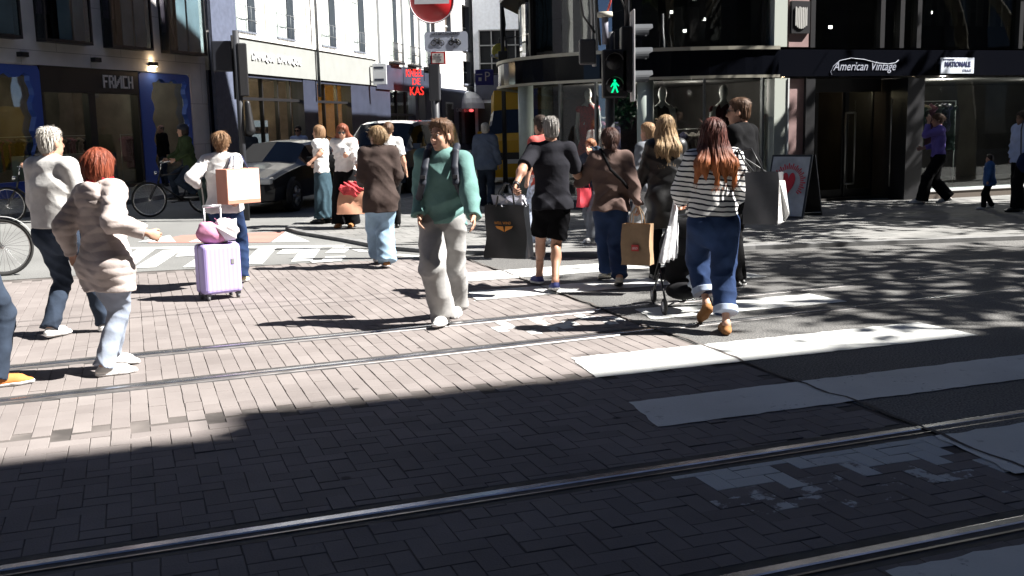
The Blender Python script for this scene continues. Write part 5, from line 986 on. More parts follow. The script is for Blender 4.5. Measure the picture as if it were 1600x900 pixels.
def hair(F, m, style='short', vol=0.014, bun=None, length=0.3, seed=0, side=0.0, name='hair', spread=0.10, h=None):
    s = F.s; h = h or min(F.h*0.75, 0.009); T, M = F.T, F.Mh; A = np.array; c = F.hc; ext = (0.22 if style != 'long' else 0.24+length)*s
    G = SDF(c-A([0.24, 0.24, ext+0.05]), c+A([0.24, 0.24, 0.24]), h)
    if style == 'short':
        G.ell(T((0, -0.016, 0.034)), (0.0775*s+vol*0.15, 0.096*s+vol*0.5, 0.086*s+vol*0.8), M, 0.01); G.ell(T((0, -0.045, -0.02)), (0.066*s+vol*.4, 0.06*s+vol*.4, 0.07*s), M, 0.02); G.ell(T((0, 0.0, 0.075)), (0.066*s+vol*0.3, 0.085*s+vol*0.4, 0.045*s+vol), M, 0.03)
        if side: G.ell(T((0.022*np.sign(side), 0.055, 0.100)), (0.062*s, 0.048*s, 0.030*s), M, 0.03)
        G.plane(T((0, 0.080, 0.090)), M@A([0, 0.80, -0.60]))
    elif style == 'bald':
        G.ell(T((0, -0.016, 0.024)), (0.077*s, 0.097*s, 0.078*s), M, 0.01); G.plane(T((0, 0.05, 0.03)), M@A([0, 0.80, -0.6])); G.plane(T((0, -0.06, 0.075)), M@A([0, 0.2, 1]))
    else:
        G.ell(T((0, -0.016, 0.036)), (0.076*s+vol, 0.098*s+vol, 0.086*s+vol), M, 0.01); G.plane(T((0, 0.084, 0.060)), M@A([0, 0.72, -0.69]))
        if style == 'bob':
            G.ell(T((0, -0.035, -0.035)), (0.092*s+vol*.6, 0.088*s+vol*.6, 0.105*s), M, 0.04); G.plane(T((0, 0.055, 0)), M@A([0, 1, -0.35])); G.plane(T((0, 0, -0.088)), M@A([0, 0.1, -1]))
        if style == 'bun':
            G.ell(T((0, -0.06, -0.02)), (0.06*s, 0.05*s, 0.06*s), M, 0.03)
            for b in (bun or ((0, -0.115, 0.03, 0.042),)): G.ell(T(b[:3]), (b[3]*s, b[3]*s*0.85, b[3]*s*0.9), M, 0.008)
        if style == 'long':
            G.ell(T((0, -0.035, -0.035)), (0.090*s+vol*.6, 0.085*s+vol*.6, 0.11*s), M, 0.04); G.plane(T((0, 0.05, 0)), M@A([0, 1, -0.3])); r = np.random.default_rng(seed)
            top = [T((x_, y_, -0.06)) for x_, y_ in ((-0.072, -0.01), (-0.05, -0.06), (0, -0.085), (0.05, -0.06), (0.072, -0.01))]
            for i, t in enumerate(top):
                xo = (i-2)/2*spread*s; ln = length*s*(1-0.10*r.random()); e = A([F.neck[0]+xo, F.neck[1]-0.125*s+0.05*s*abs(i-2)/2, t[2]-ln]); mid = A([t[0]*0.4+e[0]*0.6+0.015*r.normal()*s, F.neck[1]-0.105*s, t[2]-ln*0.5]) if True else e
                mid[0] = F.neck[0]+(mid[0]-F.neck[0])*1.12; G.cone(t, mid, 0.048*s, 0.045*s, 0.03); G.cone(mid, e, 0.045*s, 0.022*s, 0.02)
    ph = np.random.default_rng(seed).uniform(0, 6, 4); cx, cy, cz = c
    def strands(x, y, z):
        a = np.arctan2(x-cx, y-cy+0.02); return 0.0026*s*np.sin(19*a+4*np.sin(8*(z-cz)+ph[0])+ph[1])+0.0020*s*np.sin(43*a+5*np.sin(11*(z-cz)+ph[2])) + 0.0016*s*np.sin(34*(z-cz)+7*a+ph[3])+0.0013*s*np.sin(71*a+21*(z-cz))
    G.warp(strands); o = G.mesh(name, [m], F.body); wisps(o, m, c, s, 0.034 if style in ('short', 'bald') else (0.055 if style == 'bob' else 0.08), 1800 if F.h < 0.0095 else (500 if F.h < 0.0125 else 0), seed, 0.0014 if style == 'short' else 0.0021); return o
def wisps(o, m, c, s, ln, n, seed, lift):
    """thin locks lying along the hair surface, lifted a little at the tips"""
    if n == 0 or o is None: return
    me = o.data; nv = len(me.vertices); co = np.empty(nv*3, np.float32); me.vertices.foreach_get('co', co); co = co.reshape(-1, 3); no = np.empty(nv*3, np.float32); me.vertices.foreach_get('normal', no); no = no.reshape(-1, 3)
    r = np.random.default_rng(seed+50); k = r.choice(nv, min(n, nv), replace=False); p = co[k]; nn = no[k]; rel = p-np.array(c); g = np.tile([0, 0, -1.0], (len(k), 1)); up = rel[:, 2] > 0.055*s; g[up] = np.stack([rel[up, 0]*6+0.35, -0.55*np.ones(up.sum()), -0.15*np.ones(up.sum())], 1) if lift < 0.002 else np.stack([rel[up, 0]*9, rel[up, 1]*9+0.1, -0.5*np.ones(up.sum())], 1); g = g+r.normal(size=g.shape)*0.13
    t = g-nn*(g*nn).sum(1)[:, None]; t /= np.linalg.norm(t, axis=1)[:, None]+1e-9; sd = np.cross(t, nn); L = ln*s*r.uniform(0.5, 1.2, (len(k), 1)); w = 0.0020*s*r.uniform(0.6, 1.4, (len(k), 1)); V = []
    for f, ww, up_ in ((0.0, 0.7, -0.001), (0.4, 1.0, 0.35), (0.75, 0.8, 0.7), (1.0, 0.15, 1.0)):
        q = p+t*L*f+nn*(up_*lift*r.uniform(0.3, 1.6, (len(k), 1))-(L*f)**2/(0.26*s))-np.array([0, 0, 1.0])*(f*f*L*0.10); V += [q-sd*w*ww, q+sd*w*ww]
    V = np.stack(V, 1); m_ = len(k); base = (np.arange(m_)*8)[:, None]; Q = np.concatenate([base+np.array([[2*i, 2*i+1, 2*i+3, 2*i+2]]) for i in range(3)], 0).astype(np.int32)
    me2 = bpy.data.meshes.new('locks'); me2.vertices.add(m_*8); me2.vertices.foreach_set('co', V.astype(np.float32).ravel()); me2.loops.add(Q.size); me2.loops.foreach_set('vertex_index', Q.ravel()); me2.polygons.add(len(Q)); me2.polygons.foreach_set('loop_start', np.arange(0, Q.size, 4, dtype=np.int32)); me2.polygons.foreach_set('use_smooth', np.ones(len(Q), bool)); me2.update(calc_edges=True)
    link_mesh('locks', me2, [m], o); o.data  # stays with its hair
def sunglasses(F):
    T = F.T; g = MB()
    for sg in (-1, 1): g.lathe(T((sg*0.033, 0.094, 0.008)), [(0.025*F.s, 0), (0.024*F.s, 0.004)], 14, F.Mh[:, 1]); g.tube([T((sg*0.055, 0.090, 0.012)), T((sg*0.079, 0.06, 0.012)), T((sg*0.080, -0.01, 0.004))], 0.004, 5)
    g.tube([T((-0.012, 0.100, 0.012)), T((0.012, 0.100, 0.012))], 0.003, 5); return g.build('sunglasses', M_LENS, F.body)
def strap(F, pts, r, m, name='strap', parent=None, flat=0.35):
    G = SDF(np.min(pts, 0)-0.06, np.max(pts, 0)+0.06, min(F.h, 0.008))
    for a, b in zip(pts[:-1], pts[1:]): G.cone(a, b, r, r, 0.006)
    return G.mesh(name, [m], parent if parent is not None else F.body)
# ================================================================ people
def lw(X, Y, head, px, py, D):                  # photo direction at depth D -> the figure's own frame
    r = ray(px, py); t = D/r.y; dx, dy = r.x*t-X, D-Y; c, s_ = math.cos(head), math.sin(head); return (dx*c+dy*s_, -dx*s_+dy*c, EYE+r.z*t)
def ft(X, Y, head, px, py, lift=0, yaw=0, z=0.0):
    g = gat(px, py, z); dx, dy = g[0]-X, g[1]-Y; c, s_ = math.cos(head), math.sin(head); return (dx*c+dy*s_+math.sin(yaw)*0.07, -dx*s_+dy*c-0.07, lift, yaw)
G2 = 'people crossing and walking in the street'
# -- older man in off-white sweater
X, Y, hd = -3.72, 8.55, -0.25
F = figure('older man with short grey hair, off-white sweater and dark jeans, seen from behind at left', X, Y, hd, 1.78, w=1.08, h=0.0075, feetL=ft(X, Y, hd, 84, 527, 0.02), feetR=(0.20, 0.36, -0.02, 0), handL=(-0.25, 0.17, 0.90), handR=(0.27, 0.10, 0.88), hyaw=-0.3, poleL=(-0.9, -0.8, 0), poleR=(0.8, -0.8, 0), curlL=0.8, lean=0.02)
shirt(F, C_CREAM, 'sweater', 0.032, 0.035, 1.0, 0.012, 11, 0.19, collar=0.015, belly=0.02, bulk=0.012, cuff=0.004); trousers(F, C_NAVYJ, 0.018, 0.012, 0.05, 0.014, 2); shoes(F, L_WHITE, L_SOLE); hair(F, H_GREY, 'short', 0.007)
# -- woman in beige quilted coat
X, Y, hd = -2.77, 7.12, -0.50
F = figure('short woman with auburn bob, red scarf and beige quilted coat, walking at left', X, Y, hd, 1.60, w=1.12, h=0.0075, hips=1.05, feetL=ft(X, Y, hd, 172, 585, 0.0, -0.5), feetR=ft(X, Y, hd, 184, 566, 0.06, -0.3), handR=lw(X, Y, hd, 230, 364, 7.0), handL=lw(X, Y, hd, 112, 398, 7.25), poleR=(0.6, -1, -0.5), poleL=(-1, -0.6, -0.3), hyaw=0.25, curlL=0.9, curlR=0.9, lean=0.06, side=-0.09)
shirt(F, C_PUFF, 'quilted_coat', 0.037, -0.20, 0.97, 0.010, 21, 0.14, quilt=0.056, hood=True, bulk=0.014, flare=0.03, collar=0.02); trousers(F, C_LBJ, 0.016, 0.016, 0.04, 0.013, 4); shoes(F, L_WHITE, L_SOLE, wide=1.08); hair(F, H_RED, 'bob', 0.026, seed=3)
G = SDF(F.neck-0.2, F.neck+0.2, 0.0075)
for a in np.linspace(0, 2*math.pi, 13)[:-1]: G.cone(F.neck+np.array([0.066*math.cos(a), 0.066*math.sin(a)+0.005, 0.052]), F.neck+np.array([0.066*math.cos(a+.53), 0.066*math.sin(a+.53)+0.005, 0.052]), 0.030, 0.030, 0.01)
G.warp(folds(0.012, 5, 0.05)); G.mesh('scarf', [C_RED], F.body)
# -- walker cut off by the left edge
X, Y, hd = -3.62, 6.98, -1.0
F = figure('walker in dark trousers and orange shoes cut off by the left edge', X, Y, hd, 1.74, h=0.009, feetR=ft(X, Y, hd, 12, 603, 0, 0), feetL=(-0.16, -0.42, 0.10, 0), handR=(0.24, -0.25, 0.86), hyaw=0.1)
shirt(F, cloth('charcoal_jacket', (0.05, 0.046, 0.046), noise=0.2), 'jacket', 0.05, -0.16, 1.0, 0.014, 8, bulk=0.02, collar=0.05); trousers(F, C_NAVYJ, 0.02, 0.02, 0.05); shoes(F, L_ORANGE, L_SOLE); hair(F, H_DARK)
# -- woman with suitcase
X, Y, hd = -3.07, 11.25, -0.05
F = figure('woman with a messy bun in white shirt and blue jeans pulling a lavender suitcase', X, Y, hd, 1.70, w=0.97, h=0.0085, feetR=ft(X, Y, hd, 381, 441, 0.02), feetL=(-0.05, 0.30, 0.0, 0), handR=lw(X, Y, hd, 369, 308, 11.0), handL=lw(X, Y, hd, 312, 292, 11.3), poleL=(-1, -0.6, 0), poleR=(0.8, -0.8, 0), hyaw=0.1, curlR=1.0, sh=0.98)
SUIT = F
shirt(F, C_WHITE, 'shirt', 0.034, -0.05, 0.88, 0.016, 31, 0.13, collar=0.03, bulk=0.014, cuff=0.006); trousers(F, C_JEAN, 0.024, 0.030, 0.05, 0.014, 6, knee=0.012); shoes(F, L_YEL, L_SOLE); hair(F, H_FAIR, 'bun', 0.012, ((0, -0.10, 0.055, 0.045), (0.03, -0.09, 0.085, 0.03)), seed=4)
# -- woman in long skirt
X, Y, hd = -3.20, 18.0, 1.25
F = figure('woman in white T-shirt and long slate denim skirt with a black shoulder bag', X, Y, hd, 1.67, z=KZ, h=0.013, feetL=(-0.07, 0.02, 0, 0), feetR=(0.08, -0.08, 0, 0), handL=lw(X, Y, hd, 486, 258, 17.6), handR=lw(X, Y, hd, 492, 262, 18.3), curlL=0.2, hyaw=0.1, fingers=False)
LSK = F
shirt(F, C_WHITE, 'tshirt', 0.03, 0.0, 0.42, 0.012, 41, bulk=0.015); skirt(F, C_SKIRT, 0.10, 0.02, 0.10); shoes(F, L_BLACK); hair(F, H_FAIR, 'bob', 0.014, seed=6)
# -- woman with phone and peach bag
X, Y, hd = -2.70, 17.3, math.pi-0.15
F = figure('woman in sunglasses with long auburn hair and white blouse looking at her phone', X, Y, hd, 1.68, z=KZ, h=0.012, feetL=(-0.10, 0.02, 0, 0), feetR=(0.10, 0.12, 0, 0), handR=lw(X, Y, hd, 538, 247, 16.95), handL=lw(X, Y, hd, 562, 283, 17.0), curlR=0.9, curlL=1.0, hpitch=0.25, face=False, hyaw=0.1)
PHN = F
shirt(F, C_WHITE, 'blouse', 0.036, 0.03, 0.75, 0.016, 42, bulk=0.022, sl_r=0.012); trousers(F, C_BLACK, 0.03, 0.06, 0.06, 0.012, 9, knee=0.03); shoes(F, L_TAN); hair(F, hairmat('copper', (0.09, 0.022, 0.012), (0.24, 0.075, 0.035)), 'long', 0.02, length=0.26, seed=7, spread=0.22); sunglasses(F)
# -- brown blazer
X, Y, hd = -1.54, 12.45, 0.25
F = figure('woman in dark brown blazer and wide pale jeans with blond bun, seen from behind', X, Y, hd, 1.72, h=0.0085, feetL=ft(X, Y, hd, 590, 412, 0.05, 0), feetR=ft(X, Y, hd, 604, 418, 0.02), handL=(-0.18, 0.25, 1.0), handR=(0.20, 0.22, 0.98), poleL=(-1, -1, 0), poleR=(1, -1, 0), hyaw=0.55, curlL=0.8, w=1.0)
shirt(F, C_BROWNB, 'blazer', 0.044, -0.19, 1.0, 0.010, 43, 0.16, collar=0.035, bulk=0.022, flare=0.035); trousers(F, C_LJEAN, 0.028, 0.050, 0.07, 0.016, 10, knee=0.03); shoes(F, L_TAN, L_SOLE); hair(F, H_BLOND, 'bun', 0.014, ((0.035, -0.105, 0.015, 0.05), (-0.02, -0.10, 0.05, 0.035)), seed=8); sunglasses(F)
# -- woman hidden behind the blazer
X, Y, hd = -1.92, 16.9, 0.1
F = figure('woman in white top with dark bag strap, mostly hidden behind the brown blazer', X, Y, hd, 1.68, z=KZ, h=0.014, fingers=False)
HID = F
shirt(F, C_WHITE, 'tshirt', 0.025, 0.0, 0.42, 0.01, 44, bulk=0.012); trousers(F, C_BLACK, 0.015, 0.01, 0.05); shoes(F, L_BLACK); hair(F, H_BROWN, 'bun', 0.014, seed=9)
strap(F, [np.array([0.10, 0.04, F.neck[2]-0.02]), np.array([0.11, -0.14, F.chest[2]]), np.array([0.20, -0.12, F.hip[2]+0.05])], 0.018, C_BLACK, 'bag_strap')
# -- man in pale blue shirt behind the car
X, Y, hd = -5.25, 26.5, math.pi-0.2
F = figure('man in pale blue shirt standing behind the dark car', X, Y, hd, 1.72, h=0.016, fingers=False)
shirt(F, C_SHIRTB, 'shirt', 0.03, -0.06, 1.0, 0.012, 45, collar=0.02, bulk=0.01); trousers(F, C_NAVYJ); shoes(F, L_BLACK); hair(F, H_DARK); sunglasses(F)
X, Y, hd = -6.75, 27.5, 0.6
F = figure('dark-haired person in grey jacket passing behind the dark car roof', X, Y, hd, 1.70, h=0.016, fingers=False)
shirt(F, cloth('mid_grey', (0.10, 0.105, 0.11)), 'jacket', 0.04, -0.1, 1.0, 0.012, 46, collar=0.03, bulk=0.02); trousers(F, C_NAVYJ); shoes(F, L_BLACK); hair(F, H_DARK, 'bob', 0.016)
# -- teenager
X, Y, hd = -0.58, 8.85, math.pi-0.10
F = figure('teenage boy in teal sweatshirt and grey sweatpants striding towards the viewer', X, Y, hd, 1.77, h=0.0065, w=1.0, sh=1.06, feetR=ft(X, Y, hd, 690, 511, -0.03, -0.15), feetL=ft(X, Y, hd, 717, 491, 0.05, 0.1), handR=lw(X, Y, hd, 656, 337, 8.75), handL=lw(X, Y, hd, 739, 338, 8.5), poleR=(1, -0.8, 0), poleL=(-1, -0.8, 0), hyaw=-0.55, hpitch=0.03, face=True, side=-0.05, curlL=0.35, curlR=0.35, lean=0.05, kneeR=(0.1, 1, 0), kneeL=(-0.1, 1, 0), twist=-0.12)
TEEN = F
shirt(F, C_TEAL, 'sweatshirt', 0.036, -0.02, 1.0, 0.020, 54, 0.19, collar=0.012, bulk=0.014, blouse=0.012, sl_r=0.010, cuff=0.002); trousers(F, C_GREYS, 0.030, 0.034, 0.06, 0.020, 12, 0.17, knee=0.026); shoes(F, L_WHITE, L_SOLE, wide=1.08); hair(F, H_BROWN, 'short', 0.017, side=-1, seed=12)
# -- far man in blue jacket
X, Y, hd = -0.47, 21.0, -0.1
F = figure('grey-haired man in steel blue jacket walking away beyond the teenager', X, Y, hd, 1.72, h=0.014, w=1.1, feetL=(-0.1, 0.2, 0, 0), feetR=(0.1, -0.18, 0.06, 0), fingers=False)
shirt(F, C_STEEL, 'jacket', 0.045, -0.10, 1.0, 0.014, 52, collar=0.03, bulk=0.02); trousers(F, C_NAVYJ, 0.02, 0.02, 0.05); shoes(F, L_BLACK); hair(F, H_GREY, 'short', 0.010)
# -- man in black T-shirt and shorts
X, Y, hd = 0.42, 10.5, 0.05
F = figure('grey-haired man in black T-shirt and black shorts carrying a black bag', X, Y, hd, 1.79, bareleg=True, w=1.06, sh=1.06, h=0.0075, feetL=ft(X, Y, hd, 834, 442, 0.02, 0.25), feetR=ft(X, Y, hd, 868, 458, 0.04, 0.0), handL=lw(X, Y, hd, 803, 296, 10.05), handR=lw(X, Y, hd, 897, 262, 10.85), poleL=(-3, -0.6, -0.5), poleR=(2, -0.6, -1.0), hyaw=0.15, curlL=1.0, sk=SK2)
BLK = F
shirt(F, cloth('washed_black', (0.019, 0.019, 0.024), spec=0.1), 'tshirt', 0.020, -0.06, 0.44, 0.006, 53, 0.13, bulk=0.012); trousers(F, cloth('jet_black', (0.004, 0.004, 0.005), spec=0.05), 0.014, 0.016, short=0.84, name='shorts'); shoes(F, L_BLUE, L_SOLE, wide=1.08); hair(F, hairmat('silver_crop', (0.12, 0.11, 0.10), (0.40, 0.38, 0.36)), 'short', 0.004)
MB().lathe(F.wri['L'], [(0.034, -0.02), (0.036, 0.0), (0.034, 0.02)], 12, F.wri['L']-F.elb['L']).build('wristwatch', M_BLACK, F.body)
# -- youth ahead of him
X, Y, hd = 0.44, 13.9, 0.7
F = figure('curly dark-haired youth in red and white top walking ahead of the man in black', X, Y, hd, 1.73, h=0.011, z=KZ, feetL=(-0.09, 0.2, 0, 0), feetR=(0.1, -0.15, 0.05, 0), fingers=False)
shirt(F, cloth('red_white_top', (0.45, 0.10, 0.09), noise=0.3), 'tshirt', 0.025, -0.06, 0.42, 0.012, 54); trousers(F, C_LPANT, 0.03, 0.03, 0.05); shoes(F, L_WHITE, L_SOLE); hair(F, H_DARK, 'short', 0.028, seed=14)
# -- child by the shop window
X, Y, hd = 1.13, 14.4, 2.4
F = figure('child with ginger hair and grey jeans raising a hand near the shop window', X, Y, hd, 1.40, h=0.010, z=KZ, feetL=(-0.1, 0.16, 0, 0), feetR=(0.08, -0.1, 0, 0.3), handR=lw(X, Y, hd, 922, 240, 14.2), handL=lw(X, Y, hd, 916, 290, 14.3), curlR=0.1)
KID = F
shirt(F, C_NAVYJ, 'sweater', 0.03, -0.08, 0.95, 0.012, 55, bulk=0.01); trousers(F, C_GREYCH, 0.02, 0.02, 0.05); shoes(F, L_WHITE, L_SOLE); hair(F, hairmat('ginger', (0.16, 0.06, 0.03), (0.36, 0.17, 0.09)), 'short', 0.018)
# -- taupe jacket
X, Y, hd = 1.02, 10.6, 0.05
F = figure('woman in taupe jacket and blue jeans carrying a brown paper bag', X, Y, hd, 1.65, w=0.98, h=0.0075, feetL=ft(X, Y, hd, 944, 438, 0.05, 0.3), feetR=ft(X, Y, hd, 971, 452, 0.07, -0.1), handL=lw(X, Y, hd, 917, 262, 10.85), handR=lw(X, Y, hd, 998, 326, 10.5), poleL=(-4, -0.3, -1.0), poleR=(1, -1, 0), curlR=1.0, curlL=0.3, hyaw=0.2, twist=0.1)
TAU = F
shirt(F, C_TAUPE, 'jacket', 0.036, -0.035, 1.0, 0.016, 56, 0.15, collar=0.02, bulk=0.024, blouse=0.012, cuff=0.003); trousers(F, C_JEAN, 0.026, 0.022, -0.02, 0.014, 15, knee=0.014); shoes(F, L_BEIGE, L_BLACK); hair(F, hairmat('dark_auburn', (0.03, 0.013, 0.011), (0.10, 0.045, 0.032)), 'bun', 0.015, ((0, -0.105, 0.03, 0.048), (0.0, -0.11, -0.055, 0.034)), seed=15)
# -- black coat
X, Y, hd = 1.62, 10.9, 0.05
F = figure('woman with long blond hair and long black leather coat', X, Y, hd, 1.73, h=0.0085, sh=0.9, feetL=(-0.09, 0.1, 0.0, 0), feetR=(0.09, -0.12, 0.08, 0), handL=(-0.30, 0.10, 0.90), handR=(0.24, 0.2, 0.95), poleL=(-1, -0.8, 0), hyaw=0.1)
COAT = F
shirt(F, C_LEATHER, 'leather_coat', 0.044, -0.34, 1.0, 0.012, 57, 0.16, collar=0.03, bulk=0.004, flare=0.03); trousers(F, C_BLACK, 0.014, 0.006, 0.03); shoes(F, L_BLACK); hair(F, H_BLOND, 'long', 0.012, length=0.30, seed=16, spread=0.10)
# -- blond boy
X, Y, hd = 1.72, 12.9, 0.75
F = figure('blond boy in grey trousers walking just ahead of the black leather coat', X, Y, hd, 1.66, h=0.011, fingers=False, feetL=(-0.1, 0.15, 0, 0), feetR=(0.1, -0.1, 0.04, 0))
shirt(F, C_GREYCH, 'sweater', 0.035, -0.04, 1.0, 0.014, 58, bulk=0.015); trousers(F, cloth('light_grey_trouser', (0.30, 0.30, 0.31)), 0.03, 0.03, 0.05); shoes(F, L_WHITE, L_SOLE); hair(F, hairmat('sandy', (0.18, 0.10, 0.05), (0.40, 0.26, 0.15)), 'short', 0.012)
# -- tall man in sunglasses
X, Y, hd = 2.30, 10.4, 0.9
F = figure('tall man in sunglasses and black jacket beyond the striped top', X, Y, hd, 1.88, h=0.009, w=1.0, hpitch=0.05, feetL=(-0.1, 0.0, 0, 0), feetR=(0.10, 0.06, 0, 0), hyaw=0.35, fingers=False)
shirt(F, C_BLACK, 'jacket', 0.036, -0.10, 1.0, 0.014, 59, 0.15, collar=0.05, bulk=0.02); trousers(F, C_BLACK, 0.015, 0.01, 0.04); shoes(F, L_BLACK, L_SOLE); hair(F, H_BROWN, 'short', 0.006); sunglasses(F)
# -- striped top
X, Y, hd = 1.62, 8.35, 0.02
F = figure('woman with red-brown hair in black and white striped top and cuffed jeans', X, Y, hd, 1.72, w=1.05, hips=1.12, h=0.0065, feetL=ft(X, Y, hd, 1100, 508, 0.16, 0.15), feetR=ft(X, Y, hd, 1141, 524, 0.0, -0.1), handL=(-0.22, 0.30, 1.0), handR=(0.22, 0.30, 1.0), poleL=(-1, -0.5, 0), poleR=(1, -0.5, 0), curlL=1.0, curlR=1.0, hyaw=0.05, lean=0.04, sk=SK)
STR = F
shirt(F, C_STRIPE, 'striped_top', 0.036, 0.06, 0.96, 0.016, 61, 0.17, bulk=0.022, sl_r=0.008, blouse=0.006); trousers(F, C_JEAN, 0.028, 0.022, -0.22, 0.015, 16, 0.15, knee=0.016, turnup=cloth('denim_inside', (0.36, 0.42, 0.54), noise=0.15)); shoes(F, L_TAN, None, wide=1.05); hair(F, H_OMBRE, 'long', 0.020, length=0.33, seed=17, spread=0.15)
# -- far right pavement
X, Y, hd = 7.88, 19.35, 1.45
F = figure('woman in violet sweater and black trousers holding a hand to her face', X, Y, hd, 1.69, z=KZ, h=0.012, feetL=(-0.08, 0.38, -0.03, 0), feetR=(0.08, -0.32, 0.06, 0), handL=(-0.10, 0.22, 1.50), handR=(0.10, 0.26, 1.02), poleL=(-1, 0.2, -0.8), poleR=(0.8, -1, -0.3), hpitch=0.1, curlL=0.3)
shirt(F, C_PURPLE, 'sweater', 0.034, 0.02, 0.9, 0.013, 62, bulk=0.014); trousers(F, C_BLACK, 0.03, 0.045, 0.06, knee=0.02); shoes(F, L_WHITE, L_SOLE); hair(F, H_BROWN, 'bun', 0.012, seed=18)
X, Y, hd = 8.20, 17.95, 1.3
F = figure('toddler in blue jacket walking at the far right', X, Y, hd, 0.93, z=KZ, h=0.010, w=1.2, sh=1.1, fingers=False, handL=(-0.15, 0.05, 0.45), handR=(0.15, 0.06, 0.45), feetL=(-0.05, 0.08, 0, 0), feetR=(0.05, -0.08, 0.04, 0))
shirt(F, C_BLUEJ, 'jacket', 0.03, -0.14, 1.0, 0.008, 63, bulk=0.015); trousers(F, C_BLACK, 0.012, 0.01, 0.03); shoes(F, L_WHITE); hair(F, H_DARK, 'short', 0.02)
X, Y, hd = 8.52, 17.5, 1.7
F = figure('woman in open pale shirt with a dark shoulder bag at the right edge', X, Y, hd, 1.66, z=KZ, h=0.012, w=1.15, fingers=False, handL=(-0.28, 0.12, 0.86), feetL=(-0.1, 0.1, 0, 0), feetR=(0.1, -0.1, 0, 0), sk=SK3)
EDG = F
shirt(F, C_SHIRTB, 'shirt', 0.045, -0.06, 0.95, 0.016, 64, collar=0.015, bulk=0.022); trousers(F, C_BLACK, 0.03, 0.05, 0.06); shoes(F, L_BLACK); hair(F, H_DARK, 'bun', 0.012)
# -- inside the shops
q = av(2.05, 0, -1.8); F = figure('shopper in pale jeans just inside the dark glass door', q[0], q[1], 2.2, 1.66, z=0.1, h=0.014, fingers=False)
shirt(F, cloth('dusty_pink', (0.25, 0.15, 0.16)), 'sweater', 0.03, -0.05, 1.0, 0.01, 65); trousers(F, C_LJEAN, 0.02, 0.03, 0.05); shoes(F, L_BLACK); hair(F, H_DARK, 'bob', 0.015)
q = FW.p(5.5, 0.1, 0.8); F = figure('man in dark jacket standing by the right blue display window', q[0], q[1], 2.4, 1.75, z=0.1, h=0.016, fingers=False)
shirt(F, C_BLACK, 'jacket', 0.04, -0.08, 1.0, 0.012, 66, bulk=0.015); trousers(F, C_NAVYJ); shoes(F, L_BLACK); hair(F, H_DARK, 'bald')
# ================================================================ bags and carried things
def bag_mesh(parent, w, d, hgt, m, name='bag_body', crumple=0.012, taper=0.94, seed=0, open_top=True):
    """paper or fabric carrier: tapered box with creased sides, subdivided and crumpled"""
    r = random.Random(seed); mb = MB(); N = 6; L = 8
    def ring(t):
        k = 1-(1-taper)*t; ww, dd = w/2*k, d/2*k*(1-0.25*t); pts = []
        for sx0, sy0, sx1, sy1 in ((-1, -1, 1, -1), (1, -1, 1, 1), (1, 1, -1, 1), (-1, 1, -1, -1)):
            for i in range(N):
                f = i/N; x, y = (sx0+(sx1-sx0)*f)*ww, (sy0+(sy1-sy0)*f)*dd
                if sx0 == sx1: x -= sx0*math.sin(math.pi*f)*0.12*d*t
                pts.append((x+r.gauss(0, crumple*0.12)+crumple*0.5*math.sin(9*y/d+6*t+seed), y+r.gauss(0, crumple*0.12)+crumple*0.8*math.sin(7*x/w+5*t+seed), hgt*t))
        return pts
    rows = [ring(i/L) for i in range(L+1)]; n = 4*N; b = 0; mb.smooth = True
    for row in rows: mb.v += row
    for i in range(L):
        for j in range(n): j2 = (j+1) % n; mb.face((i*n+j, i*n+j2, (i+1)*n+j2, (i+1)*n+j))
    mb.smooth = False; mb.face(range(n-1, -1, -1))
    if open_top: mb.poly([(x*0.97, y*0.97, hgt*0.97) for x, y, z in rows[-1]])
    o = mb.build(name, m, parent); es = o.modifiers.new('creases', 'EDGE_SPLIT'); es.split_angle = R(38); return o
def handles(parent, w, d, hgt, up, m, r=0.006, n='handle'):
    for sy in (-1, 1):
        mb = MB(); mb.tube([(-w*0.22, sy*d*0.36, hgt-0.02), (-w*0.17, sy*d*0.25, hgt+up*0.6), (-w*0.06, sy*d*0.06, hgt+up), (w*0.06, sy*d*0.06, hgt+up), (w*0.17, sy*d*0.25, hgt+up*0.6), (w*0.22, sy*d*0.36, hgt-0.02)], r, 6); mb.build(n, m, parent)
def at(px, py, D): r = ray(px, py); t = D/r.y; return (r.x*t, D, EYE+r.z*t)
# black carrier of the man in shorts
p = at(795, 402, 10.2); BG = thing('carrier_bag', 'large black carrier bag with an orange emblem held by the man in shorts', 'bag', p, R(-20))
M_BLKBAG = mat('black_coated_paper', (0.010, 0.011, 0.013), 0.38, noise=0.2, bump=0.3, bscale=8)
bag_mesh(BG, 0.43, 0.20, 0.52, M_BLKBAG, seed=3, crumple=0.016); handles(BG, 0.43, 0.2, 0.52, 0.20, M_BLKBAG, 0.009)
M_ORG = mat('orange_print', (0.62, 0.24, 0.03), 0.5)
lettering('WELL WIND', 0.06, M_ORG, (-0.10, -0.113, 0.335), (1, 0, 0), fit=(0.17, 0.026), parent=BG, name='lettering', depth=0.004)
em = MB()
for sg in (-1, 1): em.prism([(sg*0.012, -0.112, 0.315), (sg*0.09, -0.112, 0.318), (sg*0.075, -0.112, 0.295), (sg*0.02, -0.112, 0.272), (sg*0.004, -0.112, 0.262)], (0, 0.004, 0))
em.build('emblem', M_ORG, BG)
tis = MB(); r_ = random.Random(4)
for i in range(16): a = r_.uniform(0, 6.28); tis.poly([(r_.uniform(-.17, .17), r_.uniform(-.07, .07), 0.48+r_.uniform(0, .03)), (r_.uniform(-.19, .19), r_.uniform(-.08, .08), 0.55+r_.uniform(0, .07)), (r_.uniform(-.15, .2), r_.uniform(-.07, .07), 0.57+r_.uniform(0, .05)), (r_.uniform(-.15, .2), r_.uniform(-.07, .07), 0.5)])
tis.build('tissue_paper', mat('white_tissue', (0.6, 0.6, 0.66), 0.8), BG)
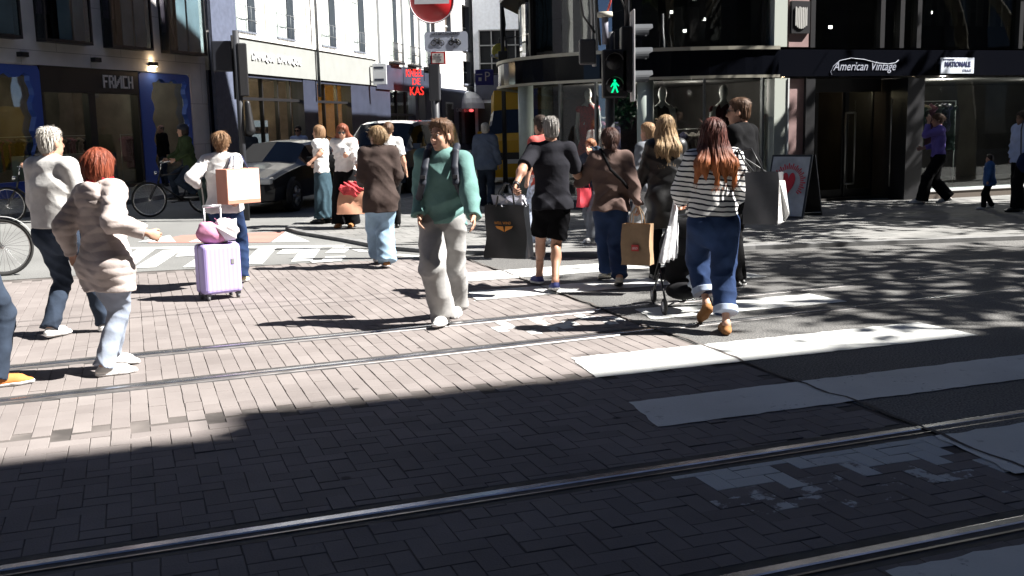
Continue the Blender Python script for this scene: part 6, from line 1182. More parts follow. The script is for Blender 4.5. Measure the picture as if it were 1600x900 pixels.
# brown paper bag
p = at(996, 413, 10.15); PB = thing('paper_bag', 'brown paper carrier bag with a small red logo carried by the woman in taupe', 'bag', p, R(-24))
bag_mesh(PB, 0.29, 0.15, 0.40, mat('kraft_paper', (0.31, 0.205, 0.12), 0.8, noise=0.12, nscale=12), seed=5, crumple=0.008, taper=0.98); handles(PB, 0.29, 0.15, 0.40, 0.16, mat('kraft_cord', (0.25, 0.17, 0.1), 0.8), 0.005)
MB().box((0.0, -0.078, 0.17), (0.072, 0.006, 0.062)).build('logo', mat('red_logo', (0.50, 0.03, 0.03), 0.5), PB)
lettering('LEGO', 0.03, mat('white_lettering', (0, 0, 0)), (-0.026, -0.0815, 0.157), (1, 0, 0), fit=(0.052, 0.022), parent=PB, name='lettering', depth=0.002)
# suitcase with pink bag
SC = thing('suitcase', 'lavender hard-shell suitcase on four wheels pulled by the woman in white shirt', 'suitcase', (gat(344, 466)[0], gat(344, 466)[1], 0), R(38))
def shell_hook(t, b, tc):
    w_ = t.nodes.new('ShaderNodeTexWave'); w_.inputs['Scale'].default_value = 7; w_.bands_direction = 'X'; t.links.new(tc.outputs['Object'], w_.inputs['Vector']); bp = t.nodes.new('ShaderNodeBump'); bp.inputs['Strength'].default_value = 0.25; bp.inputs['Distance'].default_value = 0.006; t.links.new(w_.outputs['Fac'], bp.inputs['Height']); t.links.new(bp.outputs[0], b.inputs['Normal'])
M_LAV = mat('lavender_shell', (0.44, 0.36, 0.72), 0.38, hook=shell_hook)
c = MB().box((0, 0, 0.31), (0.40, 0.26, 0.50)).build('case_shell', M_LAV, SC, 0.045); c.modifiers['bevel'].segments = 4
z_ = MB(); z_.box((0, 0, 0.31), (0.404, 0.014, 0.506)); zz = z_.build('zip', mat('grey_zip', (0.25, 0.22, 0.33), 0.6), SC, 0.004)
for sx in (-1, 1):
    for sy in (-1, 1):
        wb = MB(); wb.box((sx*0.155, sy*0.09, 0.058), (0.045, 0.04, 0.03)); k = wb.build('wheel_fork', M_BLACK, SC); MB().lathe((sx*0.155-0.012, sy*0.09, 0.025), [(0, 0), (0.024, 0.0), (0.024, 0.024), (0, 0.024)], 14, (1, 0, 0)).build('wheel', mat('grey_castor', (0.10, 0.10, 0.11), 0.5), k)
hd_ = MB(); hp = Vector(W3(SUIT, SUIT.wri['R'])); top = 0.925
for sx in (-0.085, 0.085): hd_.tube([(sx, 0.06, 0.55), (sx, 0.06, top)], 0.010, 8)
hd_.tube([(-0.095, 0.06, top), (0.095, 0.06, top)], 0.016, 8); hd_.build('pull_handle', mat('satin_metal', (0.6, 0.6, 0.62), 0.35, 0.8), SC); MB().box((0.10, -0.132, 0.38), (0.03, 0.008, 0.05)).build('badge', M_PALEM, SC)
PK = thing('tote_bag', 'pink bag with white side resting on top of the lavender suitcase', 'bag', tuple(Vector(SC.location)+Vector((0, 0, 0.562))), R(30))
G = SDF((-0.3, -0.25, -0.05), (0.3, 0.25, 0.35), 0.009); G.ell((0, 0, 0.10), (0.20, 0.13, 0.12)); G.cone((-0.11, 0, 0.14), (0.12, 0, 0.17), 0.055, 0.065, 0.06, ((0, 1, 0), 0.7)); G.plane((0, 0, 0.0), (0, 0, -1)); G.warp(folds(0.02, 9, 0.12)); G.mesh('bag_body', [cloth('pink_nylon', (0.60, 0.26, 0.40), noise=0.1)], PK)
G = SDF((-0.3, -0.25, -0.05), (0.3, 0.25, 0.35), 0.009); G.ell((0.09, -0.05, 0.12), (0.13, 0.11, 0.10)); G.cone((0.02, -0.03, 0.18), (0.14, -0.02, 0.2), 0.045, 0.05, 0.05); G.plane((0, 0, 0.012), (0, 0, -1)); G.warp(folds(0.02, 4, 0.1)); G.mesh('white_wrap', [cloth('white_nylon', (0.68, 0.64, 0.66))], PK)
# orange box bag on her arm
p = at(374, 319, 10.95); OB = thing('box_bag', 'stiff orange and cream shopping box hanging on the arm of the woman with the suitcase', 'bag', p, R(-42))
MB().box((0, 0, 0.19), (0.20, 0.40, 0.36)).build('box_body', mat('coral_card', (0.50, 0.22, 0.15), 0.6, noise=0.06), OB, 0.006)
MB().box((0.1015, 0.0, 0.205), (0.003, 0.385, 0.31)).build('cream_panel', mat('cream_card', (0.66, 0.56, 0.48), 0.6), OB)
for sx in (-0.06, 0.06): MB().tube([(sx, -0.09, 0.36), (sx*.4, -0.05, 0.50), (sx*.3, 0.05, 0.50), (sx, 0.09, 0.36)], 0.006, 6).build('handle', mat('navy_cord', (0.03, 0.04, 0.12), 0.8), OB)
# striped coat over her left forearm
q = SUIT.wri['L']; CT = thing('folded_coat', 'dark green striped coat draped over the left forearm of the woman with the suitcase', 'coat', W3(SUIT, q), SUIT.head)
G = SDF((-0.25, -0.25, -0.55), (0.25, 0.25, 0.15), 0.009); G.cone((0.02, 0.0, 0.02), (0.08, 0.02, -0.40), 0.055, 0.075, 0.03, ((0, 1, 0), 0.55), 1); G.cone((0.0, 0.06, 0.03), (0.06, -0.04, 0.04), 0.045, 0.05, 0.03); G.warp(folds(0.014, 3, 0.09, ((1, 0.1, 0.05), (0.7, 0.7, 0.05), (0.3, 1, 0.1), (0.9, -.3, .1))))
def coat_hook(t, b, tc):
    w_ = t.nodes.new('ShaderNodeTexWave'); w_.inputs['Scale'].default_value = 4.5; w_.inputs['Distortion'].default_value = 1; t.links.new(tc.outputs['Object'], w_.inputs['Vector']); r = t.nodes.new('ShaderNodeValToRGB'); r.color_ramp.interpolation = 'CONSTANT'; r.color_ramp.elements[0].color = (0.02, 0.045, 0.04, 1); r.color_ramp.elements[1].color = (0.45, 0.45, 0.42, 1); r.color_ramp.elements[1].position = 0.86; t.links.new(w_.outputs['Fac'], r.inputs[0]); t.links.new(r.outputs[0], b.inputs['Base Color'])
G.mesh('coat_cloth', [mat('striped_green_wool', (0.02, 0.05, 0.04), 0.9, hook=coat_hook)], CT)
# teenager's backpack
BP = thing('backpack', 'dark navy backpack worn by the teenage boy in teal', 'backpack', (TEEN.x, TEEN.y, TEEN.z), TEEN.head); M_NYL = mat('navy_nylon', (0.012, 0.016, 0.028), 0.6, bump=0.2, bscale=60)
T_ = TEEN; G = SDF(T_.chest-np.array([.3, .42, .35]), T_.chest+np.array([.3, .1, .35]), 0.010); cb = T_.chest+np.array([0, -0.27, -0.03]); G.ell(cb, (0.16, 0.11, 0.23), None, 0.02); G.ell(cb+np.array([0, -0.07, -0.06]), (0.12, 0.06, 0.12), None, 0.03); G.mesh('pack_body', [M_NYL], BP)
for sg in (-1, 1):
    N_ = T_.neck; C_ = T_.chest; P_ = [N_+np.array([sg*0.115, -0.13, -0.03]), N_+np.array([sg*0.115, -0.03, 0.055]), N_+np.array([sg*0.118, 0.07, 0.015]), C_+np.array([sg*0.125, 0.142, 0.08]), C_+np.array([sg*0.140, 0.165, -0.04]), C_+np.array([sg*0.185, 0.10, -0.16]), C_+np.array([sg*0.20, -0.06, -0.20])]
    G = SDF(np.min(P_, 0)-0.06, np.max(P_, 0)+0.06, 0.0065)
    for a, b in zip(P_[:-1], P_[1:]): G.cone(a, b, 0.030, 0.030, 0.008, (np.array([0, 1, 0.35]), 0.5))
    st = G.mesh('strap', [M_NYL], BP)
    MB().box(tuple(P_[3]*0.4+P_[4]*0.6+np.array([0, 0.02, 0])), (0.04, 0.012, 0.03)).build('buckle', mat('grey_buckle', (0.10, 0.10, 0.11), 0.4), st)
# striped woman's tote on the right shoulder, and cloth on the stroller
p = at(1193, 349, 8.15); TB = thing('tote_bag', 'grey and white leather tote on the shoulder of the woman in stripes', 'bag', p, R(-30))
bag_mesh(TB, 0.27, 0.17, 0.40, mat('grey_leather', (0.10, 0.10, 0.105), 0.45, noise=0.15, bump=0.2, bscale=70), seed=8, crumple=0.012, taper=1.0)
bag = MB(); bag.poly([(0.137, -0.085, 0.01), (0.142, 0.09, 0.01), (0.185, 0.06, 0.07), (0.142, 0.075, 0.33), (0.137, -0.07, 0.34)]); bag.build('white_side', mat('white_leather', (0.62, 0.61, 0.60), 0.5), TB)
sp = Vector(W3(STR, STR.shj['R']))-Vector(TB.location); sp = Matrix.Rotation(R(30), 3, 'Z') @ sp
for dx in (-0.06, 0.05): MB().tube([(dx-0.05, 0.02, 0.38), (dx-0.07+sp.x*0.35, sp.y*0.4, 0.58), (sp.x+0.02, sp.y-0.05, sp.z+0.045), (sp.x+0.01, sp.y+0.02, sp.z+0.085), (sp.x+0.03, sp.y+0.09, sp.z+0.02), (dx-0.03, 0.06, 0.38)], 0.007, 6).build('strap', M_BLKBAG, TB)
# shoulder bags, phone, peach bag
q = W3(LSK, (0.17, -0.06, 1.02)); SBG = thing('shoulder_bag', 'black slouchy bag on the shoulder of the woman in the long skirt', 'bag', q, LSK.head)
G = SDF((-.3, -.3, -.3), (.3, .3, .35), 0.012); G.ell((0.02, -0.02, 0.0), (0.10, 0.19, 0.15)); G.warp(folds(0.02, 6, 0.14)); G.mesh('bag_body', [C_BLACK], SBG); MB().tube([(0.06, -0.12, 0.1), (0.03, -0.07, 0.42), (-0.06, 0.0, 0.455), (0.0, 0.08, 0.4), (0.06, 0.12, 0.1)], 0.012, 6).build('strap', C_BLACK, SBG)
q = W3(PHN, PHN.wri['R']+np.array([0.0, 0.05, 0.05])); PH = thing('phone', 'white phone in the hand of the woman in white blouse', 'phone', q, PHN.head); MB().box((0, 0, 0), (0.075, 0.012, 0.15)).build('phone_case', mat('white_phone', (0.7, 0.7, 0.72), 0.3), PH, 0.006)
p = at(551, 334, 16.85); PE = thing('shopping_bag', 'peach paper bag with a red scarf on top held by the phone user', 'bag', p, R(8))
bag_mesh(PE, 0.50, 0.18, 0.36, mat('peach_paper', (0.55, 0.27, 0.17), 0.8, noise=0.08), seed=11, crumple=0.02, taper=0.8); handles(PE, 0.42, 0.16, 0.36, 0.16, mat('peach_cord', (0.6, 0.4, 0.3), 0.8), 0.007)
G = SDF((-.3, -.25, .2), (.3, .25, .7), 0.012); G.ell((0.0, -0.02, 0.40), (0.20, 0.11, 0.12)); G.warp(folds(0.03, 2, 0.10)); G.mesh('scarf_top', [cloth('red_floral', (0.50, 0.06, 0.07), noise=0.5, nscale=14)], PE)
q = W3(TAU, (0, 0, 0)); CB_ = thing('crossbody_bag', 'thin black crossbody strap bag worn over the taupe jacket', 'bag', q, TAU.head)
N_, C_, W_ = TAU.neck, TAU.chest, TAU.waist; strap(TAU, [N_+np.array([-0.10, 0.03, 0.05]), N_+np.array([-0.09, -0.075, 0.015]), C_+np.array([-0.02, -0.150, 0.03]), W_+np.array([0.10, -0.150, 0.10]), W_+np.array([0.185, -0.06, 0.0]), W_+np.array([0.18, 0.10, -0.03])], 0.015, C_BLACK, 'strap', CB_); G = SDF(W_+np.array([0.0, 0.0, -0.2]), W_+np.array([0.35, 0.3, 0.15]), 0.011); G.ell(W_+np.array([0.15, 0.14, -0.06]), (0.09, 0.05, 0.08)); G.mesh('bag_body', [C_BLACK], CB_)
q = W3(EDG, (-0.24, 0.08, 0.80)); EB_ = thing('shoulder_bag', 'blue-black bag hanging at the side of the woman at the right edge', 'bag', q, EDG.head); G = SDF((-.3, -.3, -.25), (.3, .3, .3), 0.012); G.ell((-0.04, 0.02, 0.02), (0.08, 0.17, 0.17)); G.warp(folds(0.015, 6, 0.12)); G.mesh('bag_body', [cloth('midnight_canvas', (0.015, 0.025, 0.075))], EB_); MB().tube([(-0.03, -0.10, 0.14), (0.06, -0.05, 0.55), (0.14, 0.0, 0.70)], 0.012, 6).tube([(-0.03, 0.12, 0.14), (0.06, 0.08, 0.55), (0.14, 0.0, 0.70)], 0.012, 6).build('strap', M_NAVY, EB_)
q = W3(KID, KID.wri['L']+np.array([0, 0.02, -0.34])); RB = thing('carrier_bag', 'small red carrier bag hanging from the hand of the ginger child', 'bag', q, 0.4); bag_mesh(RB, 0.22, 0.12, 0.26, mat('red_paper', (0.50, 0.03, 0.05), 0.7), seed=13); handles(RB, 0.22, 0.12, 0.26, 0.12, mat('red_paper', (0, 0, 0)), 0.005)

# ================================================================ bicycles
M_TYRE = mat('tyre_rubber', (0.018, 0.018, 0.018), 0.8); M_BKFR = mat('black_bike_paint', (0.012, 0.013, 0.016), 0.35); M_CHR = mat('chrome', (0.6, 0.6, 0.6), 0.2, 1.0)
def bicycle(label, x, y, head, z=0.0, frame=M_BKFR, guard=M_BKFR, steer=0.0):
    t = thing('bicycle', label, 'bicycle', (x, y, z), head, 'bicycles'); rw = 0.345
    for wy in (-0.55, 0.55):
        w = MB().torus((0, wy, rw), rw-0.018, 0.019, (1, 0, 0), 48, 8).build('wheel', M_TYRE, t); rm = MB().torus((0, wy, rw), rw-0.042, 0.009, (1, 0, 0), 40, 6)
        rm.build('rim', M_CHR, w); sp = MB()
        for k in range(28): a = 2*math.pi*k/28; s_ = 0.03 if k % 2 else -0.03; sp.tube([(s_, wy+0.03*math.cos(a+0.5), rw+0.03*math.sin(a+0.5)), (0, wy+(rw-0.04)*math.cos(a), rw+(rw-0.04)*math.sin(a))], 0.0018, 4, False)
        sp.tube([(-0.05, wy, rw), (0.05, wy, rw)], 0.022, 10); sp.build('spokes', M_CHR, w)
        g = MB(); n = 16; a0, a1 = (R(20), R(175)) if wy > 0 else (R(10), R(190)); rg = rw+0.025
        for k in range(n):
            b0, b1 = a0+(a1-a0)*k/n, a0+(a1-a0)*(k+1)/n
            q = [(sx, wy+rg*math.cos(b)*(1 if wy < 0 else 1), rw+rg*math.sin(b)) for b in (b0, b1) for sx in (-0.028, 0.028)]; g.prism([q[0], q[1], q[3], q[2]], (0, 0, -0.004))
        g.build('mudguard', guard, t)
    f = MB(); bb = (0, -0.10, 0.29); st = (0, -0.27, 0.86); h1, h2 = (0, 0.36, 0.66), (0, 0.30, 0.90)
    for a, b, r in ((bb, st, 0.017), (bb, h1, 0.021), (st, (0, 0.33, 0.80), 0.016), (h1, h2, 0.022)): f.tube([a, b], r, 10)
    for sx in (-0.055, 0.055): f.tube([(sx, -0.55, rw), (sx*0.4, -0.12, 0.29)], 0.011, 6); f.tube([(sx, -0.55, rw), (sx*0.3, -0.25, 0.80)], 0.009, 6); f.tube([(sx, 0.55, rw), (sx*0.9, 0.44, 0.55), (0, 0.36, 0.66)], 0.012, 6)
    f.build('frame', frame, t)
    hb = MB(); hb.tube([(0, 0.30, 0.90), (0, 0.27, 1.05)], 0.014, 8); hb.tube([(-0.29, 0.05, 1.06), (-0.26, 0.17, 1.09), (-0.1, 0.28, 1.06), (0.1, 0.28, 1.06), (0.26, 0.17, 1.09), (0.29, 0.05, 1.06)], 0.012, 8); hb.build('handlebar', M_CHR, t)
    G = SDF((-0.15, -0.5, 0.85), (0.15, 0.0, 1.05), 0.01); G.cone((0, -0.36, 0.955), (0, -0.30, 0.955), 0.09, 0.085, 0.03, ((0, 0, 1), 0.4)); G.cone((0, -0.30, 0.955), (0, -0.12, 0.955), 0.06, 0.025, 0.03, ((0, 0, 1), 0.6)); G.mesh('saddle', [L_BLACK], t); MB().tube([st, (0, -0.28, 0.94)], 0.013, 8).build('seat_post', M_CHR, t)
    MB().box((0.05, -0.32, 0.33), (0.03, 0.62, 0.13)).build('chain_case', guard, t, 0.012); rk = MB()
    for sx in (-0.06, 0.06): rk.tube([(sx, -0.78, 0.74), (sx, -0.32, 0.74)], 0.007, 6); rk.tube([(sx, -0.55, rw), (sx, -0.66, 0.74)], 0.006, 6)
    for k in range(4): rk.tube([(-0.06, -0.75+k*0.13, 0.74), (0.06, -0.75+k*0.13, 0.74)], 0.006, 6)
    rk.build('luggage_rack', M_BKFR, t); c = MB(); c.tube([(-0.08, -0.1, 0.29), (0.10, -0.1, 0.29)], 0.012, 8); c.tube([(0.10, -0.1, 0.29), (0.10, 0.06, 0.26)], 0.010, 6); c.tube([(-0.09, -0.1, 0.29), (-0.09, -0.26, 0.32)], 0.010, 6); c.box((0.15, 0.06, 0.26), (0.09, 0.06, 0.02)); c.box((-0.14, -0.26, 0.32), (0.09, 0.06, 0.02)); c.build('crank', M_BKFR, t)
    lm = MB(); lm.lathe((0, 0.40, 0.86), [(0, -0.05), (0.035, -0.03), (0.04, 0.02), (0, 0.02)], 12, (0, 1, 0)); lm.build('headlamp', M_CHR, t); return t
def helmet(F, m, mv):
    s = F.s; G = SDF(F.hc-0.2, F.hc+0.22, 0.009); G.ell(F.T((0, -0.016, 0.045)), (0.098*s, 0.125*s, 0.105*s), F.Mh); G.plane(F.T((0, 0.09, 0.035)), F.Mh@np.array([0, 0.35, -0.93])); o = G.mesh('helmet', [m], F.body)
    v = MB()
    for k in (-0.045, 0, 0.045):
        v.tube([F.T((k*1.1, 0.085, 0.095)), F.T((k*1.3, 0.0, 0.150-abs(k)*0.4)), F.T((k*1.1, -0.10, 0.115))], 0.010*s, 5)
    v.build('vent', mv, o)
def rider(label, bk, head, x, y, z, H, **kw):
    return figure(label, x, y, head, H, z=z, pelvis=(0, -0.30, 0.985), lean=0.16, feetL=(-0.13, -0.33, 0, 0, 0.345), feetR=(0.13, -0.02, 0, 0, 0.285), handL=(-0.27, 0.07, 1.12), handR=(0.27, 0.07, 1.12), poleL=(-2, -0.4, -1), poleR=(2, -0.4, -1), curlL=1.0, curlR=1.0, group='cyclists', **kw)
x, y, hd = -6.65, 21.0, R(122)
bicycle('black city bicycle ridden by the cyclist in olive coat', x, y, hd)
F = rider('cyclist in olive coat and dark helmet riding past the shop front', None, hd, x, y, 0.0, 1.72, h=0.011, hyaw=0.1)
shirt(F, C_GREEN, 'coat', 0.045, -0.16, 1.0, 0.014, 71, bulk=0.022, collar=0.03); trousers(F, C_NAVYJ, 0.015, 0.01, 0.02); shoes(F, L_BLACK, L_SOLE); hair(F, H_DARK, 'bob', 0.008); helmet(F, M_NYL, M_BLACK)
x, y, hd = -9.0, 20.0, R(96)
bicycle('dark bicycle of the cyclist with the white helmet at the left edge', x, y, hd)
F = rider('cyclist in dark clothes with a white helmet behind the man in off-white', None, hd, x, y, 0.0, 1.70, h=0.012, hyaw=-0.5)
shirt(F, C_BLACK, 'jacket', 0.04, -0.1, 1.0, 0.012, 72, bulk=0.02); trousers(F, C_NAVYJ, 0.015, 0.01, 0.02); shoes(F, L_BLACK); hair(F, H_DARK, 'bob', 0.008); helmet(F, mat('white_helmet', (0.65, 0.65, 0.66), 0.3), M_NAVY)
g = gat(8, 431); bicycle('grey city bicycle with a pale mudguard poking in at the left edge', g[0]-0.55*math.sin(R(70)), g[1]-0.55*math.cos(R(70)), R(-70), frame=mat('grey_bike_paint', (0.10, 0.10, 0.10), 0.4), guard=mat('pale_mudguard', (0.45, 0.46, 0.46), 0.35))
# ================================================================ vehicles
def crom(ys, vs, y):
    ys, vs = list(ys), list(vs)
    return float(np.interp(y, ys[::-1], vs[::-1])) if ys[0] > ys[-1] else float(np.interp(y, ys, vs))
def vehicle(name, label, loc, head, prof, paint, wheel_y, wr, glass_side, screen, rear, L, lamp_z, cat='car', grille=None):
    """prof: list of (y, hood/roof z, belt z, half width, roof half width)"""
    t = thing(name, label, cat, loc, head); P = sorted(prof, key=lambda r: -r[0]); ys = [p[0] for p in P]
    st = []; n = 44
    for i in range(n+1): st.append(ys[0]+(ys[-1]-ys[0])*i/n)
    st = sorted(set([round(q, 4) for q in st]+[round(q, 4) for q in ys]), reverse=True); rings = []
    for y in st:
        zt, zb, w, wr_ = [crom(ys, [p[k] for p in P], y) for k in (1, 2, 3, 4)]; lo = 0.24; mid = lo+(zb-lo)*0.5; e = max(0.0, zt-zb)
        rings.append([(w*0.80, lo), (w*0.97, lo+0.03), (w*1.0, lo+0.16), (w*1.015, mid+0.05), (w*0.985, zb), (w*0.985+(wr_-w*0.985)*0.10, zb+e*0.06), (w*0.985+(wr_-w*0.985)*0.88, zb+e*0.86), (wr_*0.93, zt-0.012), (wr_*0.55, zt+0.018), (0, zt+0.028)])
    K = len(rings[0])
    def inside(y, rg): return rg and rg[1] <= y <= rg[0]
    body, gl, sc = MB(), MB(), MB(); body.smooth = gl.smooth = True
    for sg in (-1, 1):
        for i in range(len(st)-1):
            ym = (st[i]+st[i+1])/2
            for k in range(K-1):
                q = [(sg*rings[i][k][0], st[i], rings[i][k][1]), (sg*rings[i][k+1][0], st[i], rings[i][k+1][1]), (sg*rings[i+1][k+1][0], st[i+1], rings[i+1][k+1][1]), (sg*rings[i+1][k][0], st[i+1], rings[i+1][k][1])]
                if sg > 0: q = q[::-1]
                g = (k == 5 and any(inside(ym, r_) for r_ in glass_side)) or (k >= 6 and (inside(ym, screen) or inside(ym, rear)))
                (gl if g else body).poly(q)
    for end, yy in ((0, st[0]), (-1, st[-1])):
        r_ = rings[end]; pts = [(-x, yy, z) for x, z in r_]+[(x, yy, z) for x, z in r_[-2::-1]]; body.smooth = False; body.poly(pts if end else pts[::-1]); body.smooth = True
    bo = body.build('body', paint, t); gl.build('window', mat('car_glass', (0.008, 0.010, 0.013), 0.06, spec=0.4), t)
    for wy in wheel_y:
        for sg in (-1, 1):
            w = crom(ys, [p[3] for p in P], wy); MB().lathe((sg*(w-0.02), wy, wr+0.01), [(0, 0.028), (wr+0.06, 0.028), (wr+0.06, 0.0)], 24, (sg, 0, 0)).build('wheel_arch', M_BLACK, t)
            wb = MB(); wb.lathe((sg*(w-0.17), wy, wr), [(0, 0), (wr*0.9, 0), (wr, 0.03), (wr, 0.19), (wr*0.93, 0.225), (wr*0.66, 0.225), (wr*0.64, 0.2), (0, 0.2)], 28, (sg, 0, 0)); wh = wb.build('wheel', M_TYRE, t); rm = MB()
            for a in range(5): an = 2*math.pi*a/5; rm.tube([(sg*(w+0.045), wy, wr), (sg*(w+0.045), wy+wr*0.6*math.cos(an), wr+wr*0.6*math.sin(an))], [0.05, 0.03], 6)
            rm.lathe((sg*(w+0.03), wy, wr), [(wr*0.66, 0), (wr*0.66, 0.02), (wr*0.56, 0.0)], 28, (sg, 0, 0)); rm.build('rim', mat('alloy', (0.35, 0.36, 0.38), 0.35, 0.8), wh)
    wf = crom(ys, [p[3] for p in P], L/2-0.15)
    for sg in (-1, 1):
        MB().box((sg*wf*0.78, L/2-0.10, lamp_z), (wf*0.36, 0.22, 0.13), 0).build('headlight', mat('headlight_glass', (0.55, 0.57, 0.6), 0.1, spec=0.8), t, 0.03); MB().box((sg*wf*0.78, -L/2+0.06, lamp_z+0.12), (wf*0.3, 0.16, 0.14)).build('tail_light', mat('tail_light', (0.35, 0.01, 0.01), 0.2), t, 0.03)
        my = (screen[0]-0.25); mw = crom(ys, [p[3] for p in P], my); mz = crom(ys, [p[2] for p in P], my); MB().box((sg*(mw+0.10), my, mz+0.09), (0.20, 0.11, 0.14)).tube([(sg*(mw-0.03), my, mz+0.02), (sg*(mw+0.08), my, mz+0.07)], 0.02).build('mirror', paint, t, 0.03)
    gr = MB(); gr.box((0, L/2+0.004, lamp_z-0.14), (wf*0.9, 0.03, 0.20)); go = gr.build('grille', grille or M_BLACK, t); pl = MB(); pl.box((0, L/2+0.03, lamp_z-0.28), (0.5, 0.02, 0.11)); pl.build('number_plate', mat('number_plate', (0.6, 0.6, 0.58), 0.5), t); return t
def paint(name, col, coat=1.0): 
    def hk(t, b, tc): b.inputs['Coat Weight'].default_value = coat; b.inputs['Coat Roughness'].default_value = 0.04
    return mat('paint_'+name, col, 0.35, spec=0.25, hook=hk)
sedan = [(2.30, 0.60, 0.56, 0.66, 0.50), (2.18, 0.72, 0.68, 0.82, 0.66), (1.6, 0.86, 0.82, 0.89, 0.72), (0.98, 0.96, 0.91, 0.91, 0.74), (0.15, 1.37, 0.93, 0.91, 0.60), (-0.6, 1.40, 0.95, 0.91, 0.61), (-1.25, 1.36, 0.97, 0.90, 0.58), (-2.0, 1.06, 0.97, 0.87, 0.62), (-2.25, 0.98, 0.90, 0.82, 0.6), (-2.32, 0.70, 0.66, 0.72, 0.55)]
hd = math.pi-R(22); fw = Vector((-math.sin(hd), math.cos(hd))); rr_ = Vector(at(488, 300, 22.2)[:2]); cpos = rr_+fw*2.1-Vector((math.cos(hd), math.sin(hd)))*(-0.85)*1.0
cpos = Vector((-4.98, 23.0)); hd = math.pi-R(12); vehicle('parked_car', 'dark blue saloon car facing the crossing, behind the woman with the suitcase', (cpos.x, cpos.y, 0), hd, sedan, paint('midnight_blue', (0.003, 0.004, 0.009), 0.25), (1.42, -1.38), 0.32, [(0.72, -0.10), (-0.20, -1.0), (-1.05, -1.45)], (0.95, 0.17), (-1.28, -1.98), 4.6, 0.66)
van = [(2.30, 0.75, 0.70, 0.78, 0.6), (2.15, 1.00, 0.95, 0.90, 0.75), (1.60, 1.13, 1.06, 0.95, 0.82), (0.80, 1.74, 1.10, 0.95, 0.76), (0.4, 1.80, 1.10, 0.95, 0.78), (-2.15, 1.80, 1.10, 0.95, 0.80), (-2.35, 1.72, 1.05, 0.93, 0.76), (-2.40, 0.9, 0.85, 0.9, 0.76)]
vehicle('delivery_van', 'pale silver van with a blue-tinted windscreen waiting in the side street', (-2.95, 28.4, 0), math.pi-R(17), van, paint('silver', (0.11, 0.14, 0.20)), (1.45, -1.45), 0.33, [(1.25, 0.25)], (1.55, 0.85), None, 4.7, 0.82, 'van')
bigv = [(2.75, 0.95, 0.9, 0.85, 0.7), (2.6, 1.2, 1.15, 0.98, 0.8), (2.1, 1.40, 1.3, 1.0, 0.85), (1.5, 2.05, 1.35, 1.0, 0.84), (1.2, 2.62, 1.35, 1.0, 0.88), (-2.7, 2.66, 1.35, 1.0, 0.9), (-2.8, 1.0, 0.95, 0.98, 0.85)]
vehicle('yellow_van', 'tall bright yellow delivery van coming down the side street beside the corner column', (0.60, 31.2, 0), math.pi-R(9), bigv, paint('yellow', (0.60, 0.33, 0.008), 0.15), (1.7, -1.7), 0.36, [(1.5, 0.5)], (2.05, 1.52), None, 5.5, 0.95, 'van')

# ================================================================ signs, signals, street furniture
M_POLE = mat('galvanised_pole', (0.30, 0.31, 0.32), 0.45, 0.6, noise=0.15, nscale=5); M_DKPOLE = mat('dark_pole', (0.03, 0.032, 0.038), 0.5); M_SRED = mat('sign_red', (0.42, 0.015, 0.02), 0.35); M_SWHT = mat('sign_white', (0.62, 0.64, 0.68), 0.4); M_SBLK = mat('sign_black', (0.01, 0.01, 0.012), 0.5)
sx_, sy_ = -0.985, 14.4; SP = thing('no_entry_sign', 'red round no-entry sign with a white bicycle plate below on a slim pole', 'road sign', (sx_, sy_, KZ), 0)
MB().tube([(0, 0, 0), (0, 0, 2.55)], 0.055, 12).build('base_pole', M_DKPOLE, SP); MB().tube([(0, 0, 2.5), (0, 0, 3.6)], 0.03, 10).build('pole', M_POLE, SP); MB().box((0, 0.0, 2.2), (0.15, 0.13, 0.5)).build('clamp_box', M_DKPOLE, SP, 0.02)
zc = 3.27; dsk = MB().lathe((0, -0.05, zc), [(0, 0), (0.30, 0), (0.305, 0.005), (0.305, 0.018), (0, 0.018)], 48, (0, -1, 0)).build('disc', M_SRED, SP); MB().torus((0, -0.068, zc), 0.294, 0.007, (0, 1, 0), 48, 6).build('rim', M_SWHT, dsk); MB().box((0, -0.071, zc), (0.46, 0.004, 0.10)).build('white_bar', M_SWHT, dsk)
def rrect(w, h, r, n=5):
    pts = []
    for cx, cz, a0 in ((w/2-r, h/2-r, 0), (-w/2+r, h/2-r, 90), (-w/2+r, -h/2+r, 180), (w/2-r, -h/2+r, 270)):
        for k in range(n+1): a = R(a0+90*k/n); pts.append((cx+r*math.cos(a), cz+r*math.sin(a)))
    return pts
z2 = 2.73; x2 = 0.175; pt = MB(); pt.prism([(x2+a, -0.05, z2+b) for a, b in rrect(0.58, 0.26, 0.045)], (0, -0.012, 0)); po = pt.build('plate', mat('sign_plate_grey', (0.42, 0.46, 0.56), 0.4), SP)
lettering('UITGEZONDERD', 0.06, M_SBLK, (x2-0.185, -0.064, z2+0.085), (1, 0, 0), fit=(0.37, 0.034), parent=po, depth=0.003)
ic = MB(); y_ = -0.065; bx = x2-0.115
for cx in (bx-0.052, bx+0.052): ic.torus((cx, y_, z2-0.018), 0.034, 0.005, (0, 1, 0), 24, 5, 0.3)
for a, b in (((bx-0.052, -0.018), (bx-0.03, 0.035)), ((bx-0.03, 0.035), (bx+0.025, 0.035)), ((bx+0.052, -0.018), (bx+0.025, 0.035)), ((bx-0.035, 0.02), (bx+0.0, -0.018)), ((bx+0.0, -0.018), (bx+0.025, 0.04)), ((bx, -0.018), (bx+0.052, -0.018)), ((bx-0.045, 0.045), (bx-0.02, 0.042)), ((bx+0.015, 0.043), (bx+0.038, 0.043))): ic.tube([(a[0], y_, z2+a[1]), (b[0], y_, z2+b[1])], 0.004, 5)
ic.box((bx+0.002, y_, z2-0.018), (0.022, 0.004, 0.02)); ic.build('bicycle_symbol', M_SBLK, po)
ic = MB(); bx = x2+0.115
